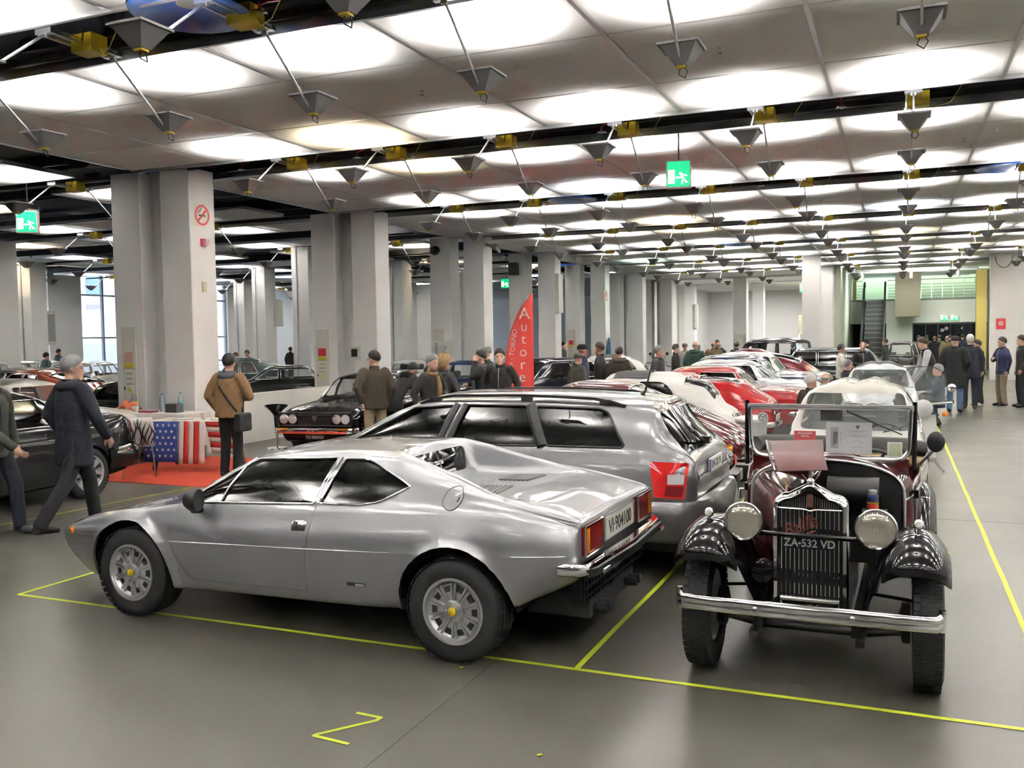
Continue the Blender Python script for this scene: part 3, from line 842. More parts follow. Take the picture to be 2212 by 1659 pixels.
    for a, b_ in ((1.98, 1.70), (.955, -.80), (-1.62, -1.93)):
        fz = pchip([-1.985, -1.46, -.25, .9, 2.19], [.69, .66, .606, .565, .47])
        n = 14; pts = [sh.side(a+(b_-a)*i/n, fz(a+(b_-a)*i/n), 1, .0)[0] for i in range(n+1)]; m.tube(pts, .0035, 5)
    m.build('crease_bead', SILV, t, 60)
    MB().tube(sh.outline([(.56, .842), (.435, 1.115)], 'L', .0, closed=False), .009, 6).build('window_bar', CHROME, t, 60); m = MB(); m.tube(sh.outline([(-.24, .885), (-.302, 1.150)], 'L', .004, closed=False), .009, 6); m.build('window_bar', CHROME, t, 60)
    # mirror
    mm = MB(); M = Matrix.Translation((.665, .90, .875)) @ Matrix.Rotation(.15, 4, 'Z')
    mm.lathe([(.0001, -.055), (.05, -.050), (.072, -.015), (.078, .03), (.074, .045), (.0001, .046)], 20, 0, M @ Matrix(((0, 0, -1, 0), (.55, 0, 0, 0), (0, 1, 0, 0), (0, 0, 0, 1))) @ Matrix.Diagonal((1.6, 1, 1, 1)), False)
    mm.tube([(.69, .885, .84), (.70, .86, .80), (.69, .80, .795)], [.03, .025, .028], 8)
    mir = mm.build('door_mirror', BLACKP, t, 50)
    # door handle
    hb = slab(sh, [(-.075, .71), (-.075, .77), (-.185, .775), (-.185, .715)], 'L', .004, CHROME, 'door_handle', t, rnd=.012)
    slab(sh, [(-.082, .717), (-.082, .763), (-.120, .765), (-.120, .719)], 'L', .006, BLACKP, 'handle_recess', hb)
    # fuel flap
    fc = [( -1.195+.062*math.cos(2*PI*k/28), .962+.062*math.sin(2*PI*k/28)) for k in range(28)]
    ff = slab(sh, fc, 'L', .003, SILV, 'fuel_flap', t); m = MB().tube(sh.outline(fc, 'L', .002), .003, 5, closed=True); m.build('fuel_flap_gap', BLACKP, ff)
    slab(sh, [(-1.228, .945), (-1.228, .965), (-1.240, .972), (-1.240, .950)], 'L', .006, BLACKP, 'fuel_flap_lock', ff)
    slab(sh, [(1.905+.03*math.cos(k/10*2*PI)*.8, .565+.025*math.sin(k/10*2*PI)) for k in range(10)], 'L', .010, mat('amber_lens', (.75, .18, .01), .2, coat=.6), 'side_indicator', t)
    bd = slab(sh, [(-.485, .392), (-.485, .412), (-.615, .415), (-.615, .395)], 'L', .004, DARKST, 'side_badge', t)
    slab(sh, [(-.545, .397), (-.545, .410), (-.61, .411), (-.61, .398)], 'L', .006, ALU, 'badge_script', bd)
    # louvres on the engine cover: seven dark slots per side with proud ribs; small slots over the rear window
    for sg in (1, -1):
        for i in range(7):
            x = -1.12-.032*i; p = sh.top(x, sg*.12, .002)[0]; q = sh.top(x-.02, sg*.40, .002)[0]
            sl = MB().bar(p, q, .016, .004).build('louvre_slot', BLACKP, t); MB().bar(p+Vector((.015, 0, .003)), q+Vector((.015, 0, .003)), .010, .008).build('louvre_rib', SILV, sl)
    for y in (.37, .30, -.30, -.37): MB().cbox(sh.top(-.64, y, .001)[0], (.012, .045, .004)).build('roof_slot', BLACKP, t)
    # tail: recessed panel, lamps, plate, bumper
    TP = mat('silver_tail', (.42, .43, .45), .4, metal=.6)
    LR = mat('dark_red_lens', (.16, .008, .010), .12, coat=1., spec=.7); LA = mat('amber_tail_lens', (.62, .20, .01), .15, coat=1.)
    x0 = -1.985
    m = MB(); m.box(x0-.004, -.70, .665, x0+.02, .70, .838); tp = m.build('tail_panel', TP, t)
    for sg in (1, -1):
        yo, yi = sg*.685, sg*.375
        a, b_ = min(yo, yi), max(yo, yi)
        l = MB(); l.box(x0-.028, a, .672, x0-.004, b_, .832); lo = l.build('tail_lamp', LR, t)
        ay0, ay1 = (yo-sg*.075, yo)
        l = MB(); l.box(x0-.032, min(ay0, ay1)+.008, .68, x0-.027, max(ay0, ay1)-.008, .822); l.build('indicator_lens', LA, lo)
        f = MB(); fr = [(x0-.03, a, .668), (x0-.03, b_, .668), (x0-.03, b_, .836), (x0-.03, a, .836)]; f.tube(fr, .007, 5, closed=True); f.build('lamp_frame', CHROME, lo)
    pl = MB(); pl.box(x0-.016, -.30, .678, x0-.006, .27, .812); plo = pl.build('number_plate', mat('plate_white', (.72, .72, .66), .5), t)
    text('plate_text', 'VI\u00b7904100', .125, Mx((x0-.017, -.015, .742), (0, -1, 0), (0, 0, 1)), BLACKP, plo, .0008, sx=.92, bold=.001)
    bo = bumper(rearpath(-2.05, .775, .605, .17, .10, 5), [(-.030, -.036), (.012, -.034), (.022, -.022), (.022, .022), (.012, .036), (-.030, .038)], CHROME, 'rear_bumper', t, 50)
    bumper(rearpath(-2.078, .765, .592, .10, .10, 5), [(-.006, -.026), (.008, -.024), (.010, .020), (-.006, .024)], BLACKP, 'bumper_strip', bo, 40)
    for sg in (1, -1):
        MB().box(-2.118, sg*.60-.05, .575, -2.105, sg*.60+.05, .600).build('plate_lamp', CHROME, bo)
    m = MB(); m.box(-1.96, -.62, .36, -1.90, .62, .56)
    for i in range(22):
        y = -.60+i*.057; m.box(-1.972, y-.006, .37, -1.96, y+.006, .55)
    for z in (.40, .45, .50): m.box(-1.974, -.6, z-.005, -1.962, .6, z+.005)
    m.build('rear_grille', BLACKP, t)
    m = MB()
    for y in (-.36, -.27, .27, .36): m.tube([(-1.7, y, .27), (-2.03, y, .29)], .03, 10)
    m.box(-1.95, -.45, .24, -1.55, .45, .40); m.build('exhaust', DARKST, t, 40)
    # wipers, cabin
    for y in (.40, -.15):
        m = MB().tube([sh.top(1.02, y, .012)[0], sh.top(.80, y+.12, .02)[0]], .007, 5); m.lathe([(.012, 0), (.012, .03), (.001, .035)], 8, 0, Matrix.Translation(sh.top(1.03, y)[0]), False); m.build('wiper', CHROME, t)
    m = MB(); LEA = mat('dark_leather', (.025, .024, .023), .55)
    for y in (.34, -.34): seat(m, .05, y, .30, .46, .55, .35)
    m.box(-.55, -.55, .30, -.25, .55, .58); m.box(-.62, -.55, .55, -.55, .55, .92); m.box(.45, -.70, .55, .95, .70, .80)
    m.box(-.6, -.72, .24, .95, .72, .28)
    m.build('interior', LEA, t)
    steering(t, .36, .34, .80, .175, .45)
    return t, sh
DINO, DSH = dino()
# ================================================================== the other cars
def K5(rows):      # (x, yb,zb, yw,zw, ys,zs, yt,zt, zc) -> keys
    return [(r[0], [(0, r[2]), (r[1], r[2]), (r[3], r[4]), (r[5], r[6]), (r[7], r[8]), (0, r[9])]) for r in rows]
def mkshell(rows, ds=.07, rad=(0, .06, .12, .09, .10, 0), seg=(3, 5, 5, 6, 7), bulge=(0, .01, .01, .012, .02), flare=None):
    return Shell(K5(rows), list(rad), list(seg), list(bulge), ds, flare=flare)
def cabin(t, xs, zf, w, mt, wheel=None, rear=True):
    m = MB()
    for y in (w*.48, -w*.48): seat(m, xs, y, zf, w*.72, .55, .2)
    if rear: m.box(xs-1.0, -w*.8, zf, xs-.55, w*.8, zf+.22); m.box(xs-1.12, -w*.8, zf+.2, xs-.98, w*.8, zf+.62)
    m.box(xs-1.2, -w*.9, zf-.06, xs+.9, w*.9, zf-.02); m.box(xs+.62, -w*.9, zf+.25, xs+.9, w*.9, zf+.48)
    m.build('interior', mt, t)
    if wheel: steering(t, xs+.5, w*.48*wheel, zf+.52, .19, .5)
LEATHER = mat('dark_leather', (.025, .024, .023), .55)
REDINT = mat('red_upholstery', (.32, .02, .02), .5); GREYINT = mat('grey_upholstery', (.22, .22, .21), .7)
REDL = mat('red_lens', (.55, .012, .012), .12, coat=1.); CLEARL = mat('clear_lens', (.62, .62, .64), .1, coat=1., metal=.3); AMBL = mat('amber_lens2', (.70, .22, .01), .15, coat=1.)
DREDL = mat('dark_red_lens', (.16, .008, .010), .12, coat=1.)
PLATEW = mat('plate_white', (.72, .72, .66), .5)
def disc(sh, axis, u, v, r, n=20): return [(u+r*math.cos(2*PI*k/n), v+r*math.sin(2*PI*k/n)) for k in range(n)]
def tslab(t, sh, axis, poly, mt, name, off=.006, rnd=.0): return slab(sh, poly, axis, off, mt, name, t, .006, rnd, .03)

# ---- grey estate beside the coupe
def estate():
    P = mat('grey_silver_paint', (.17, .17, .175), .36, metal=.75, coat=1., noise=(900, .06))
    rows = [(2.21, .45, .30, .58, .50, .52, .64, .40, .68, .69), (2.10, .62, .24, .74, .50, .66, .70, .50, .74, .76), (1.80, .76, .19, .85, .52, .77, .80, .58, .84, .86),
            (1.325, .80, .18, .875, .55, .80, .90, .62, .93, .95), (.98, .80, .18, .88, .58, .82, .955, .70, .985, 1.01), (.82, .80, .18, .88, .58, .82, .965, .71, 1.05, 1.08),
            (.28, .80, .19, .88, .59, .815, .985, .62, 1.315, 1.36), (-.05, .80, .19, .88, .60, .815, .995, .60, 1.375, 1.425), (-.9, .80, .20, .88, .61, .815, 1.005, .59, 1.388, 1.435),
            (-1.6, .79, .21, .875, .62, .805, 1.01, .57, 1.372, 1.412), (-1.88, .78, .23, .86, .63, .79, 1.01, .55, 1.352, 1.388), (-1.97, .77, .25, .85, .63, .775, 1.005, .535, 1.335, 1.368),
            (-2.00, .77, .25, .845, .63, .77, 1.00, .54, 1.27, 1.31), (-2.24, .74, .30, .80, .63, .72, .965, .60, .985, 1.00), (-2.30, .70, .34, .77, .62, .69, .90, .58, .92, .935), (-2.325, .64, .40, .74, .60, .66, .78, .55, .80, .81)]
    sh = mkshell(rows, .045, rad=(0, .07, .10, .05, .09, 0), bulge=(0, .012, .012, .014, .018), flare=(.36, .012, .05, [(1.325, .31), (-1.325, .31)]))
    w1 = roundpoly([(.78, 1.005), (.20, 1.305), (-.23, 1.335), (-.13, 1.01)], .025)
    w2 = roundpoly([(-.20, 1.012), (-.31, 1.338), (-.87, 1.338), (-1.035, 1.025)], .025)
    w3 = roundpoly([(-1.115, 1.028), (-.955, 1.338), (-1.52, 1.325), (-1.60, 1.29), (-1.765, 1.045), (-1.74, 1.03)], [.03, .03, .05, .06, .03, .03])
    ws = roundpoly([(-.68, 1.03), (.68, 1.03), (.57, 1.335), (-.57, 1.335)], .05)
    rg = roundpoly([(-.62, .99), (.62, .99), (.50, 1.30), (-.50, 1.30)], .05)
    ar = [(1.325, .33, .345, .42), (-1.325, .33, .345, .42)]
    gate = roundpoly([(.66, .635), (.69, .90), (.585, 1.02), (.535, 1.325), (-.535, 1.325), (-.585, 1.02), (-.69, .90), (-.66, .635)], .03, 3)
    t = car('grey_estate', 'grey silver estate car with roof rails parked beside the silver coupe', (-3.76, 7.87), 179.2, sh, P, windows=[('S', w1, .2, 1.2), ('S', w2, .2, 1.2), ('S', w3, .2, 1.2), ('F', ws, .15, 1.5, False), ('B', rg, -2.6, -1.75, False)],
            arches=ar, doors=[('tailgate', 'B', gate)], trimr=.010, trimmat=BLACKP)
    wheels(t, [(1.325, .845, 1), (-1.325, .845, 0)], .315, .205, .205, 'five'); liner(t, ar, .3)
    m = MB()
    for x in (-.165, -.252): m.tube(sh.outline([(x+.05, 1.005), (x-.05, 1.34)], 'L', .002, closed=False), .03, 6)
    m.tube(sh.outline([(-1.075, 1.02), (-.915, 1.34)], 'L', .002, closed=False), .045, 6)
    m.build('window_pillar', BLACKP, t, 60)
    for sg in (1, -1):
        m = MB(); pts = []
        for x, dz in ((.18, .0), (.06, .022), (-.15, .042), (-.85, .045), (-1.45, .042), (-1.62, .024), (-1.72, .0)):
            p = sh.top(x, sg*.56)[0]; pts.append((p.x, sg*.56, p.z+dz))
        for p, q in zip(pts[:-1], pts[1:]): m.bar(p, q, .035, .022)
        for x in (.02, -.85, -1.55):
            p = sh.top(x, sg*.56)[0]; m.box(x-.05, sg*.56-.016, p.z-.01, x+.05, sg*.56+.016, p.z+.04)
        m.build('roof_rail', BLACKP, t)
    p = sh.top(-1.70, 0)[0]
    m = MB(); m.tube([p, p+Vector((-.03, 0, .03)), p+Vector((-.10, .0, .30))], [.022, .010, .003], 6); m.build('aerial', BLACKP, t, 50)
    # lamps: wrap the corner
    for sg in (1, -1):
        ax = 'L' if sg > 0 else 'R'
        l = tslab(t, sh, ax, [(-1.98, .93), (-2.02, .66), (-2.255, .645), (-2.27, .92)], REDL, 'tail_lamp', .008, .02)
        tslab(l, sh, ax, [(-2.12, .76), (-2.12, .835), (-2.245, .835), (-2.24, .76)], CLEARL, 'reversing_lens', .012, .008)
        tslab(l, sh, ax, [(-2.10, .67), (-2.11, .745), (-2.24, .745), (-2.23, .665)], DREDL, 'fog_lens', .012, .008)
    p = sh.end(0, .84, -1)[0]
    pl = MB().box(p.x-.022, -.26, .785, p.x-.008, .26, .895).build('number_plate', PLATEW, t)
    MB().box(p.x-.0235, .215, .787, p.x-.021, .258, .893).build('plate_band', mat('plate_blue', (.02, .06, .35), .4), pl)
    text('plate_text', 'DN 222 PL', .085, Mx((p.x-.023, -.02, .84), (0, -1, 0), (0, 0, 1)), BLACKP, pl, .0006, bold=.0008)
    bumper(rearpath(-2.37, .83, .46, .55, .28), [(-.05, -.17), (.0, -.16), (.045, -.08), (.055, .02), (.045, .11), (.02, .165), (-.05, .17)], P, 'rear_bumper', t, 50)
    bumper(rearpath(-2.35, .80, .27, .5, .28), [(-.05, -.05), (.0, -.04), (.01, .03), (-.05, .04)], BLACKP, 'bumper_valance', t)
    q = sh.end(0, 1.03, -1)[0]
    m = MB(); m.tube([q+Vector((-.03, 0, -.01)), q+Vector((-.02, .25, .06)), q+Vector((.0, .33, .10))], .011, 5); m.box(q.x-.08, -.04, 1.0, q.x, .04, 1.06); m.build('rear_wiper', BLACKP, t)
    p = sh.top(-1.96, 0)[0]; MB().box(p.x-.03, -.20, p.z-.05, p.x-.005, .20, p.z-.025).build('brake_lamp', DREDL, t)
    cabin(t, .0, .34, .72, LEATHER, 1)
    MB().box(-1.95, -.68, .55, -1.1, .68, .95).build('load_cover', BLACKP, t)
    return t
estate()

# ---- rear engined sports cars
def rearengine(name, label, loc, hd, col, modern, lid):
    P = mat(name+'_paint', col, .25, metal=0., coat=1.)
    rows = [(2.05, .40, .30, .50, .45, .45, .55, .30, .58, .59), (1.85, .62, .24, .72, .48, .68, .68, .42, .68, .68), (1.15, .74, .20, .80, .52, .74, .82, .50, .80, .80), (.80, .74, .20, .80, .55, .745, .86, .62, .88, .90),
            (.72, .74, .20, .80, .55, .745, .865, .64, .93, .95), (.30, .74, .20, .80, .56, .735, .88, .57, 1.22, 1.26), (.05, .74, .20, .80, .57, .73, .89, .545, 1.27, 1.31), (-.45, .74, .20, .805, .58, .735, .89, .53, 1.25, 1.29),
            (-.80, .74, .21, .815, .59, .75, .88, .52, 1.14, 1.19), (-1.15, .74, .22, .82, .60, .75, .85, .50, .995, 1.05), (-1.50, .72, .25, .80, .60, .72, .79, .46, .87, .905), (-1.85, .66, .30, .74, .58, .64, .70, .40, .735, .76), (-2.02, .58, .34, .66, .54, .56, .61, .34, .64, .655), (-2.07, .50, .38, .58, .52, .50, .57, .30, .595, .605)]
    sh = mkshell(rows, .05, rad=(0, .07, .16, .12, .13, 0), bulge=(0, .012, .012, .006, .03), flare=(.345, .018, .10, [(1.13, .31), (-1.14, .31)]))
    w1 = roundpoly([(.66, .90), (.28, 1.20), (-.30, 1.225), (-.28, .91)], .03)
    w2 = roundpoly([(-.34, .91), (-.36, 1.225), (-.52, 1.20), (-.85, 1.02), (-.92, .93)], [.03, .04, .06, .04, .04])
    ws = roundpoly([(-.62, .92), (.62, .92), (.54, 1.22), (-.54, 1.22)], .06)
    rg = roundpoly([(-.62, -.50), (-.62, .50), (-1.14, .44), (-1.14, -.44)], .07)
    ar = [(1.13, .32, .335, .40), (-1.14, .32, .335, .40)]
    t = car(name, label, loc, hd, sh, P, windows=[('S', w1, .2, 1.2), ('S', w2, .2, 1.2), ('F', ws, .2, 1.5, False), ('Z', rg, .9, 1.6)], arches=ar, trimr=.010)
    wheels(t, [(1.13, .76, 1), (-1.14, .77, 0)], .31, .185, .195, 'five'); liner(t, ar, .3, .40, .72)
    # engine lid grille: bars one by one
    m = MB(); q = [sh.top(x, y, .004)[0] for x, y in ((-1.26, .29), (-1.26, -.29), (-1.56, -.26), (-1.56, .26))]
    m.add(q, [(0, 1, 2, 3)]); g = m.build('grille_bed', BLACKP, t)
    for k in range(13):
        x = -1.27-.023*k; w = .28-.0023*k
        MB().tube([sh.top(x, w*(1-2*i/6), .010)[0] for i in range(7)], .006, 5).build('grille_bar', CHROME if lid == 'chrome' else BLACKP, g)
    for sg in (1, -1):
        mline = MB().tube([sh.top(-1.18-.75*i/8, sg*(.36-.08*i/8), .001)[0] for i in range(9)], .004, 4); mline.build('lid_gap', BLACKP, t)
        ax = 'L' if sg > 0 else 'R'
        l = tslab(t, sh, 'B', [(sg*.40, .47), (sg*.57, .47), (sg*.575, .57), (sg*.42, .575)], REDL if modern else DREDL, 'tail_lamp', .016, .02)
        tslab(l, sh, ax, [(-1.80, .475), (-1.80, .575), (-1.985, .575), (-1.985, .475)], AMBL, 'indicator_lens', .016, .015)
        MB().tube([(-1.7, sg*.3, .24), (-2.08, sg*.3, .24)], .028, 10).build('exhaust', CHROME, t, 40)
    if modern:
        MB().box(-2.075, -.42, .47, -2.06, .42, .565).build('reflector_band', DREDL, t)
        bumper(rearpath(-2.13, .72, .42, .6, .25), [(-.06, -.11), (.02, -.10), (.04, -.03), (.04, .05), (-.05, .06)], BLACKP, 'rear_bumper', t, 40)
        for sg in (1, -1):
            MB().box(-2.26, sg*.36-.10, .32, -2.12, sg*.36+.10, .50).build('bumper_guard', BLACKP, t)
        pl = MB().box(-2.20, -.24, .36, -2.185, .24, .47).build('number_plate', PLATEW, t)
    else:
        bumper(rearpath(-2.09, .66, .40, .6, .25), [(-.04, -.07), (.015, -.06), (.03, 0), (.015, .05), (-.03, .06)], P, 'rear_bumper', t, 50)
        bumper(rearpath(-2.125, .67, .41, .6, .25), [(-.01, -.012), (.008, -.012), (.008, .012), (-.01, .012)], CHROME, 'bumper_trim', t)
        for sg in (1, -1):
            MB().tube([(-2.07, sg*.30, .56), (-2.16, sg*.30, .50), (-2.17, sg*.30, .38), (-2.08, sg*.30, .30)], .022, 8).build('bumper_guard', CHROME, t, 50)
    cabin(t, -.05, .30, .62, LEATHER, 1)
    return t
rearengine('dark_green_sports_car', 'dark grey green sports car with black bumper between the estate and the maroon one', (-3.75, 9.92), 179, (.055, .065, .06), True, 'black')
rearengine('maroon_sports_car', 'maroon rear engined sports car with chrome grille on its sloping tail', (-3.82, 11.95), 179, (.075, .012, .012), False, 'chrome')

# ---- general body by numbers
def gencar(name, label, loc, hd, col, L=4.2, W=1.62, Hh=1.35, belt=.88, hood=.86, tail=.88, xf=.48, xc=.20, xh=.07, xr=-.20, xb=-.30, wb=2.4, wx=0., nose=.5, glass=None, int_=None, ds=.10, pill=(-.04,), side=True, Rw=.30, rk='plain', rz=.62, group=None, metal=0., fast=False, rough=.25, trim=.008, nosew=.8, tailw=.8, seats=True, rearwin=True, bulge=.02, tr=.10, wr=.5):
    P = mat(name+'_'+label[:18].replace(' ', '_'), col, rough, metal=metal, coat=1.)
    w = W/2; a, b_ = L/2, -L/2
    x = lambda f: f*L
    hc = hood
    rows = [(a, w*.55, .30, w*.68, nose, w*.60, nose+.10, w*.42, nose+.13, nose+.14), (a-.06, w*.75, .26, w*nosew, nose, w*(nosew-.04), hc-.12, w*.55, hc-.08, hc-.06), (a-.35, w*.86, .20, w*.95, .52, w*.90, hc-.04, w*.62, hc-.01, hc+.01),
            (x(xc)+.02, w*.92, .19, w, .55, w*.93, belt-.02, w*.78, belt, belt+.02), (x(xc)-.08, w*.92, .19, w, .55, w*.93, belt-.01, w*.79, belt+.07, belt+.09),
            (x(xh), w*.92, .19, w, .56, w*.92, belt, w*.70, Hh-.08, Hh-.035), (x(xh)-.22, w*.92, .19, w, .57, w*.915, belt+.01, w*.68, Hh-.045, Hh), (x(xr)+.15, w*.92, .20, w, .57, w*.91, belt+.015, w*.67, Hh-.055, Hh-.012), (x(xr), w*.92, .20, w*.995, .57, w*.91, belt+.01, w*.66, Hh-.10, Hh-.06)]
    if fast:
        rows += [((x(xr)+b_)/2, w*.90, .22, w*.97, .58, w*.88, (belt+tail)/2+.0, w*.60, (Hh-.10+tail)/2+.10, (Hh+tail)/2+.11), (b_+.22, w*.84, .28, w*.92, .57, w*.84, tail-.07, w*.52, tail+.035, tail+.055)]
    else:
        rows += [(x(xb)+.02, w*.90, .21, w*.985, .58, w*.90, min(belt, tail)+.0, w*.72, tail+.005, tail+.02), (b_+.25, w*.88, .26, w*.96, .58, w*.88, tail-.03, w*.66, tail, tail+.015)]
    rows += [(b_+.05, w*.78, .32, w*tailw, .58, w*(tailw-.03), tail-.10, w*.54, tail-.07, tail-.05), (b_, w*.68, .36, w*(tailw-.08), .56, w*(tailw-.12), tail-.18, w*.48, tail-.15, tail-.14)]
    x1, x2 = wx+wb/2, wx-wb/2
    sh = mkshell(rows, ds, rad=(0, .06, .12, .07, tr, 0), seg=(2, 4, 4, 5, 6), bulge=(0, .012, .01, .010, bulge))
    ar = [(x1, Rw+.01, Rw+.03, w-.40), (x2, Rw+.01, Rw+.03, w-.40)]
    zb = belt+.045; zt = Hh-.105
    wins = []
    if side:
        xs = [x(xc)-.16]+[x(p) for p in pill]+[x(xr)-(.10 if not fast else -.02)]
        for i in range(len(xs)-1):
            x0, x9 = xs[i]-(.03 if i else 0), xs[i+1]+(.03 if i < len(xs)-2 else 0)
            dt = (x(xh)-x(xc)+.10) if i == 0 else .0
            rt = .10 if i == len(xs)-2 else 0.
            wins.append(('S', roundpoly([(x0, zb), (x0+dt, zt), (x9+rt, zt), (x9-(rt*.9), zb)], [.02, .05, .05 if i < len(xs)-2 else wr*.1+.02, .03]), .2, 1.2))
    wins.append(('F', roundpoly([(-w*.76, belt+.07), (w*.76, belt+.07), (w*.66, Hh-.10), (-w*.66, Hh-.10)], .06), x(xh)-.15, a, False))
    if rearwin:
        if fast: wins.append(('Z', roundpoly([(x(xr)-.10, -w*.56), (x(xr)-.10, w*.56), ((x(xr)+b_)/2-.12, w*.48), ((x(xr)+b_)/2-.12, -w*.48)], .06), tail, 2.))
        else: wins.append(('B', roundpoly([(-w*.68, tail+.07), (w*.68, tail+.07), (w*.60, Hh-.13), (-w*.60, Hh-.13)], .06), b_, x(xr)+.12))
    t = car(name, label, loc, hd, sh, P, windows=wins, arches=ar, trimr=trim, glass=glass, group=group, smooth=35)
    wheels(t, [(x1, w-.02, 1), (x2, w-.02, 0)], Rw, .17, rz*Rw, rk); liner(t, ar, Rw, w-.40, w-.06)
    if seats: cabin(t, (x(xh)+x(xr))/2+.10, .30, w*.85, int_ or LEATHER, 1)
    return t, sh, P
def chromebumper(t, xe, w, z, rear=True, mt=None):
    pth = rearpath(xe, w, z, .3, .16) if rear else frontpath(xe, w, z, .3, .16)
    return bumper(pth, [(-.012, -.05), (.018, -.045), (.034, 0), (.018, .045), (-.012, .05)], mt or CHROME, 'rear_bumper' if rear else 'front_bumper', t, 50)
def roundlamp(t, sh, y, z, r, front=True, mt=None, name='headlamp', deep=.04):
    sg = 1 if front else -1
    p = sh.end(y, z, sg)[0]; M = Mx((p.x-sg*.02, y, z), (0, sg, 0), (0, 0, 1), (sg, 0, 0))
    m = MB(); m.lathe([(r*1.12, -.04), (r*1.14, deep), (r*1.04, deep+.012), (r, deep)], 24, 0, M, False); o = m.build(name, CHROME, t, 50)
    m = MB(); m.lathe([(r, deep-.005), (r*.8, deep+.012), (r*.4, deep+.022), (.001, deep+.025)], 24, 0, M, False); m.build('lens', mt or CLEARL, o, 60)
    return o
def plate(t, sh, z, s, front=False, dark=False, w=.24, h=.055, txt=None, y=0.):
    sg = 1 if front else -1; p = sh.end(y, z, sg)[0]; x = p.x+sg*.012
    o = MB().box(min(x, x+sg*.008), y-w, z-h, max(x, x+sg*.008), y+w, z+h).build('number_plate', BLACKP if dark else PLATEW, t)
    if s: text('plate_text', s, h*1.5, Mx((x+sg*.009, y, z), (0, sg, 0), (0, 0, 1)), PLATEW if dark else BLACKP, o, .0005)
    return o
# white small car with canvas roof
def small(name, label, loc, hd, col, int_, front=True, back=True, canvas=True, L=3.05, Hh=1.33, W=1.34, glass=None, hoodup=False, pill=(-.03,)):
    t, sh, P = gencar(name, label, loc, hd, col, L=L, W=W, Hh=Hh, belt=.86, hood=.80, tail=.80, xc=.245, xh=.13, xr=-.22, xb=-.3, wb=1.9, wx=.02, nose=.50, fast=True, pill=pill, Rw=.26, rz=.60, int_=int_, metal=0., glass=glass, ds=.07, bulge=.045, tr=.16, wr=2.2, rearwin=True)
    if canvas:
        m = MB(); rows = []
        for i in range(9):
            xx = .30-.55*i/8; rows.append([sh.top(xx, y, .014+.004*math.sin(i*2.5))[0] for y in [-.40+.08*k for k in range(11)]])
        m.grid(rows); m.build('canvas_roof', mat('dark_canvas', (.028, .028, .03), .8), t, 60)
    if back:
        for sg in (1, -1):
            l = tslab(t, sh, 'B', [(sg*.46, .50), (sg*.53, .50), (sg*.53, .62), (sg*.46, .62)], REDL, 'tail_lamp', .012, .02)
        chromebumper(t, -L/2-.02, W/2-.06, .36)
        m = MB()
        for k in range(8):
            m.tube([sh.end(-.28+.08*k, .70+i*.02, -1, .004)[0] for i in range(3)], .006, 4)
        m.build('engine_louvre', BLACKP, t)
    if front:
        for sg in (1, -1):
            roundlamp(t, sh, sg*.46, .62, .085)
            tslab(t, sh, 'F', disc(sh, 'F', sg*.46, .48, .032), AMBL, 'front_indicator', .02)
        chromebumper(t, L/2+.02, W/2-.06, .34, False)
        m = MB(); m.tube([(L/2-.0, 0, .70), sh.end(0, .62, 1, .02)[0]], .012, 6); m.bar(sh.end(-.16, .60, 1, .01)[0], sh.end(.16, .60, 1, .01)[0], .012, .02); m.build('nose_badge', CHROME, t)
    m = MB()
    for y in (.28, -.12): m.tube([sh.end(y, .915, 1, .012)[0], sh.end(y+.30, 1.0, 1, .02)[0]], .006, 5)
    m.build('wiper', BLACKP, t)
    return t, sh
t, sh = small('white_small_car', 'white small saloon with dark canvas roof and red seats in the row', (-3.72, 14.0), 180, (.52, .51, .49), REDINT, front=False)
MIDG = GLASSC
# red hatchback coupe with kamm tail
REDC = (.27, .007, .009)
t, sh, P = gencar('red_coupe', 'bright red fastback coupe with sloping glass hatch in the row', (-3.85, 16.0), 180, REDC, L=3.95, W=1.60, Hh=1.27, belt=.84, hood=.80, tail=.84, xc=.20, xh=.06, xr=-.16, fast=True, pill=(-.02,), wb=2.33, ds=.07, int_=LEATHER, trim=.016)
for sg in (1, -1): tslab(t, sh, 'B', [(sg*.35, .56), (sg*.58, .56), (sg*.58, .66), (sg*.35, .66)], DREDL, 'tail_lamp', .012, .01)
chromebumper(t, -2.0, .70, .44); plate(t, sh, .52, 'TO H72134')
m = MB().tube([sh.top(-.85-.1*i, .25+.03*i, .02)[0] for i in range(5)], .009, 5); m.build('rear_wiper', BLACKP, t)
t, sh, P = gencar('red_saloon', 'red notchback car behind the red fastback coupe', (-3.65, 17.95), 180, (.25, .008, .010), L=4.1, W=1.58, Hh=1.31, belt=.86, hood=.82, tail=.88, xc=.19, xh=.07, xr=-.20, xb=-.31, wb=2.35, ds=.08, int_=LEATHER)
for sg in (1, -1): tslab(t, sh, 'B', [(sg*.36, .58), (sg*.60, .58), (sg*.60, .70), (sg*.36, .70)], DREDL, 'tail_lamp', .012, .01)
chromebumper(t, -2.08, .70, .46); plate(t, sh, .60, 'TO 948105')
t, sh, P = gencar('silver_saloon', 'silver notchback with large sloping rear window in the row', (-3.7, 20.25), 180, (.50, .51, .53), L=4.5, W=1.70, Hh=1.36, belt=.90, hood=.86, tail=.90, xc=.19, xh=.07, xr=-.19, xb=-.33, wb=2.6, metal=.8, ds=.08)
for sg in (1, -1): tslab(t, sh, 'B', [(sg*.30, .58), (sg*.66, .58), (sg*.66, .72), (sg*.30, .72)], AMBL, 'tail_lamp', .012, .01)
chromebumper(t, -2.28, .76, .46); plate(t, sh, .56, 'MI 5R2184')
t, sh, P = gencar('dark_blue_saloon', 'dark blue saloon with chrome window frames in the row', (-3.85, 22.2), 180, (.010, .014, .040), L=4.6, W=1.74, Hh=1.43, belt=.92, hood=.88, tail=.93, xc=.19, xh=.08, xr=-.19, xb=-.28, wb=2.7, ds=.09, trim=.016)
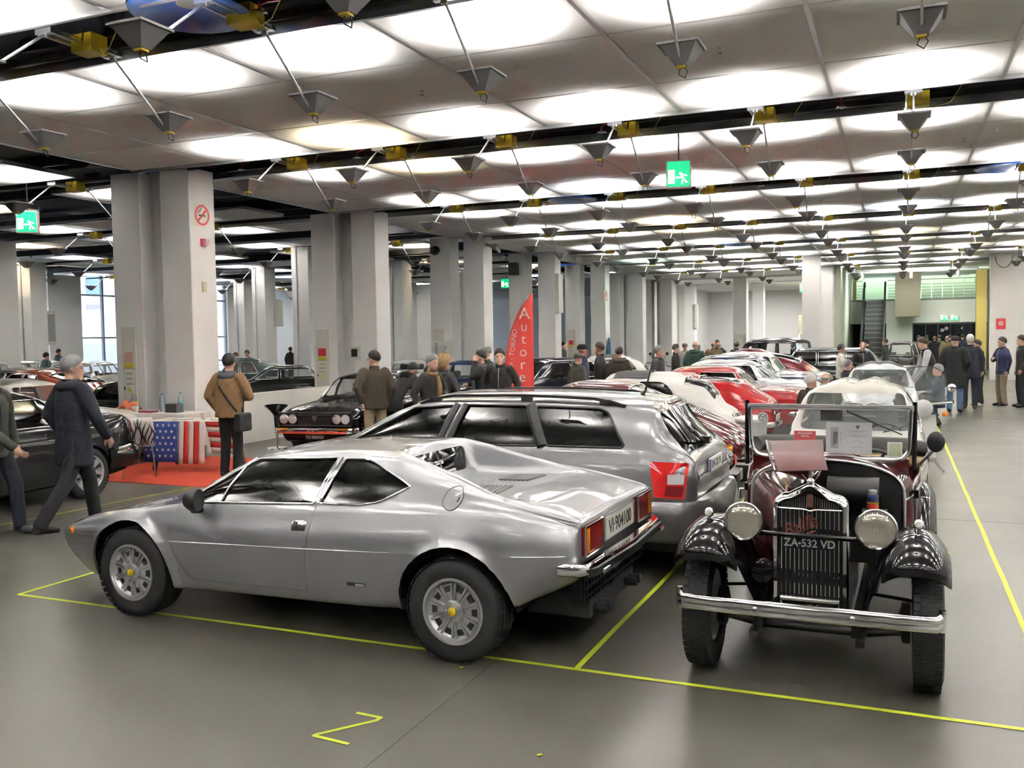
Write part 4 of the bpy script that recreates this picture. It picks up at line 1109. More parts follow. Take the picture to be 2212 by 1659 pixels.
chromebumper(t, -2.33, .78, .48)
for sg in (1, -1): tslab(t, sh, 'B', [(sg*.42, .58), (sg*.68, .58), (sg*.68, .78), (sg*.42, .78)], DREDL, 'tail_lamp', .012, .01)
t, sh, P = gencar('pale_green_saloon', 'pale green silver saloon beyond the dark blue one', (-3.8, 24.15), 180, (.42, .44, .37), L=4.6, W=1.74, Hh=1.45, belt=.92, hood=.88, tail=.92, xc=.19, xh=.08, xr=-.18, xb=-.27, wb=2.7, ds=.1, metal=.5)
chromebumper(t, -2.33, .78, .48)
for sg in (1, -1): tslab(t, sh, 'B', [(sg*.46, .58), (sg*.68, .58), (sg*.68, .80), (sg*.46, .80)], DREDL, 'tail_lamp', .012, .01)
t, sh, P = gencar('maroon_fastback', 'deep maroon streamlined fastback with curved roof in the row', (-4.0, 27.3), 180, (.10, .008, .012), L=4.5, W=1.66, Hh=1.46, belt=.92, hood=.90, tail=.70, xc=.17, xh=.06, xr=-.10, fast=True, wb=2.6, ds=.1, trim=.012, bulge=.05, tr=.2)
# black pre-war saloon farther back
def prewar(name, label, loc, hd, col, s=1.0):
    t = thing(name, label, 'car', (loc[0], loc[1], 0), R(hd)); P = mat(name+'_paint', col, .2, coat=1.)
    rows = [(.95, .34, .55, .40, .80, .42, 1.0, .40, 1.06, 1.08), (.80, .50, .50, .58, .80, .60, 1.08, .58, 1.10, 1.13), (.70, .58, .45, .68, .80, .68, 1.12, .60, 1.62, 1.68), (-.2, .60, .42, .70, .80, .70, 1.12, .62, 1.70, 1.76), (-1.1, .60, .42, .69, .80, .68, 1.12, .58, 1.66, 1.72), (-1.40, .56, .44, .62, .80, .60, 1.10, .50, 1.45, 1.52), (-1.55, .46, .50, .52, .80, .50, 1.05, .42, 1.20, 1.25)]
    sh = mkshell(rows, .09, rad=(0, .05, .1, .05, .12, 0), seg=(2, 4, 4, 5, 5))
    skin = sh.shellmesh(0, .025)
    ws = [('S', roundpoly([(.60, 1.17), (.60, 1.55), (.10, 1.57), (.10, 1.17)], .04), .2, 1.2), ('S', roundpoly([(.02, 1.17), (.02, 1.57), (-.55, 1.57), (-.55, 1.17)], .04), .2, 1.2), ('S', roundpoly([(-.63, 1.17), (-.63, 1.57), (-1.0, 1.55), (-1.1, 1.17)], .06), .2, 1.2), ('F', roundpoly([(-.52, 1.18), (.52, 1.18), (.50, 1.58), (-.50, 1.58)], .04), .6, 1.2), ('B', roundpoly([(-.32, 1.22), (.32, 1.22), (.28, 1.45), (-.28, 1.45)], .05), -2, -1.0)]
    mods = []
    for w in ws:
        c = MB()
        if w[0] == 'S': prismcut(c, w[1], 'L', w[2], w[3]); prismcut(c, w[1], 'L', -w[3], -w[2])
        else: prismcut(c, w[1], w[0], w[2], w[3])
        mods.append(('DIFFERENCE', c.mesh('c', [WHITE])))
        for ax in (('L', 'R') if w[0] == 'S' else (w[0],)): patch(sh, w[1], ax, -.01, GLASSC, 'window', t)
    me = evalmesh(skin, mods); me.materials.clear(); me.materials.append(P); shade(me, 35); link('body', me, t)
    # bonnet, radiator, wings, running boards, lamps, wheels
    br = [[(x, w*math.cos(a), .72+(h_)*max(0, math.sin(a))**.8) for a in [PI*k/14 for k in range(15)]] for x, w, h_ in ((1.0, .42, .36), (1.9, .27, .32))]
    MB().grid(br).build('bonnet', P, t, 50)
    m = MB(); m.box(1.86, -.28, .45, 1.96, .28, 1.06); m.build('radiator_shell', CHROME, t); MB().box(1.955, -.24, .5, 1.97, .24, 1.0).build('radiator', BLACKP, t)
    for sg in (1, -1):
        for x in (1.55, -1.15):
            m = MB(); m.grid([[(x+.47*math.cos(a)*(1+.15*max(0, -math.cos(a))), sg*y, .36+.47*math.sin(a)) for a in [-.2+(PI+.3)*k/14 for k in range(15)]] for y in (.44, .50, .66, .74)]); m.build('wing', P, t, 60)
            o = link('wheel', tyre_mesh(.36, .12, .24, 'pw'), t, (x, sg*.59, .36), (0, 0, 0 if sg > 0 else PI)); rm, dk, cp = wheel_rim('plain', .24, .12); link('rim', rm, o); link('hub_cap', cp, o)
        MB().box(-.75, sg*.60-.13, .34, 1.15, sg*.60+.13, .38).build('running_board', P, t)
        m = MB(); m.lathe([(.03, -.14), (.09, -.08), (.115, 0), (.11, .02), (.001, .03)], 18, 0, Mx((1.88, sg*.40, .86), (0, 1, 0), (0, 0, 1), (1, 0, 0)), False); m.build('headlamp', CHROME, t, 50)
    chromebumper(t, 2.1, .7, .42, False)
    return t
prewar('black_prewar_saloon', 'black upright pre-war saloon at the far end of the row', (-3.75, 34.0), -22, (.008, .008, .009))
# ---- row on the right, behind the vintage convertible
t, sh = small('rusty_white_car', 'white small car with rust marks on its roof behind the vintage convertible', (-.40, 10.65), -91, (.50, .49, .45), GREYINT, canvas=False, L=3.2, Hh=1.39, W=1.40, glass=GLASSC)
rust = mat('rust', (.25, .09, .02), .8)
rs = MB(); rr_ = random.Random(4)
for k in range(26):
    y = -.40+.50*rr_.random(); z = 1.315+.012*rr_.random(); x = .33+.02*rr_.random(); p = sh.top(.30+.07*rr_.random(), -y*.8-.02, .001)[0]
    rs.bar(p, p+Vector((.012+.02*rr_.random(), .02*rr_.random()-.01, 0)), .008+.012*rr_.random(), .001)
rs.build('rust_patch', rust, t)
t, sh = small('blue_white_small_car', 'light blue and white small car with open roof behind the rusty one', (-.32, 18.6), -90, (.70, .74, .76), GREYINT, canvas=True, L=3.0, glass=GLASSC)
slab(sh, [(-.20, -.48), (-.20, .48), (-.62, .42), (-.62, -.42)], 'Z', .006, mat('light_blue_paint', (.12, .42, .58), .25, coat=1.), 'blue_roof', t, .004, .05, .06)
t, sh, P = gencar('dark_estate', 'dark grey estate standing in the far aisle behind the two talking people', (-1.25, 29.7), 2, (.012, .018, .020), L=4.6, W=1.74, Hh=1.46, belt=.92, hood=.88, tail=.95, xc=.20, xh=.08, xr=-.36, xb=-.44, pill=(-.05, -.22), wb=2.7, ds=.12)
t, sh, P = gencar('black_small_car', 'small black old saloon by the far white partition', (.15, 40.4), 80, (.010, .010, .010), L=3.3, W=1.4, Hh=1.52, belt=.92, hood=.9, tail=.9, xc=.2, xh=.12, xr=-.25, xb=-.36, wb=2.0, ds=.12, glass=GLASSC)
# ---- left side of the hall
t, sh, P = gencar('black_coupe', 'black modern coupe at the left edge with star spoke wheel', (-10.13, 7.16), -90, (.006, .006, .007), L=4.49, W=1.76, Hh=1.37, belt=.90, hood=.84, tail=1.0, xc=.17, xh=.04, xr=-.20, xb=-.325, wb=2.72, wx=.02, pill=(-.06,), ds=.06, Rw=.315, rk='star', rz=.70, trim=.006, group=None)
for sg in (1, -1): tslab(t, sh, 'B', [(sg*.40, .74), (sg*.70, .74), (sg*.70, .90), (sg*.40, .90)], REDL, 'tail_lamp', .012, .02)
bumper(rearpath(-2.28, .84, .46, .62, .25), [(-.05, -.16), (.02, -.14), (.05, -.02), (.045, .10), (-.02, .15)], P, 'rear_bumper', t, 50)
tslab(t, sh, 'L', roundpoly([(-2.02, .56), (-1.75, .545), (-1.75, .52), (-2.02, .53)], .01), CHROME, 'bumper_strip', .06)
t, sh, P = gencar('white_estate', 'white and grey topped old estate behind the black coupe', (-13.05, 10.6), 8, (.62, .60, .55), L=3.7, W=1.5, Hh=1.36, belt=.92, hood=.86, tail=.92, xc=.18, xh=.08, xr=-.40, xb=-.46, pill=(-.05, -.23), wb=2.3, ds=.09, int_=REDINT, glass=GLASSC)
m = MB(); m.grid([[sh.top(.2-.12*i, -.45+.15*k, .012)[0] for k in range(7)] for i in range(10)]); m.build('roof_cover', mat('grey_vinyl', (.10, .10, .105), .6), t, 60)
t, sh, P = gencar('rust_red_car', 'rust red fastback behind the white estate at left', (-17.1, 14.5), 178, (.24, .035, .014), L=4.3, W=1.6, Hh=1.40, belt=.88, hood=.84, tail=.72, xc=.16, xh=.06, xr=-.16, fast=True, wb=2.5, ds=.1)
t, sh, P = gencar('silver_hatchback', 'silver grey hatchback seen from behind by the left windows', (-23.2, 21.4), 120, (.42, .43, .45), L=4.3, W=1.70, Hh=1.40, belt=.92, hood=.84, tail=1.02, xc=.20, xh=.09, xr=-.37, xb=-.44, pill=(-.05, -.24), wb=2.5, ds=.1, metal=.6, glass=GLASSC)
for sg in (1, -1): tslab(t, sh, 'B', [(sg*.50, .66), (sg*.68, .66), (sg*.68, .84), (sg*.50, .84)], DREDL, 'tail_lamp', .012, .01)
plate(t, sh, .74, 'TO 38621 W'); bumper(rearpath(-2.2, .80, .44, .5, .2), [(-.04, -.12), (.03, -.10), (.04, .06), (-.02, .10)], BLACKP, 'rear_bumper', t)
t, sh, P = gencar('bluish_silver_car', 'silver blue saloon by the left window wall', (-27.6, 23.3), 110, (.40, .48, .55), L=4.3, W=1.68, Hh=1.40, wb=2.5, ds=.12, metal=.6, glass=GLASSC)
t, sh, P = gencar('pale_van', 'pale old car behind the left hall column', (-24.0, 18.0), 178, (.50, .52, .50), L=4.2, W=1.66, Hh=1.52, wb=2.4, ds=.14, glass=GLASSC)
t, sh, P = gencar('dark_left_car', 'dark car behind the white estate at the left edge', (-20.1, 16.5), 178, (.02, .022, .03), L=3.6, W=1.6, Hh=1.36, wb=2.2, ds=.14)
t, sh, P = gencar('small_dark_car', 'small dark car with round lamp left of the first column', (-13.75, 13.55), -70, (.012, .012, .013), L=2.9, W=1.35, Hh=1.2, belt=.8, hood=.72, tail=.75, wb=1.9, ds=.1)
for sg in (1, -1): roundlamp(t, sh, sg*.46, .58, .09)
# black coupe with four round lamps, facing the camera
def fulvia():
    t, sh, P = gencar('black_four_lamp_coupe', 'black coupe with four round headlamps facing the camera', (-9.14, 14.75), -83, (.008, .008, .009), L=3.97, W=1.55, Hh=1.30, belt=.84, hood=.80, tail=.84, xc=.14, xh=.02, xr=-.20, xb=-.32, wb=2.33, nose=.56, nosew=.92, ds=.06, int_=LEATHER, glass=GLASSC, Rw=.30)
    xf = 1.985
    m = MB(); m.box(xf-.06, -.66, .52, xf+.0, .66, .72); g = m.build('grille', BLACKP, t)
    for z in [.53+.022*k for k in range(9)]: MB().bar((xf+.004, -.30, z), (xf+.004, .30, z), .006, .004).build('grille_bar', STEEL, g)
    m = MB(); m.tube([(xf+.005, -.66, .51), (xf+.005, .66, .51), (xf+.005, .66, .73), (xf+.005, -.66, .73)], .008, 6, closed=True); m.build('grille_frame', CHROME, g)
    for y in (.56, .40, -.40, -.56):
        M = Mx((xf-.02, y, .62), (0, 1, 0), (0, 0, 1), (1, 0, 0))
        o = MB().lathe([(.084, -.04), (.086, .03), (.078, .04), (.075, .03)], 22, 0, M, False).build('headlamp', CHROME, t, 50)
        MB().lathe([(.075, .028), (.05, .038), (.001, .045)], 22, 0, M, False).build('lens', CLEARL, o, 50)
    s = MB(); s.prism([(0, -.06), (.045, .02), (.045, .05), (-.045, .05), (-.045, .02)], Mx((xf+.006, 0, .63), (0, 1, 0), (0, 0, 1), (1, 0, 0)), .008); s.build('grille_badge', STEEL, g)
    chromebumper(t, 2.05, .74, .43, False)
    for sg in (1, -1): MB().box(2.02, sg*.55-.09, .45, 2.10, sg*.55+.09, .475).build('front_indicator', AMBL, t)
    plate(t, sh, .32, 'TO B58424', True, True, .17, .045)
    m = MB(); 
    for y in (.30, -.10): m.tube([sh.top(.62, y, .012)[0], sh.top(.42, y+.3, .02)[0]], .007, 5)
    m.build('wiper', BLACKP, t)
fulvia()
t, sh, P = gencar('dark_green_old_saloon', 'dark green rounded old saloon behind the man in the tan jacket', (-19.0, 23.1), 218, (.035, .05, .048), L=4.0, W=1.52, Hh=1.40, belt=.90, hood=.88, tail=.72, xc=.12, xh=.04, xr=-.16, fast=True, wb=2.4, ds=.09, glass=GLASSC, bulge=.05, tr=.18)
for sg in (1, -1): roundlamp(t, sh, sg*.5, .66, .09)
t, sh, P = gencar('black_open_coupe', 'black low coupe with a paper sheet on its windscreen by the second column', (-16.1, 21.3), 212, (.012, .013, .014), L=4.1, W=1.6, Hh=1.24, belt=.84, hood=.80, tail=.82, xc=.16, xh=.04, xr=-.22, xb=-.32, wb=2.4, ds=.09, glass=GLASSC)
t, sh, P = gencar('navy_saloon', 'navy blue saloon behind the woman with curly hair', (-10.0, 20.9), -76, (.008, .016, .05), L=4.2, W=1.62, Hh=1.36, belt=.88, hood=.86, tail=.86, wb=2.5, ds=.09, glass=GLASSC)
for sg in (1, -1): roundlamp(t, sh, sg*.52, .62, .08)
t, sh, P = gencar('dark_modern_saloon', 'very dark blue modern saloon behind the red feather flag', (-7.45, 19.75), 240, (.008, .009, .016), L=4.9, W=1.85, Hh=1.44, belt=.96, hood=.88, tail=.98, xc=.20, xh=.08, xr=-.22, xb=-.34, wb=3.0, pill=(-.04,), ds=.09, Rw=.34, rk='five', rz=.72)
t, sh = small('white_rally_car', 'tiny white small car with red door roundel in the background', (-8.1, 26.6), 232, (.72, .72, .70), LEATHER, canvas=True, L=2.97, glass=GLASSC)
tslab(t, sh, 'L', disc(sh, 'L', .0, .62, .16), mat('red_roundel', (.6, .03, .02), .4), 'door_roundel', .006)
t, sh, P = gencar('chrome_light_car', 'pale old convertible behind the man with brown jacket', (-14.6, 26.4), -75, (.45, .46, .46), L=4.0, W=1.55, Hh=1.25, wb=2.4, ds=.12, glass=GLASSC)
t, sh, P = gencar('light_blue_van', 'pale blue far van beside the beige hut', (-4.6, 55.8), -90, (.45, .58, .62), L=3.6, W=1.7, Hh=2.0, belt=1.2, hood=1.0, tail=1.3, xc=.34, xh=.26, xr=-.38, xb=-.45, wb=2.2, ds=.2, glass=GLASSC)
# ================================================================== vintage convertible, facing the camera
def vintage():
    t = thing('vintage_convertible', 'black and maroon vintage convertible with chrome radiator facing the camera', 'car', (-.443, 5.37, 0), R(-90.5))
    BK = mat('vintage_black', (.004, .004, .005), .2, coat=1.); MR = mat('vintage_maroon', (.045, .004, .006), .2, coat=1.)
    TAN = mat('tan_hood', (.42, .32, .18), .8, noise=(20, .1)); ENG = mat('engine_black', (.010, .010, .011), .45)
    # wings
    for sg in (1, -1):
        for kind in ('front', 'rear'):
            if kind == 'front': path = [(.41, .70), (.39, .755), (.345, .80), (.26, .838), (.15, .860), (.02, .866), (-.14, .845), (-.32, .775), (-.50, .66), (-.68, .535), (-.86, .43), (-1.05, .37)]
            else: path = [(-1.72, .36), (-1.82, .52), (-1.95, .68), (-2.10, .77), (-2.27, .80), (-2.44, .76), (-2.58, .66), (-2.66, .52), (-2.69, .42)]
            yc = .535 if kind == 'front' else .56; hw = .165 if kind == 'front' else .13
            rows = []
            for i, (x, z) in enumerate(path):
                a = Vector(path[min(i+1, len(path)-1)])-Vector(path[max(i-1, 0)]); a.normalize(); n = Vector((-a.y, a.x)) if a.x < 0 else Vector((a.y, -a.x))
                if n.y < 0 and i > 2: n = -n
                c = Vector((-.08, .345)) if kind == 'front' else Vector((-2.25, .345)); n = (Vector((x, z))-c).normalized()
                row = []
                for k in range(13):
                    s_ = -1+2*k/12; d = .125*abs(s_)**2.6
                    row.append((x-n.x*d, sg*(yc+s_*hw), z-n.y*d))
                rows.append(row)
            m = MB(); m.grid(rows); o = m.build('wing', BK, t, 70)
            sm = o.modifiers.new('thickness', 'SOLIDIFY'); sm.thickness = .012
            if kind == 'front':                       # inner valance down to the chassis
                m = MB(); m.grid([[r_[0] for r_ in rows[1:11]], [(r_[0][0]*.85-.05, sg*.33, max(.36, r_[0][2]-.14)) for r_ in rows[1:11]], [(r_[0][0]*.7-.05, sg*.25, .34) for r_ in rows[1:11]]]); m.build('wing_valance', BK, t, 70)
                m = MB(); x0 = .12; zt = .855
                m.tube([(x0, sg*.548, zt), (x0, sg*.548, zt+.03)], .010, 8); o2 = m.build('side_light', CHROME, t)
                MB().sphere((x0, sg*.548, zt+.052), .028, 14).build('light_bowl', CHROME, o2, 60); MB().sphere((x0+.010, sg*.548, zt+.052), .022, 14).build('light_glass', PLATEW, o2, 60)
            else:
                pass
        MB().box(-1.75, sg*.40, .335, -1.02, sg*.40+sg*.24, .36).build('running_board', BK, t) if sg > 0 else MB().box(-1.75, -.64, .335, -1.02, -.40, .36).build('running_board', BK, t)
    # wheels: pressed discs, narrow tyres
    tm = tyre_mesh(.345, .145, .235, 'vint'); rm, dk, cp = wheel_rim('plain', .235, .145)
    for x, y in ((0, .592), (-2.25, .592)):
        for sg in (1, -1):
            o = link('wheel', tm, t, (x, sg*y, .345), (0, 0, (0 if sg > 0 else PI))); link('rim', rm, o); link('hub_cap', cp, o)
    # radiator shell: outer arch swept round, chrome
    def arch(w, zt, zs, zb, n=8):                     # outline from lower left over the top to lower right
        pts = [(-w, zb), (-w, zs)]
        for i in range(1, n+1): a = PI/2*i/n; pts.append((-w+.075-.075*math.cos(a), zs+.060*math.sin(a)))
        pts.append((-.02, zt)); 
        return pts+[(0, zt+.004)]+[(-p[0], p[1]) for p in pts[::-1]]
    o_, i_ = arch(.197, 1.082, .965, .41), arch(.166, 1.046, .945, .45)
    x0, x1 = .045, .115
    m = MB(); rows = [[(x0-.06, p[0], p[1]) for p in o_], [(x1-.03, p[0]*1.01, p[1]+.002) for p in o_], [(x1, p[0]*.97, p[1]-.006) for p in o_], [(x1+.004, q[0]*1.04, q[1]+.006) for q in i_], [(x1-.02, q[0], q[1]) for q in i_]]
    m.grid(rows); m.build('radiator_shell', CHROME, t, 60)
    m = MB(); m.add([(x1-.035, p[0], p[1]) for p in i_], [tuple(range(len(i_)))]); core = m.build('radiator_core', ENG, t)
    for k in range(14):
        y = -.151+.0232*k; top = .945; MB().bar((x1-.018, y, .475), (x1-.018, y, top), .0045, .006, up=(1, 0, 0)).build('grille_bar', CHROME, core)
    for k in range(26):
        y = -.148+.0118*k
        if abs(y) < .014: continue
        zt = 1.046-abs(y)*.36; MB().bar((x1-.018, y, .958), (x1-.018, y, zt-.012 if abs(y) < .13 else .985), .004, .006, up=(1, 0, 0)).build('fine_grille_bar', CHROME, core)
    MB().tube([(x1-.012, -.165, .953), (x1-.008, -.03, .951), (x1-.004, 0, .944), (x1-.008, .03, .951), (x1-.012, .165, .953)], .005, 6).build('grille_cross_bar', CHROME, core)
    m = MB(); m.prism([(-.013, .965), (.013, .965), (.015, 1.035), (-.015, 1.035)], Mx((x1-.016, 0, 0), (0, 1, 0), (0, 0, 1), (1, 0, 0)), .008); m.build('radiator_badge', mat('bronze_badge', (.20, .10, .07), .4, metal=.5), core)
    MB().tube([(x1+.0, -.155, .452), (x1+.0, .155, .452)], .015, 10).build('radiator_foot_bar', CHROME, t, 60)
    m = MB()
    for sg in (1, -1): m.tube([(x1-.01, sg*.155, .432), (x1, sg*.14, .405), (x1, sg*.06, .395), (x1, sg*.035, .425)], .006, 6)
    m.build('radiator_foot_trim', CHROME, t); MB().box(x1-.07, -.19, .36, x1-.02, .19, .45).build('radiator_apron', BK, t)
    MB().tube([(x1-.03, 0, .40), (x1, 0, .40)], .022, 12).build('crank_hole', ENG, t)
    m = MB(); m.lathe([(.022, 0), (.024, .02), (.012, .03), (.001, .033)], 14, 0, Matrix.Translation((x1-.06, 0, 1.085)), False)
    for s_ in (-.03, 0, .03): m.bar((x1-.06, s_*.8, 1.11), (x1-.06, s_*1.6, 1.14+(.02 if s_ == 0 else 0)), .006, .006)
    m.build('radiator_cap', CHROME, t, 50)
    SCR = mat('script_red', (.30, .09, .07), .35, metal=.4)
    # script 'Balilla' in a slanting hand
    scr = text('script_badge', 'Balilla', .105, Mx((x1-.006, -.055, .855), (0, math.cos(.42), math.sin(.42)), (0, -math.sin(.42), math.cos(.42))), SCR, t, .002, shear=.45, sx=.80)
    MB().tube([(x1-.004, -.125, .765), (x1-.004, -.06, .80), (x1-.004, .03, .835)], .0035, 6).build('script_flourish', SCR, scr)
    pl = MB().box(x1+.0, -.125, .735, x1+.012, .128, .797).build('number_plate', mat('plate_navy', (.008, .008, .02), .4), t)
    text('plate_text', 'ZA 532 VD', .060, Mx((x1+.0125, .0, .766), (0, 1, 0), (0, 0, 1)), PLATEW, pl, .0006, bold=.0012, sx=.95)
    MB().prism([(-.010, 0), (0, -.007), (.010, 0), (0, .007)], Mx((x1+.012, -.052, .766), (0, 1, 0), (0, 0, 1), (1, 0, 0)), .002).build('plate_diamond', PLATEW, pl)
    # headlamps on a cross bar
    MB().tube([(.12, -.55, .80), (.15, -.34, .815), (.17, -.1, .818), (.17, .1, .818), (.15, .34, .808), (.12, .55, .79)], .014, 8).build('lamp_bar', BK, t, 60)
    LG = mat('ribbed_glass', (.55, .52, .44), .12, metal=.55, coat=1.)
    for sg in (1, -1):
        M = Mx((.20, sg*.342, .885), (0, 1, 0), (0, 0, 1), (1, 0, 0))
        o = MB().lathe([(.02, -.17), (.06, -.14), (.090, -.08), (.102, -.01), (.108, 0), (.109, .012), (.103, .022), (.096, .020), (.094, .008)], 36, 0, M, False).build('headlamp', CHROME, t, 55)
        MB().lathe([(.096, .012), (.08, .022), (.05, .030), (.001, .034)], 36, 0, M, False).build('lens', LG, o, 60)
        for k in range(15):
            y = -.084+.012*k; h_ = math.sqrt(max(0, .092**2-y*y))
            if h_ > .015: MB().tube([M @ Vector((y, -h_, .016+.016*(1-(y*y+h_*h_)/.0085))), M @ Vector((y, 0, .016+.016*(1-y*y/.0085))), M @ Vector((y, h_, .016+.016*(1-(y*y+h_*h_)/.0085)))], .0032, 4).build('lens_rib', LG, o, 60)
        MB().tube([(.12, sg*.342, .80), (.11, sg*.342, .79)], .02, 8).build('lamp_stem', BK, o)
    # bumper
    pth = [(.40, .655, .478), (.46, .63, .478), (.475, .40, .478), (.48, 0, .478), (.475, -.40, .478), (.46, -.63, .478), (.40, -.655, .478)]
    P = [Vector(p) for p in pth]; b0 = bumper([tuple(p) for p in P[::-1]], [(-.008, -.042), (.004, -.038), (.014, -.022), (.008, -.004), (.008, .004), (.014, .022), (.004, .038), (-.008, .042)], CHROME, 'bumper', t, 60)
    for sg in (1, -1):
        MB().tube([(.40, sg*.655, .43), (.40, sg*.655, .54)], .016, 8).build('bumper_end', CHROME, b0, 50); MB().sphere((.492, sg*.24, .478), .015, 10, sc_=(.5, 1, 1)).build('bumper_bolt', CHROME, b0, 50)
        m = MB(); m.tube([(.47, sg*.24, .47), (.34, sg*.25, .42), (.1, sg*.25, .36)], .018, 6); m.bar((.30, sg*.25, .36), (-2.3, sg*.27, .36), .05, .08); m.build('dumb_iron', BK, t, 50)
        m = MB(); m.bar((.34, sg*.27, .30), (-.5, sg*.27, .33), .045, .03); m.build('leaf_spring', ENG, t)
        m = MB(); m.tube([(-.10, sg*.30, .46), (-.10, sg*.52, .44)], .01, 6); m.tube([(0, sg*.48, .28), (0, sg*.48, .42)], .02, 8); m.lathe([(.11, -.01), (.11, .03), (.04, .05), (.001, .05)], 20, 0, Mx((0, sg*.50, .345), (1, 0, 0), (0, 0, 1), (0, -sg, 0)), False); m.build('brake_drum', ENG, t, 40)
        MB().lathe([(.001, -.05), (.055, -.05), (.06, .05), (.03, .06), (.001, .06)], 18, 0, Mx((.12, sg*.25, .60), (0, 1, 0), (0, 0, 1), (1, 0, 0)), False).build('horn', BK, t, 40) if sg < 0 else None
    m = MB(); m.tube([(0, -.5, .30), (.02, -.28, .27), (.02, .28, .27), (0, .5, .30)], .024, 8); m.tube([(-.14, -.5, .31), (-.14, .5, .31)], .011, 6); m.build('front_axle', ENG, t, 50)
    MB().box(-1.0, -.20, .30, -.05, .20, .42).build('sump', ENG, t)
    # engine bay
    m = MB(); m.box(-.85, -.13, .42, -.12, .10, .86); m.box(-.80, -.09, .86, -.16, .06, .93); m.box(-.62, .10, .55, -.30, .17, .70); e = m.build('engine', ENG, t)
    MB().tube([(-.86, .02, .90), (-.86, .33, .90)], .10, 18).build('fuel_tank', ENG, t, 50)
    # bonnet: right half closed, left half folded up on itself
    def bsec(x, w, zs, zt, sg, n=9): return [(x, sg*w*math.sin(PI/2*min(1, k/(n-1)*1.0)), zs+(zt-zs)*math.cos(PI/2*(k/(n-1)))**.62) for k in range(n)]
    xs = [(-.98, .47, .86, 1.075), (-.6, .37, .86, 1.065), (-.06, .20, .88, 1.055)]
    m = MB(); m.grid([bsec(*x, -1) for x in xs]); bo = m.build('bonnet_half', MR, t, 60)
    m = MB(); m.grid([[(x, -w*1.0, zs) for x, w, zs, zt in xs], [(x, -w*1.02, .62) for x, w, zs, zt in xs], [(x, -w*1.0, .44) for x, w, zs, zt in xs]]); sp = m.build('bonnet_side', MR, t, 60)
    for k in range(9):
        x = -.25-.06*k; w = .47+(.20-.47)*((x+.98)/.92); MB().bar((x, -w-.008, .52), (x-.03, -w-.008, .76), .01, .02, up=(0, 1, 0)).build('louvre', MR, sp)
    # raised left half: roof panel tipped over to the right side, side panel hanging from its edge
    hinge = [(-.98, -.02, 1.09), (-.06, -.02, 1.075)]
    fl = MB(); rows = []
    for i in range(6):
        f = i/5; a = 1.90-.25*f; L1 = .40 if True else 0
        rows.append([(h_[0], h_[1]-L_*f*.78, h_[2]+L_*(.34*f-.10*f*f)) for h_, L_ in zip((hinge[0], (-.52, -.02, 1.08), hinge[1]), (.46, .36, .24))])
    fl.grid(rows); f_ = fl.build('bonnet_flap', MR, t, 60); sm = f_.modifiers.new('thickness', 'SOLIDIFY'); sm.thickness = .006
    e1 = rows[-1]
    m = MB(); m.grid([e1, [(p[0], p[1]+.36*k, p[2]+.02) for p, k in zip(e1, (1, .9, .8))]]); g_ = m.build('bonnet_flap_side', mat('maroon_primer', (.085, .022, .022), .55, coat=.1), t, 60); sm = g_.modifiers.new('thickness', 'SOLIDIFY'); sm.thickness = .006
    MB().tube([e1[0], e1[1], e1[2]], .008, 6).build('flap_hinge', CHROME, f_)
    # scuttle with chrome bead, body tub, doors
    sc_ = [bsec(x, w, zs, zt, 1, 11) for x, w, zs, zt in ((-.985, .475, .84, 1.085), (-1.12, .515, .84, 1.10), (-1.24, .53, .84, 1.105))]
    m = MB(); m.grid(sc_); m.grid([[(p[0], -p[1], p[2]) for p in r_] for r_ in sc_]); m.build('scuttle', MR, t, 60)
    ring = [(p[0]+.004, p[1], p[2]) for p in sc_[0]]
    MB().tube([(-.98, .475, .45)]+ring[::-1]+[(p[0], -p[1], p[2]) for p in ring[1:]]+[(-.98, -.475, .45)], .011, 8).build('scuttle_bead', ALU, t, 60)
    MB().add([(-.99, p[1], p[2]) for p in ring]+[(-.99, .47, .42), (-.99, -.47, .42)]+[(-.99, -p[1], p[2]) for p in ring[:0:-1]], [tuple(range(len(ring)*2+1))]).build('firewall', ENG, t)
    for sg in (1, -1):
        side = [(-.985, .475, .84), (-1.24, .53, .84), (-1.6, .575, .86), (-2.0, .58, .88), (-2.4, .56, .90), (-2.62, .45, .90), (-2.70, .20, .90), (-2.71, 0, .90)]
        up = [(x, y*1.0, z+.07 if x > -1.3 else z+.08) for x, y, z in side]; lo = [(x+.03*(x < -2.5), y*.94, .40) for x, y, z in side]; mi = [(x, y*1.01, .66) for x, y, z in side]
        m = MB(); m.grid([[(p[0], sg*p[1], p[2]) for p in r_] for r_ in (lo, mi, side, up)]); b_ = m.build('body_side', MR, t, 50); sm = b_.modifiers.new('thickness', 'SOLIDIFY'); sm.thickness = .02
        MB().tube([(p[0], sg*(p[1]+.004), p[2]+.005) for p in side], .007, 6).build('belt_moulding', ALU, b_, 60)
        MB().tube([(-1.40, sg*.575, .80), (-1.40, sg*.625, .80), (-1.40, sg*.625, .73)], .008, 6).build('door_handle', CHROME, t, 50)
        MB().tube([(-1.27, sg*.542, .45), (-1.27, sg*.54, .90)], .004, 4).build('door_gap', ENG, b_); 
        for z in (.55, .85): MB().cbox((-1.22, sg*.545, z), (.05, .03, .05)).build('door_hinge', BK, b_)
    # windscreen
    xw = -1.13; tilt = .06
    fr = roundpoly([(-.50, 1.08), (.50, 1.08), (.515, 1.42), (-.515, 1.42)], [.10, .10, .02, .02], 6)
    def W3(p): return (xw-tilt*(p[1]-1.08), p[0], p[1])
    ws = MB().tube([W3(p) for p in fr], .016, 8, closed=True).build('windscreen_frame', CHROME, t, 60)
    MB().bar(W3((-.53, 1.42)), W3((.53, 1.42)), .03, .035).build('windscreen_header', ALU, ws)
    MB().add([W3(p) for p in fr], [tuple(range(len(fr)))]).build('windscreen_glass', GLASSC, ws)
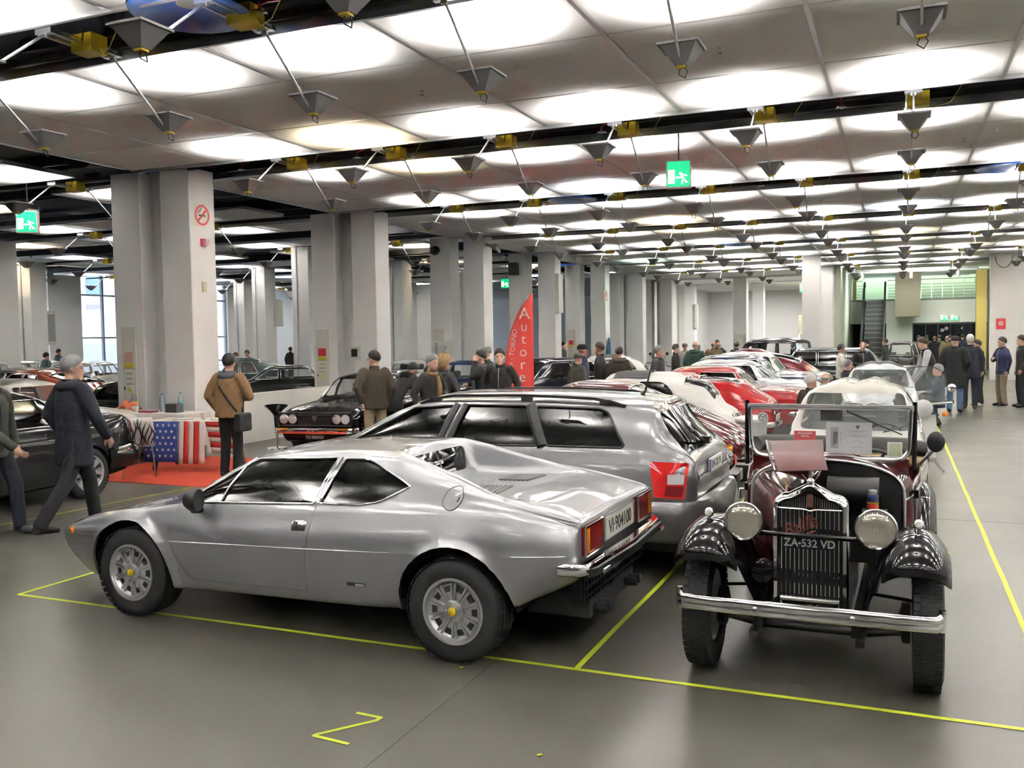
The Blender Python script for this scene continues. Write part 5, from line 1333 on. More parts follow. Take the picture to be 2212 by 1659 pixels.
    for sg in (1, -1): MB().tube([(xw, sg*.53, 1.02), (xw-.02, sg*.535, 1.25), (xw-.03, sg*.535, 1.46)], .014, 8).build('windscreen_post', BK, ws, 50)
    m = MB(); a_, b_, c_ = W3((.12, 1.40)), W3((.30, 1.32)), W3((.46, 1.25)); m.tube([(p[0]+.03, p[1], p[2]) for p in (a_, b_, c_)], [.010, .007, .004], 6); m.build('wiper', BLACKP, ws)
    SK = mat('sticker_white', (.70, .70, .68), .6)
    o = MB().lathe([(.001, 0), (.036, 0), (.036, .001), (.001, .001)], 20, 0, Mx((W3((-.425, 1.345))[0]+.005, -.425, 1.345), (0, 1, 0), (0, 0, 1), (1, 0, 0)), False).build('round_sticker', SK, ws)
    m = MB(); Ms = Mx((W3((-.425, 1.345))[0]+.0068, -.425, 1.345), (0, 1, 0), (0, 0, 1), (1, 0, 0))
    m.tube([Ms @ Vector((.024*math.cos(2*PI*k/20), .024*math.sin(2*PI*k/20), 0)) for k in range(20)], .003, 4, closed=True)
    for a in (.5, 2.6, 4.7): m.bar(Ms @ Vector((0, 0, 0)), Ms @ Vector((.022*math.cos(a), .022*math.sin(a), 0)), .006, .001, up=(1, 0, 0))
    m.build('sticker_print', mat('sticker_grey', (.15, .15, .16), .6), o)
    s2 = MB().box(xw+.004, .37, 1.10, xw+.006, .46, 1.20).build('windscreen_permit', SK, ws); MB().box(xw+.0062, .378, 1.108, xw+.0072, .452, 1.19).build('permit_print', mat('permit_green', (.45, .52, .35), .6), s2)
    MB().box(xw-.05, -.05, 1.33, xw-.035, .09, 1.40).build('rear_view_mirror', BLACKP, ws)
    # cabin: dash, seats, folded hood, mirrors, steering wheel
    MB().box(-1.30, -.50, .90, -1.20, .50, 1.08).build('dashboard', MR, t)
    m = MB()
    for y in (.25, -.25): m.box(-1.95, y-.22, .45, -1.50, y+.22, .62); m.box(-2.08, y-.22, .55, -1.94, y+.22, 1.0)
    m.build('seat', TAN, t)
    steering(t, -1.42, .26, .98, .20, .75)
    rows = []
    for x, z0, h_ in ((-1.98, .93, .02), (-2.06, .97, .08), (-2.20, .98, .11), (-2.36, .96, .10), (-2.50, .92, .06)):
        rows.append([(x-.10*abs(s_)**3+.10*(abs(s_) > .9), .60*s_, z0+h_*(1-.25*abs(s_)**4)) for s_ in [-1+.1*k for k in range(21)]])
    m = MB(); m.grid(rows); ho = m.build('folded_hood', TAN, t, 60); sm = ho.modifiers.new('thickness', 'SOLIDIFY'); sm.thickness = .05
    MB().tube([(rows[1][k][0]+.02, rows[1][k][1], rows[1][k][2]+.025) for k in range(21)], .06, 10).build('hood_bow', mat('dark_hood_band', (.02, .018, .016), .7), ho, 60)
    m = MB(); m.sphere((-1.20, .66, 1.20), .055, 16, sc_=(.35, 1, 1.25)); m.tube([(-1.20, .64, 1.14), (-1.18, .56, 1.05)], .010, 6); m.build('door_mirror', BLACKP, t, 60)
    # papers behind the glass: things of their own
    return t
VT = vintage()
def vworld(x, y, z):
    a = R(-90.5); return (-.443+x*math.cos(a)-y*math.sin(a), 5.37+x*math.sin(a)+y*math.cos(a), z)
PAPER = mat('paper', (.72, .72, .76), .7); PRINT = mat('paper_print', (.12, .12, .14), .7); PRINTL = mat('paper_print_light', (.42, .42, .46), .7)
def sheet(name, label, cx, z0, w, h_, x, tilt, mt, roll=0.):
    o = MB().box(0, -w/2, 0, .002, w/2, h_).build(name, mt, None, None, vworld(x, cx, z0), (roll, 0, R(-90.5))); o.rotation_euler = (0, -tilt, R(-90.5))
    return tag(o, label, 'sign')
p = sheet('information_sheet', 'white printed sheet standing behind the vintage convertible windscreen', .13, 1.11, .29, .21, -1.155, .06, PAPER)
MB().box(.002, -.115, .035, .0028, -.065, .175).build('photo_print', PRINTL, p); MB().prism([(-.098, .055), (-.072, .07), (-.068, .14), (-.085, .15), (-.098, .14)], Mx((.0028, 0, 0), (0, 1, 0), (0, 0, 1), (1, 0, 0)), .0006).build('car_print', PRINT, p)
MB().prism([(.055, .165), (.067, .180), (.067, .19), (.061, .187), (.055, .19), (.049, .187), (.043, .19), (.043, .180)], Mx((.002, 0, 0), (0, 1, 0), (0, 0, 1), (1, 0, 0)), .0006).build('crest_print', PRINT, p)
m = MB()
for z, a, b_ in ((.152, .0, .115), (.145, .02, .09), (.125, .02, .11), (.118, .0, .12), (.111, .04, .09), (.085, .03, .08), (.075, .0, .03), (.075, .06, .10), (.05, .03, .07), (.042, .01, .09)): m.box(.002, a, z, .0026, b_, z+.0028)
for z, h_ in ((.12, .02), (.09, .015), (.07, .01)): m.box(.002, -.052, z, .0026, -.046, z+h_)
m.build('text_print', PRINTL, p)
p = sheet('red_leaflet', 'small red leaflet on the vintage convertible dashboard', -.15, 1.175, .14, .08, -1.16, .1, mat('leaflet_red', (.55, .03, .035), .6))
text('leaflet_text', 'FRANCOSIX\nhisteria', .017, Mx((.0022, .0, .055), (0, 1, 0), (0, 0, 1)), PLATEW, p, .0004, bold=.0004)
m = MB()
for y in (-.03, -.01, .02, .035): m.box(.002, y, .008, .0026, y+.006, .016)
m.build('leaflet_print', PLATEW, p)
t = thing('additive_can', 'small blue can with yellow and red label in the vintage engine bay', 'can', vworld(-.55, .30, .845), R(-90.5))
MB().lathe([(.034, 0), (.034, .085), (.030, .10), (.001, .10)], 18, 0, None, False).build('can_body', mat('can_blue', (.02, .035, .12), .35), t, 40)
MB().lathe([(.0346, .012), (.0346, .058)], 18, 0, None, False).build('yellow_label', mat('can_yellow', (.70, .48, .03), .4), t, 40); MB().lathe([(.035, .018), (.035, .047)], 18, 0, None, False, -.9, .9).build('red_label', mat('can_red', (.45, .03, .03), .4), t, 40)
MB().lathe([(.026, .10), (.026, .125), (.001, .127)], 18, 0, None, False).build('cap', STEEL, t, 40)
MB().box(-.07, -.06, -.015, .06, .08, 0).build('battery_shelf', mat('engine_black', (.010, .010, .011), .45), VT, None, (-.55, .30, .845))
MB().bar((-.56, .30, .42), (-.56, .30, .835), .05, .05).build('shelf_bracket', mat('engine_black', (.010, .010, .011), .45), VT)
# ================================================================== people
def remesh(m, vox, smooth=4):
    me = m.mesh('p', [WHITE]); o = bpy.data.objects.new('tmp', me); TS.collection.objects.link(o)
    r_ = o.modifiers.new('r', 'REMESH'); r_.mode = 'VOXEL'; r_.voxel_size = vox; r_.adaptivity = 0
    s_ = o.modifiers.new('s', 'SMOOTH'); s_.iterations = smooth; s_.factor = .5
    vl = TS.view_layers[0]; vl.update()
    out = bpy.data.meshes.new_from_object(o.evaluated_get(vl.depsgraph)); bpy.data.objects.remove(o); bpy.data.meshes.remove(me)
    return out
def limb(m, pts, rad, n=12):
    P = [Vector(p) for p in pts]; Q = []; rr = []
    for i in range(len(P)-1):
        for j in range(4): Q.append(P[i].lerp(P[i+1], j/4)); rr.append(rad[i]+(rad[i+1]-rad[i])*j/4)
    Q.append(P[-1]); rr.append(rad[-1]); m.tube(Q, rr, n)
    m.sphere(P[0], rad[0], n); m.sphere(P[-1], rad[-1], n)
    for i in range(1, len(P)-1): m.sphere(P[i], rad[i]*1.02, n)
def rings(m, rs, n=20):                           # rs: (centre, rx, ry)
    rows = [[(c[0]+rx*math.cos(2*PI*k/n), c[1]+ry*math.sin(2*PI*k/n), c[2]) for k in range(n)] for c, rx, ry in rs]
    m.grid(rows, closed_u=True); m.add(rows[0], [tuple(range(n))[::-1]]); m.add(rows[-1], [tuple(range(n))])
SKIN = mat('skin', (.46, .27, .20), .55, noise=(30, .06)); SKIN2 = mat('skin_pale', (.52, .33, .26), .55, noise=(30, .06))
HAIRS = {'dark': mat('hair_dark', (.012, .010, .009), .6, bump=(90, .6)), 'brown': mat('hair_brown', (.045, .028, .018), .6, bump=(90, .6)), 'grey': mat('hair_grey', (.18, .18, .18), .65, bump=(90, .6)),
         'white': mat('hair_white', (.55, .54, .52), .65, bump=(90, .6)), 'blond': mat('hair_blond', (.24, .15, .07), .65, bump=(40, .9))}
CL = {}
def cloth(col, nm=None):
    k = tuple(col)
    if k not in CL: CL[k] = mat('cloth_%d' % len(CL), col, .85, noise=(14, .14), bump=(11, .9))
    return CL[k]
ARMS = {'down': ((-.04, .27, 1.16), (.03, .27, .90)), 'pocket': ((-.09, .275, 1.17), (.05, .20, .92)), 'front': ((.06, .28, 1.16), (.27, .08, 1.13)), 'phone': ((.14, .27, 1.28), (.12, .12, 1.56)), 'chest': ((.08, .27, 1.17), (.24, .02, 1.22)),
        'reach': ((.22, .26, 1.26), (.48, .22, 1.18)), 'back': ((-.12, .27, 1.17), (-.10, .22, .93)), 'swingf': ((.06, .27, 1.17), (.20, .26, .95)), 'swingb': ((-.12, .27, 1.18), (-.14, .28, .93)), 'low': ((.20, .26, 1.12), (.42, .16, .92))}
def person(label, x, y, facing, height=1.75, top=(.02, .02, .02), legs=(.02, .02, .025), hair='dark', coat=.82, arms=('down', 'down'), stride=0., lean=0., look=0., z0=0., shoes=(.012, .012, .012), collar=None, hat=None, glasses=False, vox=.02, skin=SKIN, sit=0., hood=False, sleeve=None, scarf=None, bulk=1.0, hairlen=0., bag=None, cam_=False):
    S = height/1.75; H_ = lambda p: Vector(p)*1.0
    # joints (height 1.75), +x forward, +y left
    hip = .92-sit; ln = lean
    def up(p):                                    # lean the upper body about the hip
        v = Vector(p); dz = v.z-.92
        return Vector((v.x*math.cos(ln)+dz*math.sin(ln), v.y, hip+dz*math.cos(ln)-v.x*math.sin(ln)))
    a1 = R(stride); ft = {}
    legp = {}
    for sg, st in ((1, a1), (-1, -a1)):
        hp = Vector((0, sg*.09, hip)); kn = Vector((.43*math.sin(st)+.03+(.25 if sit > .1 else 0), sg*.105, max(.30, hip-.42*math.cos(st)) if sit < .1 else .45)); an = Vector((kn.x+.42*math.sin(st*.6-max(0, -st)*.9)-(.04 if sit < .1 else .25), sg*.11, .085+max(0, -st)*.12))
        legp[sg] = (hp, kn, an)
    arm = {}
    for sg, k in ((1, arms[0]), (-1, arms[1])):
        e, w = ARMS[k]; arm[sg] = (up((0, sg*.185*bulk, 1.43)), up((e[0], sg*e[1]*(.5+.5*bulk), e[2])), up((w[0], sg*w[1], w[2])))
    hc = up((.018, 0, 1.632)); Mh = Matrix.Translation(hc) @ Matrix.Diagonal((1.07, 1.07, 1.07, 1)) @ Matrix.Rotation(R(look), 4, 'Z') @ Matrix.Rotation(ln*.6, 4, 'Y')
    hv = lambda p: Mh @ Vector(p)
    def ell(m, c, r_, n=16): 
        o = len(m.v); m.sphere((0, 0, 0), 1, n); 
        for i in range(o, len(m.v)): v = Vector(m.v[i]); m.v[i] = tuple(hv((c[0]+v.x*r_[0], c[1]+v.y*r_[1], c[2]+v.z*r_[2])))
    b = MB()
    ell(b, (-.008, 0, .022), (.096, .074, .098)); ell(b, (.026, 0, -.045), (.066, .056, .078)); ell(b, (.080, 0, -.012), (.016, .013, .030)); ell(b, (.092, 0, -.028), (.014, .013, .012))
    ell(b, (.058, 0, -.098), (.026, .028, .022)); ell(b, (.074, 0, -.066), (.016, .026, .010)); ell(b, (.074, 0, .022), (.014, .048, .010))
    for sg in (1, -1): ell(b, (-.005, sg*.074, -.010), (.018, .010, .030), 10)
    limb(b, [hv((-.022, 0, -.06)), up((-.015, 0, 1.47)), up((-.01, 0, 1.40))], [.052, .055, .07])
    rings(b, [(up((0, 0, z)), rx, ry) for z, rx, ry in ((.86, .09, .13), (1.0, .09, .12), (1.2, .095, .13), (1.36, .095, .15), (1.44, .07, .10))])
    for sg in (1, -1):
        s_, e, w = arm[sg]; limb(b, [s_+Vector((0, -sg*.05, -.03)), s_.lerp(e, .4), e, w], [.035, .040, .036, .030])
        hp, kn, an = legp[sg]; limb(b, [hp, kn, an], [.08, .052, .04])
    me = remesh(b, vox*.72, 2)
    # hands: palm, four unequal bent fingers and a thumb
    hd = MB()
    for sg in (1, -1):
        s_, e, w = arm[sg]; d = (w-e).normalized(); nrm = Vector((0, -sg, 0)); side_ = d.cross(nrm).normalized()
        nrm = side_.cross(d).normalized()
        limb(hd, [w-d*.03, w+d*.03, w+d*.075], [.026, .034, .030], 8)
        for k, (off, L_) in enumerate(((-.026, .062), (-.009, .072), (.009, .070), (.025, .055))):
            p0 = w+d*.075+side_*off; p1 = p0+d*L_*.55+nrm*.010; p2 = p1+d*L_*.40+nrm*.028; hd.tube([p0-d*.02, p0, p1, p2], [.010, .010, .009, .007], 6)
        q = w+d*.02+side_*(-.030); hd.tube([q, q+d*.03-side_*.022+nrm*.01, q+d*.058-side_*.024+nrm*.022], [.012, .011, .008], 6)
    hm = hd.mesh('h', [skin]); bm = bmesh.new(); bm.from_mesh(me); bm.from_mesh(hm); bm.to_mesh(me); bm.free()
    me.materials.clear(); me.materials.append(skin); shade(me, 60); bpy.data.meshes.remove(hm)
    root = link('person', me, None, (x, y, z0), (0, 0, R(facing))); root.scale = (S, S, S); tag(root, label, 'person')
    me.name = 'body'
    # eyes, brows, mouth
    if vox <= .021:
        for sg in (1, -1):
            f = MB(); f.sphere((0, 0, 0), .0085, 8); f.v = [tuple(hv((.0785+v[0]*.6, sg*.030+v[1]*1.3, .004+v[2]*.7))) for v in f.v]; f.build('eye', mat('eye_dark', (.02, .018, .016), .3), root, 60)
            MB().tube([hv((.083, sg*.016, .021)), hv((.082, sg*.032, .025)), hv((.071, sg*.047, .020))], .0036, 5).build('eyebrow', HAIRS['dark' if hair in ('dark', 'brown', 'bald') else 'grey'], root)
        MB().tube([hv((.078, .020, -.067)), hv((.087, 0, -.066)), hv((.078, -.020, -.067))], .003, 5).build('mouth', mat('lips', (.25, .08, .07), .5), root)
    # hair
    if hair != 'bald' and hat is None:
        hm = MB(); n, mm = 32, 20; rows = []
        for i in range(mm+1):
            th = PI*.72*i/mm
            rows.append([])
            for k in range(n):
                a = 2*PI*k/n; back = .5-.5*math.cos(a)
                lim = PI*(.33+.34*back**.65)+hairlen*back
                tt = min(th, lim); q = min(1, tt/lim); thk = (.016+(.035 if hair == 'blond' else 0))*(1-q**5)+.001
                tuft = 1+.35*math.sin(11*a+4.1*i)*math.sin(5*a-2.3*i)
                rr_ = Vector((.096, .074, .098))+Vector((1, 1, 1.15))*thk*tuft
                r3 = Vector((math.sin(tt)*math.cos(a)*rr_.x-.008, math.sin(tt)*math.sin(a)*rr_.y, .022+math.cos(tt)*rr_.z))
                if hairlen and tt > PI*.5: r3.z -= hairlen*.12*(tt-PI*.5)
                rows[-1].append(hv(r3))
        hm.grid(rows, closed_u=True); hm.add(rows[-1], [tuple(range(n))])
        hm.build('hair', HAIRS[hair], root, 70)
    elif hair == 'bald' and hat is None:
        hm = MB(); rows = []
        for i in range(5):
            tt = PI*(.47+.04*i); rows.append([hv((math.sin(tt)*math.cos(a)*.101-.010, math.sin(tt)*math.sin(a)*.079, .022+math.cos(tt)*.103)) for a in [PI*.42+PI*1.16*k/16 for k in range(17)]])
        hm.grid(rows); hm.build('hair', HAIRS['grey'], root, 70)
    if hat:
        hm = MB(); M = Mh @ Matrix.Translation((-.012, 0, .030)) @ Matrix.Diagonal((1.12, .88, 1, 1)); c_ = cloth(hat)
        hm.lathe([(.099, -.012), (.101, .03), (.090, .068), (.060, .092), (.001, .100)], 20, 0, M, False); hm.build('beanie', c_, root, 60)
    if glasses:
        g = MB()
        for sg in (1, -1): g.tube([hv((.094, sg*.031+.021*math.cos(2*PI*k/12), .004+.016*math.sin(2*PI*k/12))) for k in range(12)], .0022, 4, closed=True); g.tube([hv((.090, sg*.052, .008)), hv((.0, sg*.078, .008))], .002, 4)
        g.build('glasses', BLACKP, root)
    # trousers
    tr = MB(); rings(tr, [((0, 0, hip-.06), .10, .15), ((0, 0, hip+.04), .115, .168), ((up((0, 0, 1.02))), .112, .160)])
    for sg in (1, -1):
        hp, kn, an = legp[sg]; limb(tr, [hp+Vector((0, 0, .0)), hp.lerp(kn, .35), kn, kn.lerp(an, .5), an+Vector((-.005, 0, .0))], [.092, .092, .075, .070, .066])
    tm = remesh(tr, vox, 3); tm.materials.clear(); tm.materials.append(cloth(legs)); shade(tm, 60); link('trousers', tm, root)
    # jacket
    jk = MB(); B = bulk
    prof = [(1.455, .070*B, .095*B), (1.43, .098*B, .165*B), (1.38, .118*B, .192*B), (1.26, .130*B, .195*B), (1.10, .128*B, .180*B), (.98, .132*B, .188*B), (.88, .138*B, .198*B)]
    prof = [p for p in prof if p[0] > coat+.03]+[(coat, .140*B, .202*B+max(0, .85-coat)*.12)]
    rs = [(up((-.004, 0, z)) if z > .80 else Vector((.0, 0, hip+(z-.92))), rx, ry) for z, rx, ry in prof]
    rings(jk, rs[::-1], 24)
    if sleeve is None:
        for sg in (1, -1):
            s_, e, w = arm[sg]; limb(jk, [s_+Vector((0, -sg*.03, -.01)), s_.lerp(e, .5), e, e.lerp(w, .6), w-(w-e).normalized()*.015], [.080*B, .071*B, .060*B, .054*B, .048*B])
    jm = remesh(jk, vox, 3); jm.materials.clear(); jm.materials.append(cloth(top)); shade(jm, 60); jo = link('jacket', jm, root)
    if sleeve is not None:
        for sg in (1, -1):
            sl = MB(); s_, e, w = arm[sg]; limb(sl, [s_+Vector((0, -sg*.03, -.01)), s_.lerp(e, .5), e, e.lerp(w, .6), w-(w-e).normalized()*.015], [.080, .072, .060, .052, .045]); sm_ = remesh(sl, vox, 2); sm_.materials.clear(); sm_.materials.append(cloth(sleeve)); shade(sm_, 60); link('sleeve', sm_, root)
    if vox <= .021:
        MB().tube([up((.004+1.0*rx-.006, 0, z)) for z, rx, ry in prof if z > coat+.01], .006, 5).build('zip', BLACKP if top[0] > .02 else STEEL, root)
        for sg in (1, -1): MB().tube([up((.112*B, sg*.075, 1.00)), up((.095*B, sg*.125, .90))], .006, 5).build('pocket_seam', BLACKP, root)
    c_ = cloth(collar or top); cm = MB()
    rows = [[up((-.008+rx*math.cos(2*PI*k/20), ry*math.sin(2*PI*k/20), z+.015*math.cos(2*PI*k/20+PI))) for k in range(20)] for z, rx, ry in ((1.43, .085, .10), (1.475, .078, .085), (1.515, .082, .084), (1.515, .072, .074), (1.46, .066, .070))]
    cm.grid(rows, closed_u=True); cm.build('collar', c_, root, 60)
    if hood:
        hm = MB(); rows = [[up((-.05-.10*math.sin(PI*j/6)*(.6+.4*math.cos(PI*(k/12-.5)))+.045*abs(k/12-.5)*2, .16*math.sin(PI*(k/12-.5))*(1-.2*j/6), 1.53-.16*j/6)) for k in range(13)] for j in range(7)]
        hm.grid(rows); hm.build('hood', c_, root, 60)
    if scarf:
        sm_ = MB(); sm_.tube([up((.07*math.cos(2*PI*k/16)-.0, .085*math.sin(2*PI*k/16), 1.475)) for k in range(16)], .034, 8, closed=True); sm_.tube([up((.09, .03, 1.45)), up((.135, .05, 1.30)), up((.14, .06, 1.05))], [.04, .045, .05], 8); sm_.build('scarf', cloth(scarf), root, 60)
    # shoes
    for sg in (1, -1):
        hp, kn, an = legp[sg]; sh_ = MB(); pit_ = max(0, an.z-.085)*4
        limb(sh_, [an+Vector((-.045, 0, -.035)), an+Vector((.05, 0, -.042)), an+Vector((.155, sg*.012, -.055-pit_*.06))], [.040, .042, .030], 10)
        for i, v in enumerate(sh_.v): sh_.v[i] = (v[0], v[1], max(v[2], an.z-.085))
        sh_.build('shoe', cloth(shoes), root, 60)
    if bag:
        bm_ = MB(); bm_.tube([up((.10, .10, 1.44)), up((.0, .16, 1.47)), up((-.14, .06, 1.30)), up((-.15, -.08, 1.12)), up((-.10, -.20, .95))], .018, 6); bm_.tube([up((.10, .10, 1.44)), up((.135, .0, 1.30)), up((.12, -.14, 1.08)), up((-.02, -.24, .95))], .018, 6)
        st = bm_.build('bag_strap', cloth((.015, .015, .016)), root, 60)
        bb = MB(); c0 = up((-.06, -.27, .80)); bb.cbox(c0, (.30, .10, .26)); bo = bb.build('shoulder_bag', cloth((.015, .015, .016)), root); bv = bo.modifiers.new('b', 'BEVEL'); bv.width = .03; bv.segments = 3
    return root
BK_ = (.010, .010, .011); NV = (.010, .013, .024); JN = (.045, .075, .135); BR = (.030, .022, .015); OL = (.050, .045, .026); GY = (.045, .045, .048)
V1, V2, V3 = .016, .020, .027
person('man in black knit cap and grey green jacket at the left edge holding a camera', -8.45, 6.55, 8, 1.72, top=(.030, .032, .026), legs=(.008, .010, .018), hair='dark', hat=(.008, .008, .009), arms=('down', 'low'), stride=18, coat=.80, vox=V1, glasses=True, shoes=(.05, .05, .055), look=-5)
person('man in long navy coat walking past the black coupe, seen from behind', -7.78, 6.95, 78, 1.79, top=(.008, .010, .018), legs=(.007, .007, .009), hair='grey', coat=.66, arms=('pocket', 'swingf'), stride=24, look=-35, vox=V1, hood=True, scarf=None, collar=(.012, .014, .022), bulk=1.10)
person('man in tan jacket with black shoulder bag seen from behind on the red carpet', -8.70, 10.45, 92, 1.72, z0=.009, top=(.170, .098, .045), legs=(.006, .006, .008), hair='dark', coat=.86, arms=('pocket', 'front'), vox=V1, hood=True, collar=(.06, .065, .075), bag=1, bulk=1.14, look=20)
person('man in brown jacket and khaki trousers bending his head beside the black coupe', -7.72, 12.75, 125, 1.72, top=(.040, .030, .020), legs=(.24, .19, .12), hair='dark', arms=('back', 'pocket'), look=55, vox=V2, glasses=True, bulk=1.08, lean=.05)
person('person in black leaning over behind the man in the brown jacket', -7.95, 13.75, 75, 1.68, top=BK_, legs=BK_, hair='dark', lean=.75, arms=('low', 'low'), vox=V2, coat=.72, hood=True)
person('bald man in black hooded jacket with his back to the camera', -7.45, 14.2, 55, 1.66, top=NV, legs=BK_, hair='bald', arms=('front', 'front'), vox=V2, hood=True, skin=SKIN2, look=-20, collar=BK_)
person('grey haired man in dark jacket with olive patterned scarf looking down', -6.30, 11.9, -12, 1.68, top=(.022, .020, .018), legs=BK_, hair='grey', arms=('front', 'pocket'), vox=V1, scarf=(.16, .10, .04), lean=.10, look=-10)
person('woman with curly blond hair in dark grey quilted coat seen from behind', -6.72, 13.22, 70, 1.62, top=(.028, .027, .030), legs=BK_, hair='blond', arms=('front', 'front'), vox=V2, hood=True, coat=.70, hairlen=.5)
person('man with grey knit cap and glasses behind the phoning man', -7.42, 16.43, 175, 1.72, top=BK_, legs=BK_, hair='grey', hat=(.10, .10, .10), glasses=True, vox=V2)
person('dark haired man in black coat holding a phone to his ear', -6.87, 15.0, 200, 1.68, top=BK_, legs=BK_, hair='dark', arms=('phone', 'front'), vox=V2, scarf=(.10, .10, .11), look=15)
person('man in black leather jacket standing in front of the red flag', -5.97, 13.77, -82, 1.72, top=(.010, .010, .010), legs=BK_, hair='dark', vox=V1, arms=('pocket', 'pocket'), collar=BK_, look=12)
person('man in navy puffer jacket and black cap behind the maroon sports car', -6.17, 18.6, 30, 1.74, top=(.016, .024, .055), legs=(.10, .17, .30), hair='dark', hat=BK_, arms=('pocket', 'pocket'), vox=V2, bulk=1.1)
person('short person in olive coat and cap among the group behind the maroon car', -6.05, 17.95, 60, 1.56, top=(.050, .050, .036), legs=BK_, hair='grey', hat=(.06, .055, .05), vox=V3, coat=.65)
person('tall man in black coat turning left in the group behind the maroon car', -6.0, 19.3, 190, 1.76, top=BK_, legs=NV, hair='brown', vox=V3)
person('person in dark hooded jacket at the right of the group behind the maroon car', -5.55, 19.25, 100, 1.66, top=BR, legs=BK_, hair='dark', vox=V3, hood=True)
person('far small man in brown coat between two hall columns', -11.2, 31.6, 0, 1.70, top=BR, legs=BK_, hair='dark', vox=V3)
person('grey haired man in dark grey jacket walking right beside the motorcycle', -4.64, 19.08, -5, 1.68, top=(.030, .030, .033), legs=BK_, hair='grey', vox=V2, skin=SKIN2)
person('man in dark brown jacket looking up near the motorcycles', -5.78, 25.75, 20, 1.64, top=(.018, .014, .012), legs=BK_, hair='brown', vox=V3)
person('person in black and white jacket with patterned cap in the far group', -6.3, 29.4, -70, 1.64, top=(.20, .20, .20), legs=BK_, hair='dark', hat=(.10, .10, .10), vox=V3)
person('man in dark green puffer jacket seen from behind in the far group', -5.20, 25.6, 80, 1.72, top=(.012, .030, .026), legs=BK_, hair='bald', vox=V3, bulk=1.15, hood=True)
person('grey haired person in dark coat behind the green puffer jacket', -6.25, 31.2, 60, 1.58, top=BR, legs=BK_, hair='grey', vox=V3)
person('man in long olive brown coat seen from behind in the far group', -5.35, 29.2, 90, 1.70, top=(.085, .062, .030), legs=BK_, hair='bald', vox=V3, coat=.60, bulk=1.12)
person('man in black coat right of the olive brown coat', -5.5, 30.9, 90, 1.66, top=BK_, legs=BK_, hair='bald', vox=V3, bulk=1.1)
person('slim person in black standing by the column in the far group', -5.9, 32.9, 100, 1.70, top=BK_, legs=BK_, hair='dark', vox=V3)
person('dark figure alone between the far group and the prewar saloon', -5.05, 31.8, 90, 1.64, top=BK_, legs=BK_, hair='dark', vox=V3)
person('dark figure behind the black prewar saloon roof', -5.35, 39.0, 90, 1.66, top=BK_, legs=BK_, hair='dark', vox=V3)
person('woman in white jacket facing right behind the dark estate', -1.35, 24.95, 0, 1.60, top=(.62, .58, .52), legs=BK_, hair='dark', arms=('front', 'chest'), vox=V2, skin=SKIN2)
person('bald man in black jacket beside the woman in white', -.85, 25.55, -80, 1.66, top=BK_, legs=NV, hair='bald', arms=('front', 'front'), vox=V2, skin=SKIN2, look=-10)
person('grey haired person sitting low behind the rusty white car', -1.08, 22.4, 30, 1.68, top=NV, legs=BK_, hair='grey', sit=.42, vox=V3, arms=('front', 'front'))
person('white haired man crouching left of the blue and white small car', -1.35, 16.1, 60, 1.62, top=BR, legs=BK_, hair='white', sit=.44, vox=V2, arms=('front', 'front'), look=-30)
person('bald man crouching beside the white haired man', -1.2, 17.4, 90, 1.62, top=BR, legs=BK_, hair='bald', sit=.46, vox=V2, arms=('front', 'front'))
person('man in black padded vest with grey sleeves leaning over the blue and white car', .72, 22.6, 190, 1.80, top=(.010, .011, .014), sleeve=(.36, .36, .38), legs=(.020, .032, .055), hair='brown', lean=.30, arms=('low', 'low'), vox=V2, skin=SKIN2, look=-10)
person('grey haired man in navy jacket crouching right of the blue and white car', .75, 20.5, 170, 1.62, top=(.014, .020, .045), legs=(.03, .03, .034), hair='grey', sit=.42, vox=V2, arms=('front', 'front'))
person('man in long black padded coat and jeans in the right aisle', 1.23, 24.1, 75, 1.78, top=(.008, .008, .009), legs=(.085, .140, .240), hair='dark', hat=BK_, coat=.58, vox=V2, bulk=1.16, arms=('down', 'pocket'))
person('white haired man in dark suit behind the long black coat', 1.62, 25.2, 95, 1.80, top=NV, legs=NV, hair='white', coat=.72, vox=V2, skin=SKIN2, shoes=(.10, .06, .03))
person('young man in dark green jacket and white trainers holding a phone', 1.90, 26.4, 205, 1.66, top=(.022, .024, .020), legs=NV, hair='dark', arms=('front', 'pocket'), vox=V2, shoes=(.60, .58, .52), lean=.06)
person('boy in blue jacket and beige trousers touching his chin', 2.42, 26.3, 205, 1.72, top=(.016, .020, .060), legs=(.22, .17, .12), hair='dark', arms=('down', 'chest'), vox=V2)
person('boy in black jacket at the right edge of the picture', 2.82, 26.0, 190, 1.76, top=BK_, legs=BK_, hair='brown', arms=('pocket', 'down'), vox=V2)
person('far man in dark coat walking to the glass doors', 1.45, 44.2, 90, 1.70, top=BK_, legs=BK_, hair='bald', vox=V3)
person('far man in olive jacket and red trousers walking to the glass doors', 1.85, 42.2, 95, 1.70, top=(.16, .14, .08), legs=(.16, .012, .015), hair='bald', vox=V3)
person('dark haired person in black at the foot of the escalator', -1.05, 35.9, 150, 1.62, top=BK_, legs=BK_, hair='dark', vox=V3)
person('man in dark green jacket right of the escalator', -.45, 37.2, 170, 1.64, top=(.018, .024, .022), legs=BK_, hair='dark', vox=V3)
for i, (x, y, c) in enumerate(((.9, 49.3, BK_), (1.3, 50.1, BR), (2.3, 49.6, BK_), (2.9, 50.4, NV), (1.8, 48.6, OL))):
    person('dark figure in the crowd before the far glass doors, %s from the left' % ordn((0, 1, 3, 4, 2)[i]), x, y, 90, 1.70, top=c, legs=BK_, hair='dark', vox=.034)
person('curly dark haired person left of the left hall column', -25.6, 21.9, 80, 1.64, top=(.05, .07, .09), legs=BK_, hair='dark', vox=V3, hood=True)
person('dark haired person in teal coat by the left window', -31.9, 27.9, 80, 1.71, top=(.06, .08, .09), legs=BK_, hair='dark', vox=V3, hood=True)
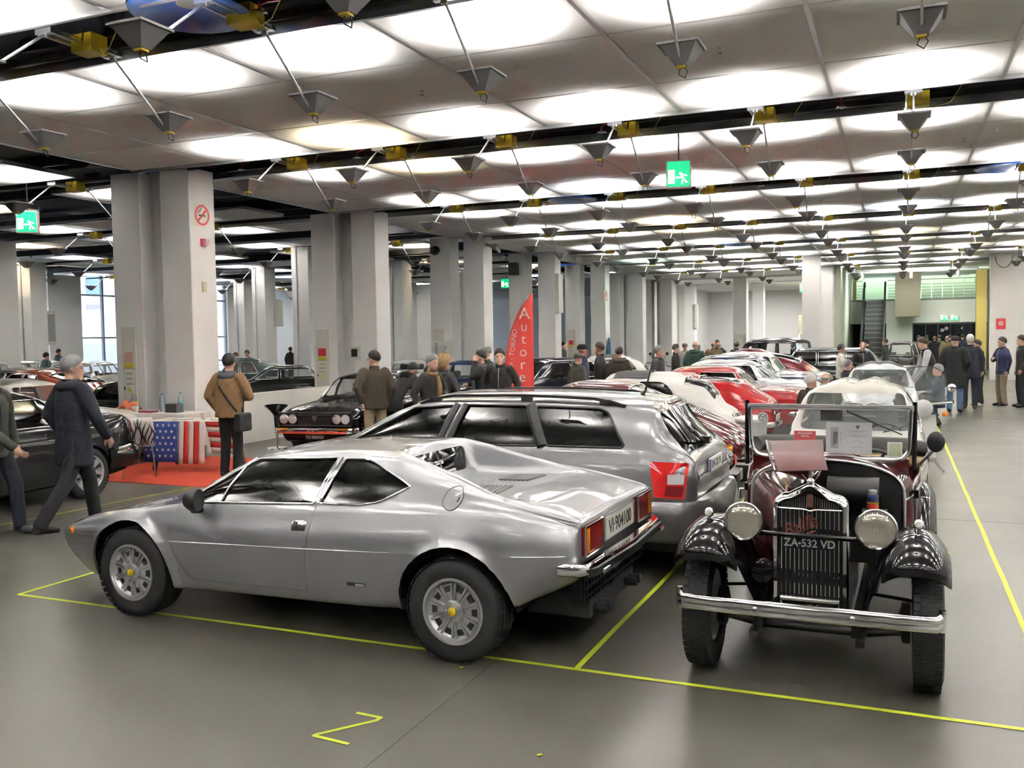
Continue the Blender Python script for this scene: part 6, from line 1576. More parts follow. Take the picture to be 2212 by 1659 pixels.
person('person with brown hair in dark coat beyond the rust red car', -20.1, 17.95, 60, 1.63, top=(.014, .018, .030), legs=BK_, hair='brown', vox=V3, hood=True)
person('bearded man in dark red jumper bending over the dark green old saloon', -20.2, 25.3, -80, 1.62, top=(.030, .010, .010), legs=BK_, hair='brown', vox=V3, lean=.15)
person('woman with brown hair leaning beside the dark green old saloon', -19.9, 24.3, -60, 1.56, top=BK_, legs=BK_, hair='brown', vox=V3, lean=.15)
person('far dark figure at the window behind the second column', -25.6, 35.0, 90, 1.62, top=BK_, legs=BK_, hair='dark', vox=.034)
# ================================================================== fittings on the columns
IV = mat('ivory_metal', (.62, .61, .55), .5); REDS = mat('sign_red', (.55, .03, .05), .5); SIGNW = mat('sign_white', (.72, .70, .64), .6); YST = mat('sticker_yellow', (.62, .55, .08), .6); PST = mat('sticker_pink', (.60, .36, .32), .6)
def nosmoke(x, y, z, s, label):
    t = thing('no_smoking_sign', label, 'sign', (x, y, z)); M = Mx((.004, 0, 0), (0, 1, 0), (0, 0, 1), (1, 0, 0))
    MB().box(0, -s, -s, .004, s, s).build('sign_plate', SIGNW, t)
    m = MB(); m.lathe([(s*.70, 0), (s*.70, .003), (s*.88, .003), (s*.88, 0)], 36, 0, M, False); m.build('red_ring', REDS, t)
    MB().box(.004, -s*.42, -s*.10, .0065, s*.42, s*.04).build('cigarette', BLACKP, t); MB().box(.004, -s*.55, -s*.10, .0065, -s*.44, s*.04).build('cigarette_tip', ALU, t)
    MB().tube([(.006, -s*.5, s*.10), (.006, -s*.42, s*.28), (.006, -s*.20, s*.34), (.006, -s*.22, s*.52), (.006, -s*.05, s*.62)], s*.035, 5).build('smoke_mark', BLACKP, t)
    MB().bar((.008, -s*.52, -s*.55), (.008, s*.52, s*.55), .003, s*.16, up=(1, 0, 0)).build('red_slash', REDS, t) if False else MB().prism([(-.58*s, -.46*s), (-.46*s, -.58*s), (.58*s, .46*s), (.46*s, .58*s)], Mx((.007, 0, 0), (0, 1, 0), (0, 0, 1), (1, 0, 0)), .002).build('red_slash', REDS, t)
nosmoke(-10.968, 12.62, 4.08, .20, 'large round no smoking sign high on the first column')
nosmoke(-10.968, 36.2, 3.55, .22, 'small no smoking sign on a distant hall column')
t = thing('fire_alarm', 'red fire alarm beacon on the first column below the smoking sign', 'alarm', (-10.97, 12.62, 3.62)); MB().box(0, -.06, -.06, .05, .06, .06).build('alarm_base', REDS, t); MB().box(.05, -.045, -.05, .11, .045, .05).build('alarm_lens', mat('alarm_grey', (.45, .30, .34), .3), t)
tag(MB().box(-10.97, 12.57, 2.78, -10.945, 12.65, 2.95).build('wall_switch', mat('switch_beige', (.50, .46, .30), .5)), 'beige switch plate on the first column', 'switch')
def cabinet(x0, x1, y, z1, label, red=False):
    t = thing('service_cabinet', label, 'cabinet', ((x0+x1)/2, y, 0)); w = (x1-x0)/2
    MB().box(-w, -.02, 0, w, 0, z1).build('door', IV, t)
    MB().box(-w*.62, -.026, z1-.62, w*.62, -.02, z1-.44).build('warning_sticker', REDS if red else PST, t); MB().box(-w*.72, -.027, z1-.72, w*.72, -.0205, z1-.62).build('yellow_sticker', YST, t)
    text('sticker_text', 'VIA VOLT\nATTENZIONE', .04, Mx((0, -.0275, z1-.70), (1, 0, 0), (0, 0, 1)), BLACKP, t, .0004)
    m = MB()
    for k in range(3): m.box(-w*.45, -.022, z1-.82-.09*k, w*.45, -.02, z1-.80-.09*k)
    m.build('small_print', mat('print_grey', (.25, .25, .26), .6), t)
    MB().prism([(-.05, 0), (.05, 0), (0, .09)], Mx((0, -.0202, z1-1.12), (1, 0, 0), (0, 0, 1), (0, -1, 0)), .002).build('triangle_sticker', YST, t)
    MB().box(-w*.8, -.03, z1-1.10, -w*.68, -.02, z1-1.04).build('latch', BLACKP, t)
cabinet(-12.55, -12.24, 12.32, 2.2, 'tall ivory service cabinet on the first left column with faded stickers')
cabinet(-12.62, -12.28, 18.27, 2.17, 'tall ivory service cabinet on the second left column with red sticker', True)
cabinet(-12.60, -12.28, 24.22, 2.2, 'tall ivory service cabinet on the third left column')
cabinet(-12.60, -12.30, 36.12, 2.2, 'tall ivory service cabinet on the fifth left column', True)
t = thing('fuse_box', 'small fuse box with dark window on the second column', 'electrical box', (-11.55, 18.27, 1.62)); MB().box(-.13, -.05, -.15, .13, 0, .15).build('case', IV, t); MB().box(-.08, -.055, -.09, .08, -.05, .09).build('window', BLACKP, t)
def speaker(x, y, z, rz, label, horn=True):
    t = thing('loudspeaker', label, 'loudspeaker', (x, y, z), R(rz))
    if horn: MB().lathe([(.05, -.12), (.06, 0), (.10, .12), (.15, .26), (.145, .27), (.09, .14), (.001, .05)], 20, 0, Mx((0, 0, 0), (0, 1, 0), (-.35, 0, .94), (.94, 0, -.35)), False).build('horn', mat('speaker_grey', (.16, .16, .165), .5), t, 50)
    else: MB().box(0, -.16, -.22, .20, .16, .22).build('case', mat('speaker_dark', (.07, .065, .055), .6), t); MB().box(.20, -.14, -.2, .21, .14, .2).build('grille', BLACKP, t) if horn is False else None
    MB().bar((-.2, 0, 0), (0, 0, 0), .04, .04).build('bracket', STEEL, t)
speaker(-12.45, 24.15, 4.55, -70, 'grey horn loudspeaker on the left column of the third pair')
speaker(-10.80, 24.3, 4.55, 0, 'grey horn loudspeaker on the right column of the third pair')
speaker(-12.4, 30.0, 4.3, -90, 'dark box loudspeaker on the fourth left column', False)
def rad(x, y, z0, z1, label):
    t = thing('cable_box', label, 'electrical box', (x, y, 0))
    for k in range(3): MB().box(0, -.22+.15*k, z0, .14, -.22+.15*k+.14, z1).build('box_panel', IV, t)
rad(-10.97, 30.4, 2.75, 4.1, 'ribbed white cable box high on the fourth column'); rad(-10.97, 54.1, 2.3, 3.7, 'ribbed white cable box on a far column'); rad(-23.28, 31.0, 2.5, 3.6, 'white panel box on a left hall column')
# ---- illuminated exit signs
GRN = mat('exit_green', (.0, .35, .12), .5, emit=(.0, .75, .28), estr=.75); EXW = mat('exit_white', (.8, .8, .6), .5, emit=(.95, 1, .70), estr=1.1); EXC = mat('exit_case', (.48, .46, .42), .5)
def exitsign(x, y, z, rz, w, h_, label, hang=True, ceil_=H):
    t = thing('exit_sign', label, 'exit sign', (x, y, z), R(rz))       # face towards -y local
    MB().box(-w/2, -.02, 0, w/2, .12, h_).build('case', EXC, t); f = MB().box(-w/2+.02, -.026, .02, w/2-.02, -.02, h_-.02).build('face', GRN, t)
    M = Mx((0, -.026, 0), (1, 0, 0), (0, 0, 1), (0, -1, 0)); s = w/.4
    MB().prism([(-.165*s, .07*s), (-.06*s, .07*s), (-.06*s, .29*s), (-.165*s, .29*s)], M, .002).build('door_symbol', EXW, f)
    MB().prism([(-.05*s, .165*s), (-.02*s, .135*s), (-.02*s, .15*s), (.02*s, .15*s), (.02*s, .18*s), (-.02*s, .18*s), (-.02*s, .195*s)], M, .002).build('arrow_symbol', EXW, f)
    m = MB(); y_ = -.028; P = lambda a, b_: (a*s, y_, b_*s)
    m.lathe([(.024*s, 0), (.024*s, .002), (.001, .002)], 12, 0, Mx((.035*s, -.026, .225*s), (1, 0, 0), (0, 0, 1), (0, -1, 0)), False)
    for pts in (((.055, .205), (.085, .14)), ((.055, .205), (.10, .205), (.135, .185)), ((.055, .195), (.035, .165), (.06, .15)), ((.085, .14), (.06, .105), (.055, .055)), ((.085, .14), (.115, .11), (.105, .085), (.15, .09))): m.tube([P(*p) for p in pts], .014*s, 6)
    m.build('running_figure', EXW, f)
    if hang: MB().tube([(0, .05, h_), (0, .05, ceil_-z)], .012, 6).build('hanger', BLACKP, t)
exitsign(-2.96, 13.45, 4.05, 10, .36, .40, 'green running man exit sign hanging from the ceiling in the middle')
exitsign(-14.6, 12.2, 3.95, 35, .36, .40, 'green exit sign hanging in the left hall', True, 5.02)
exitsign(-3.9, 44.3, 3.75, 0, .60, .42, 'far green exit sign under the ceiling at right')
exitsign(-13.2, 31.05, 3.7, 0, .36, .36, 'green exit sign seen between two hall columns', True, 5.02)
# ---- red feather flag
FL = mat('flag_red', (.62, .055, .045), .65, noise=(3, .06)); FLW = mat('flag_white', (.78, .70, .68), .6)
t = thing('feather_flag', 'tall red feather flag with white lettering behind the leather jacket man', 'flag', (-7.02, 17.9, 0), R(22))
prof = pchip([0, .35, .9, 1.5, 2.1, 2.5, 2.82], [-.60, -.62, -.60, -.55, -.42, -.24, .0])
rows = [[(prof(z)*(1-k/6)+.02*(k/6), .025*math.sin(3*z+k*.7), z) for k in range(7)] for z in [2.82*i/26 for i in range(27)]]
fo = MB().grid(rows).build('flag_cloth', FL, t, 70); sm = fo.modifiers.new('t', 'SOLIDIFY'); sm.thickness = .004
MB().tube([(prof(z), 0, z) for z in [2.82*i/20 for i in range(21)]], .010, 6).build('pole', mat('flag_hem', (.35, .03, .03), .6), t)
for k, ch in enumerate('Autoretr\u00f2'):
    text('flag_letter', ch, .30 if k else .34, Mx((-.16-.012*k, -.04, 2.40-.262*k), (1, 0, 0), (0, 0, 1)), FLW, fo, .001)
text('flag_small_text', 'ri tempi - TORINO', .145, Mx((-.435, -.045, 1.52), (-.14*-1, 0, .99), (-.99, 0, .14)), FLW, fo, .001)
MB().lathe([(.25, 0), (.25, .02), (.05, .04), (.001, .04)], 20, 0, None, False).build('base', BLACKP, t)
# ---- poster stand by the third column
t = thing('poster_stand', 'white poster stand with drawn emblem before the third column', 'poster', (-12.0, 23.7, 0), R(-18)); MB().box(-.38, -.02, .55, .38, 0, 1.85).build('board', SIGNW, t)
m = MB(); m.tube([(-.05, -.024, 1.70), (.10, -.024, 1.66), (-.08, -.024, 1.48), (-.15, -.024, 1.2), (-.05, -.024, .9)], .012, 5); m.build('drawing', mat('poster_violet', (.25, .20, .35), .6), t); text('poster_text', 'Torino\nmotori\ncarrozzerie', .10, Mx((.12, -.023, 1.30), (1, 0, 0), (0, 0, 1)), mat('poster_grey', (.35, .32, .36), .6), t, .0006)
MB().box(-.36, -.023, .6, -.28, -.02, 1.8).build('poster_band', mat('poster_band_grey', (.35, .35, .40), .6), t)
for sx in (-.3, .3): MB().bar((sx, .05, 0), (sx, -.01, .9), .03, .03).build('leg', ALU, t)
# ---- stand on the red carpet: carpet, tables, chair, stool, bottles
CARP = mat('red_carpet', (.50, .055, .022), .95, noise=(40, .12), bump=(220, .5))
tag(MB().box(-11.1, 9.62, .0, -8.35, 12.25, .008).build('red_carpet', CARP, None, None), 'bright red carpet laid in front of the first column', 'carpet')
def table(name, label, x, y, rz, L, Wd, h_, topm, legm, trestle=False):
    t = thing(name, label, 'table', (x, y, .008), R(rz)); MB().box(-L/2, -Wd/2, h_-.03, L/2, Wd/2, h_).build('table_top', topm, t)
    for sx in (-1, 1):
        for sy in (-1, 1):
            if trestle: MB().bar((sx*(L/2-.12), sy*Wd*.12, h_-.05), (sx*(L/2-.12), sy*Wd*.52, .022), .05, .05).build('leg', legm, t)
            else: MB().bar((sx*(L/2-.05), sy*(Wd/2-.05), 0), (sx*(L/2-.05), sy*(Wd/2-.05), h_-.03), .04, .04).build('leg', legm, t)
    return t
CLOTHW = mat('white_cloth', (.66, .62, .60), .85, bump=(15, .2))
tb = table('covered_table', 'white covered table against the first column holding bottles', -11.35, 11.85, 0, 1.6, .60, .76, CLOTHW, STEEL)
def drape(name, label, x, y, rz, L, Wd, h_, drop, mt, n=48):
    m = MB(); P = []
    for k in range(n):
        a = k/n*4; i = int(a); f = a-i; c = [(-L/2, -Wd/2), (L/2, -Wd/2), (L/2, Wd/2), (-L/2, Wd/2), (-L/2, -Wd/2)]; P.append((c[i][0]+(c[i+1][0]-c[i][0])*f, c[i][1]+(c[i+1][1]-c[i][1])*f))
    rows = [[(p[0], p[1], h_+.004) for p in P], [(p[0]*1.01+.004, p[1]*1.02, h_) for p in P]]
    for j in (1, 2, 3): rows.append([(p[0]*(1.012+.004*math.sin(k*1.3)*j), p[1]*(1.03+.03*math.sin(k*1.7)*j/2), h_-drop*j/3) for k, p in enumerate(P)])
    m.grid(rows, closed_u=True); m.add(rows[0], [tuple(range(n))])
    o = m.build(name, mt, None, 60, (x, y, .008), (0, 0, R(rz))); return o
dr = tag(drape('white_tablecloth', '', -11.35, 11.85, 0, 1.64, .62, .764, .55, CLOTHW), 'white cloth hanging over the table at the first column', 'tablecloth')
ft = table('flag_table', 'dark trestle table under the stars and stripes cloth', -9.75, 11.0, 12, 1.35, .62, .74, mat('dark_wood', (.05, .035, .03), .5), mat('trestle_grey', (.07, .07, .075), .5), True)
# stars and stripes cloth: striped field and blue canton with stars
t = thing('flag_tablecloth', 'stars and stripes cloth hung over the trestle table on the carpet', 'tablecloth', (-9.75, 11.0, .008), R(12)); FB = mat('flag_blue', (.025, .05, .22), .8); FR = mat('flag_stripe_red', (.50, .03, .025), .8); FW = mat('flag_stripe_white', (.68, .64, .60), .8)
MB().box(-.68, -.32, .741, .68, .32, .747).build('cloth_top', FW, t)
wav = lambda x: .012*math.sin(x*14)
m = MB(); m.grid([[(-.69+.55*i/10, -.325-wav(i*.05)-.01*j, .747-.60*j/6) for i in range(11)] for j in range(7)]); can = m.build('blue_canton', FB, t, 60); sm = can.modifiers.new('t', 'SOLIDIFY'); sm.thickness = .003
st = [(math.cos(PI/2+k*PI/5)*(.030 if k % 2 == 0 else .012), math.sin(PI/2+k*PI/5)*(.030 if k % 2 == 0 else .012)) for k in range(10)]
for r_ in range(6):
    for c_ in range(5 if r_ % 2 else 6):
        x_ = -.65+.092*c_+(.046 if r_ % 2 else 0); z_ = .69-.09*r_
        MB().prism(st, Mx((x_, -.345-.09*(.747-z_)/.6*.6, z_), (1, 0, 0), (0, 0, 1), (0, -1, 0)), .002).build('star', FW, can)
for k in range(5):
    x0 = -.14+.085*k; m = MB(); m.grid([[(x0+.085*i/3, -.325-wav(x0+.03*i)-.01*j, .747-.62*j/6) for i in range(4)] for j in range(7)]); o = m.build('stripe', FR if k % 2 else FW, t, 60); sm = o.modifiers.new('t', 'SOLIDIFY'); sm.thickness = .003
for k in range(6):
    z0 = .747-.075*k; m = MB(); m.grid([[(.30+.42*i/8+.02*k, -.326-.012*math.sin(i)-.008*k, z0-.075*j-.02*i/8) for i in range(9)] for j in (0, 1)]); o = m.build('stripe', FR if k % 2 == 0 else FW, t, 60); sm = o.modifiers.new('t', 'SOLIDIFY'); sm.thickness = .003
# zebra print chair with chrome legs
t = thing('zebra_chair', 'zebra print shell chair with chrome legs on the red carpet', 'chair', (-10.08, 10.12, .008), R(45)); ZW = mat('zebra_white', (.66, .64, .62), .4, coat=.4)
rows = [[(x_*(1-.12*abs(v)), .02+.05*abs(x_)*2-.0, z_) for x_ in [-.22+.044*k for k in range(11)]] for v, z_ in ((-1, .46), (-.5, .55), (0, .66), (.5, .78), (1, .86))]
bk = MB().grid([[(p[0], -.20-.10*(p[2]-.46)+p[1]*.4, p[2]) for p in r_] for r_ in rows]).build('backrest', ZW, t, 60); sm = bk.modifiers.new('t', 'SOLIDIFY'); sm.thickness = .008
for s_ in (-1, 1):
    for k in range(6):
        pts = [(s_*(.02+.034*k+.03*math.sin(j*.9+k)), -.222-.10*(.40*j/6)-(.012 if True else 0), .47+.38*j/6*(1-.06*k)) for j in range(7)]
        MB().tube(pts, [.003, .009, .012, .010, .012, .007, .002], 5).build('zebra_stripe', BLACKP, bk, 60)
MB().box(-.22, -.20, .44, .22, .22, .46).build('seat', mat('clear_seat', (.5, .5, .5), .15, alpha=.5), t)
for sx in (-1, 1):
    for sy in (-1, 1): MB().tube([(sx*.18, sy*.17, .44), (sx*.22, sy*.22, 0)], .011, 8).build('leg', CHROME, t, 50)
# bar stool
t = thing('bar_stool', 'black and chrome swivel bar stool by the white low partition', 'stool', (-10.25, 13.55, 0)); 
rows = []
for i in range(10):
    a = 2*PI*i/9.999
rows = [[(r_*math.cos(2*PI*k/24), r_*.95*math.sin(2*PI*k/24), z_+.09*(r_/.21)*(-math.sin(2*PI*k/24-.6)*.5+.5)) for k in range(24)] for r_, z_ in ((.03, .55), (.06, .60), (.12, .66), (.19, .70), (.215, .72), (.205, .725), (.16, .70), (.08, .675), (.01, .67))]
MB().grid(rows, closed_u=True).build('seat', mat('stool_black', (.010, .009, .010), .25, coat=.6), t, 60); MB().tube([(0, 0, .30), (0, 0, .60)], [.03, .045], 12).build('shroud', BLACKP, t, 50); MB().tube([(0, 0, .02), (0, 0, .34)], .022, 12).build('column', CHROME, t, 50); MB().lathe([(.20, 0), (.19, .02), (.03, .04), (.001, .045)], 28, 0, None, False).build('base', CHROME, t, 50); MB().tube([(.14*math.cos(a)+.1, .14*math.sin(a), .28) for a in [2*PI*k/16 for k in range(16)]], .010, 6, closed=True).build('foot_ring', CHROME, t, 50)
tag(MB().box(-11.55, 13.55, 0, -11.35, 17.2, .92).build('low_partition', mat('partition_white', (.70, .69, .66), .7, noise=(3, .03))), 'low white partition wall between the first two columns', 'partition')
# bottles and table clutter
BOT = mat('bottle_plastic', (.55, .62, .68), .1, alpha=.45); 
def bottle(x, y, z, label, capc, labc, h_=.30, r_=.042):
    t = thing('water_bottle', label, 'bottle', (x, y, z)); MB().lathe([(r_, 0), (r_, h_*.62), (r_*.9, h_*.70), (r_*.35, h_*.88), (r_*.33, h_*.95)], 16, 0, None, True).build('bottle_body', BOT, t, 40); MB().lathe([(r_*1.01, h_*.30), (r_*1.01, h_*.52)], 16, 0, None, False).build('bottle_label', labc, t, 40); MB().lathe([(r_*.37, h_*.94), (r_*.37, h_*1.0), (.001, h_*1.0)], 12, 0, None, False).build('bottle_cap', capc, t)
LB = mat('label_blue', (.05, .12, .35), .5); LY = mat('label_yellow', (.70, .50, .05), .5); LT = mat('label_teal', (.05, .25, .30), .5)
zt = .008+.770
bottle(-11.35, 11.95, zt, 'clear water bottle with blue cap on the white table', LB, LB); bottle(-11.28, 11.88, zt, 'second clear bottle beside the blue capped one', LB, BOT); bottle(-10.98, 11.98, zt, 'water bottle with teal label at the right of the white table', LB, LT, .32, .046); bottle(-12.0, 12.0, zt, 'yellow labelled oil bottle at the left of the white table', LY, LY, .30, .05)
tag(MB().box(-11.05, 11.70, zt, -10.82, 11.86, zt+.14).build('dark_box', mat('patterned_box', (.03, .03, .03), .5, noise=(60, .9))), 'small black patterned box on the white table', 'box')
tag(MB().box(-11.30, 11.44, zt, -10.72, 11.62, zt+.025).build('maroon_tray', mat('tray_maroon', (.18, .012, .03), .4)) , 'maroon tray on the white table', 'tray') if False else tag(MB().box(-11.55, 11.62, zt, -11.27, 11.78, zt+.025).build('maroon_tray', mat('tray_maroon', (.18, .012, .03), .4)), 'maroon tray on the white table', 'tray')
cu_ = MB().lathe([(.028, 0), (.040, .10), (.038, .10), (.026, .006)], 16, 0, None, False).mesh('paper_cup', SIGNW, 40)
for i, (x, y, z, l) in enumerate(((-11.72, 11.70, zt, 'white paper cup in the middle of the white table'), (-11.62, 11.66, zt, 'white paper cup near the front of the white table'), (-9.60, 10.95, .756, 'white paper cup on the stars and stripes cloth'))): tag(link('paper_cup', cu_, None, (x, y, z)), l, 'cup')
m = MB(); m.grid([[(-12.10+.40*i/7, 11.66+.20*j/4, zt+.02+(.13+.05*math.sin(i*2.1+j*1.3))*math.sin(PI*(i+.5)/8)*math.sin(PI*(j+.5)/5)) for i in range(8)] for j in range(5)]); o = tag(m.build('plastic_bag', mat('orange_plastic', (.75, .20, .10), .35, alpha=.85), None, 20), 'crumpled orange plastic bag at the left of the white table', 'bag'); sm = o.modifiers.new('t', 'SOLIDIFY'); sm.thickness = -.02
for i, (x, y, l) in enumerate(((-9.35, 11.02, 'flat pile of leaflets at the right of the flag cloth'), (-9.95, 10.9, 'flat pile of leaflets at the left of the flag cloth'))): tag(MB().box(x-.12, y-.09, .756, x+.12, y+.09, .775).build('leaflet_pile', SIGNW), l, 'leaflets')
# grey bin
t = thing('waste_bin', 'grey round waste bin with lid beside the white small car tail', 'bin', (-1.86, 12.95, 0)); BG = mat('bin_grey', (.32, .32, .33), .4)
MB().lathe([(.17, 0), (.185, .05), (.205, .70), (.22, .70), (.222, .74), (.20, .75)], 28, 0, None, True).build('bin_body', BG, t, 40); MB().lathe([(.224, .72), (.224, .755), (.20, .775), (.10, .80), (.001, .80)], 28, 0, None, False).build('lid', mat('bin_lid', (.50, .50, .50), .35), t, 40)
# two wheelers
def scooter(name, label, x, y, rz, col, screen=False):
    t = thing(name, label, 'scooter', (x, y, 0), R(rz)); P = mat(name+'_paint', col, .25, coat=1.)
    for xx in (.62, -.58):
        o = link('wheel', tyre_mesh(.23, .10, .13, 'sc'), t, (xx, 0, .23)); link('rim', wheel_rim('plain', .13, .10)[0], o)
    MB().grid([[(.50+.06*math.cos(a)*(1-z_), .17*math.sin(a)*(1-.25*abs(z_-.5)), .30+.55*z_) for a in [-1.4+.28*k for k in range(11)]] for z_ in (0, .25, .5, .75, 1)]).build('leg_shield', P, t, 60)
    m = MB(); 
    rows = [[(xx, w_*math.cos(2*PI*k/16), zc+hh*math.sin(2*PI*k/16)) for k in range(16)] for xx, w_, zc, hh in ((.0, .10, .45, .16), (-.2, .19, .50, .22), (-.5, .22, .50, .24), (-.8, .14, .52, .18), (-.92, .04, .52, .06))]; m.grid(rows, closed_u=True); m.build('rear_body', P, t, 60); MB().box(-.05, -.16, .24, .52, .16, .30).build('floor_board', P, t)
    MB().grid([[(xx, w_*math.sin(a), .72+hh*math.cos(a)) for a in [-1.4+.28*k for k in range(11)]] for xx, w_, hh in ((.05, .10, .05), (-.1, .14, .09), (-.45, .14, .08), (-.75, .10, .06))]).build('saddle', BLACKP, t, 60)
    m = MB(); m.tube([(.56, 0, .25), (.45, 0, .95)], .03, 8); m.build('steering_column', P, t); hb = MB().tube([(.36, -.34, 1.0), (.46, 0, .97), (.36, .34, 1.0)], .016, 8).build('handlebar', CHROME, t, 50)
    for s_ in (-1, 1):
        MB().tube([(.36, s_*.25, 1.0), (.335, s_*.36, 1.01)], .022, 8).build('grip', BLACKP, hb); MB().tube([(.42, s_*.22, 1.0), (.44, s_*.32, 1.16)], .006, 5).build('mirror_stem', CHROME, hb); MB().sphere((.44, s_*.33, 1.19), .055, 14, sc_=(.3, 1, 1)).build('mirror', CHROME, hb, 60); MB().sphere((.50, s_*.25, .86), .035, 12).build('indicator', AMBL, t, 60)
    o = MB().lathe([(.03, -.12), (.10, -.05), (.115, 0), (.11, .015)], 20, 0, Mx((.52, 0, .93), (0, 1, 0), (0, 0, 1), (1, 0, 0)), False).build('headlamp', CHROME, t, 50); MB().lathe([(.11, .01), (.06, .03), (.001, .036)], 20, 0, Mx((.52, 0, .93), (0, 1, 0), (0, 0, 1), (1, 0, 0)), False).build('lens', CLEARL, o, 50)
    if screen:
        s_ = MB().grid([[(.50-.12*z_-.10*math.sin(a)**2, .30*math.sin(a), 1.0+.46*z_*(1-.55*math.sin(a)**4)) for a in [-1.2+.24*k for k in range(11)]] for z_ in (0, .33, .66, 1)]).build('windshield', GLASSC, t, 60)
        MB().tube([(.38-.10*math.sin(a)**2, .30*math.sin(a), 1.0+.46*(1-.55*math.sin(a)**4)) for a in [-1.2+.24*k for k in range(11)]], .005, 5).build('screen_rim', CABLE, t)
    MB().bar((-.2, .1, .24), (-.25, .28, .01), .03, .03).build('side_stand', STEEL, t)
    return t
scooter('windshield_scooter', 'white scooter with chrome headlamp and round windshield behind the rusty white car', .30, 13.45, -90, (.62, .62, .60), True)
scooter('red_scooter', 'small red scooter with black grips by the second column', -10.45, 17.3, -30, (.45, .02, .015))
def motorcycle(name, label, x, y, rz, col):
    t = thing(name, label, 'motorcycle', (x, y, 0), R(rz)); P = mat(name+'_paint', col, .25, coat=1.)
    for xx in (.72, -.70):
        o = link('wheel', tyre_mesh(.31, .12, .22, 'mc'), t, (xx, 0, .31)); link('rim', wheel_rim('five', .22, .12)[0], o)
    m = MB(); m.box(-.28, -.16, .30, .28, .16, .62); m.tube([(-.2, .14, .35), (-.9, .2, .42)], .045, 10); m.tube([(.4, 0, .85), (-.6, 0, .55)], .04, 8); m.build('engine', mat('engine_grey', (.06, .06, .065), .4, metal=.5), t, 40)
    MB().grid([[(xx, w_*math.sin(a), zc+hh*math.cos(a)) for a in [2*PI*k/16 for k in range(17)]] for xx, w_, zc, hh in ((.38, .04, .86, .06), (.25, .16, .86, .13), (-.05, .17, .85, .12), (-.2, .08, .80, .06))]).build('fuel_tank', P, t, 60)
    MB().grid([[(xx, w_*math.sin(a), zc+.06*math.cos(a)) for a in [-1.5+.3*k for k in range(11)]] for xx, w_, zc in ((-.15, .10, .80), (-.4, .14, .80), (-.75, .12, .86), (-.95, .06, .92))]).build('seat', BLACKP, t, 60)
    MB().grid([[(xx, w_*math.sin(a), zc+hh*math.cos(a)) for a in [2*PI*k/14 for k in range(15)]] for xx, w_, zc, hh in ((.72, .02, .95, .03), (.62, .17, .98, .15), (.45, .20, .95, .18), (.35, .14, .92, .12))]).build('fairing', P, t, 60)
    for s_ in (-1, 1): MB().tube([(.72, s_*.08, .31), (.46, s_*.09, 1.02)], .022, 8).build('fork', CHROME, t); MB().tube([(.44, s_*.1, 1.12), (.5, s_*.26, 1.30)], .007, 5).build('mirror_stem', BLACKP, t); MB().sphere((.5, s_*.27, 1.34), .05, 12, sc_=(.3, 1, 1)).build('mirror', BLACKP, t, 60)
    MB().tube([(.30, -.36, 1.06), (.42, -.12, 1.06), (.42, .12, 1.06), (.30, .36, 1.06)], .014, 8).build('handlebar', BLACKP, t)
    MB().grid([[(.72+.34*math.cos(a), w_, .31+.35*math.sin(a)) for a in [.5+.2*k for k in range(9)]] for w_ in (-.07, 0, .07)]).build('mudguard', P, t, 60); MB().bar((-.1, .12, .3), (-.15, .3, .01), .03, .03).build('side_stand', STEEL, t)
motorcycle('white_motorcycle', 'white motorcycle with raised handlebar beside the white rally car', -7.15, 28.8, -60, (.60, .62, .66)); motorcycle('red_motorcycle', 'red motorcycle behind the grey haired man', -7.0, 31.4, -50, (.40, .02, .015))
t = thing('hanging_jacket', 'blue jacket hanging on a hook against the fifth column', 'jacket', (-10.95, 36.3, .9)); MB().grid([[(.05+.03*math.sin(k), w_*math.sin(a), .95-.95*j/5) for k, a in enumerate([-1.5+.3*q for q in range(11)])] for j, w_ in enumerate((.04, .22, .26, .27, .28, .28))]).build('jacket_cloth', cloth((.02, .06, .12)), t, 60); MB().tube([(.02, 0, .95), (.03, 0, 1.1), (.0, 0, 1.15)], .008, 5).build('hook', STEEL, t)
tag(MB().box(-10.97, 12.0, 0, -10.97, 12.0, 0).build('x', WHITE), 'x', 'x') if False else None
# wall poster and red box at right
t = thing('red_notice', 'red fire notice on the white column at the right', 'sign', (3.62, 39.99, 2.15)); MB().box(-.16, -.01, -.2, .16, 0, .2).build('notice_plate', REDS, t); MB().lathe([(.10, 0), (.10, .002), (.001, .002)], 20, 0, Mx((0, -.01, .02), (1, 0, 0), (0, 0, 1), (0, -1, 0)), False).build('notice_disc', PST, t)
t = thing('red_call_point', 'small red call point with conduit on the right wall', 'alarm', (4.52, 39.99, 3.05)); MB().box(-.08, -.05, -.08, .08, 0, .08).build('call_box', REDS, t); MB().tube([(0, -.03, .08), (0, -.03, 1.75)], .03, 8).build('conduit', STEEL, t)
MB().tube([(3.4+.3*math.cos(a)+.3, 39.97, 4.75+.45*math.sin(a)) for a in [PI+PI*k/10 for k in range(11)]], .012, 5).build('hanging_cable', CABLE, bpy.data.objects['wall_front'])
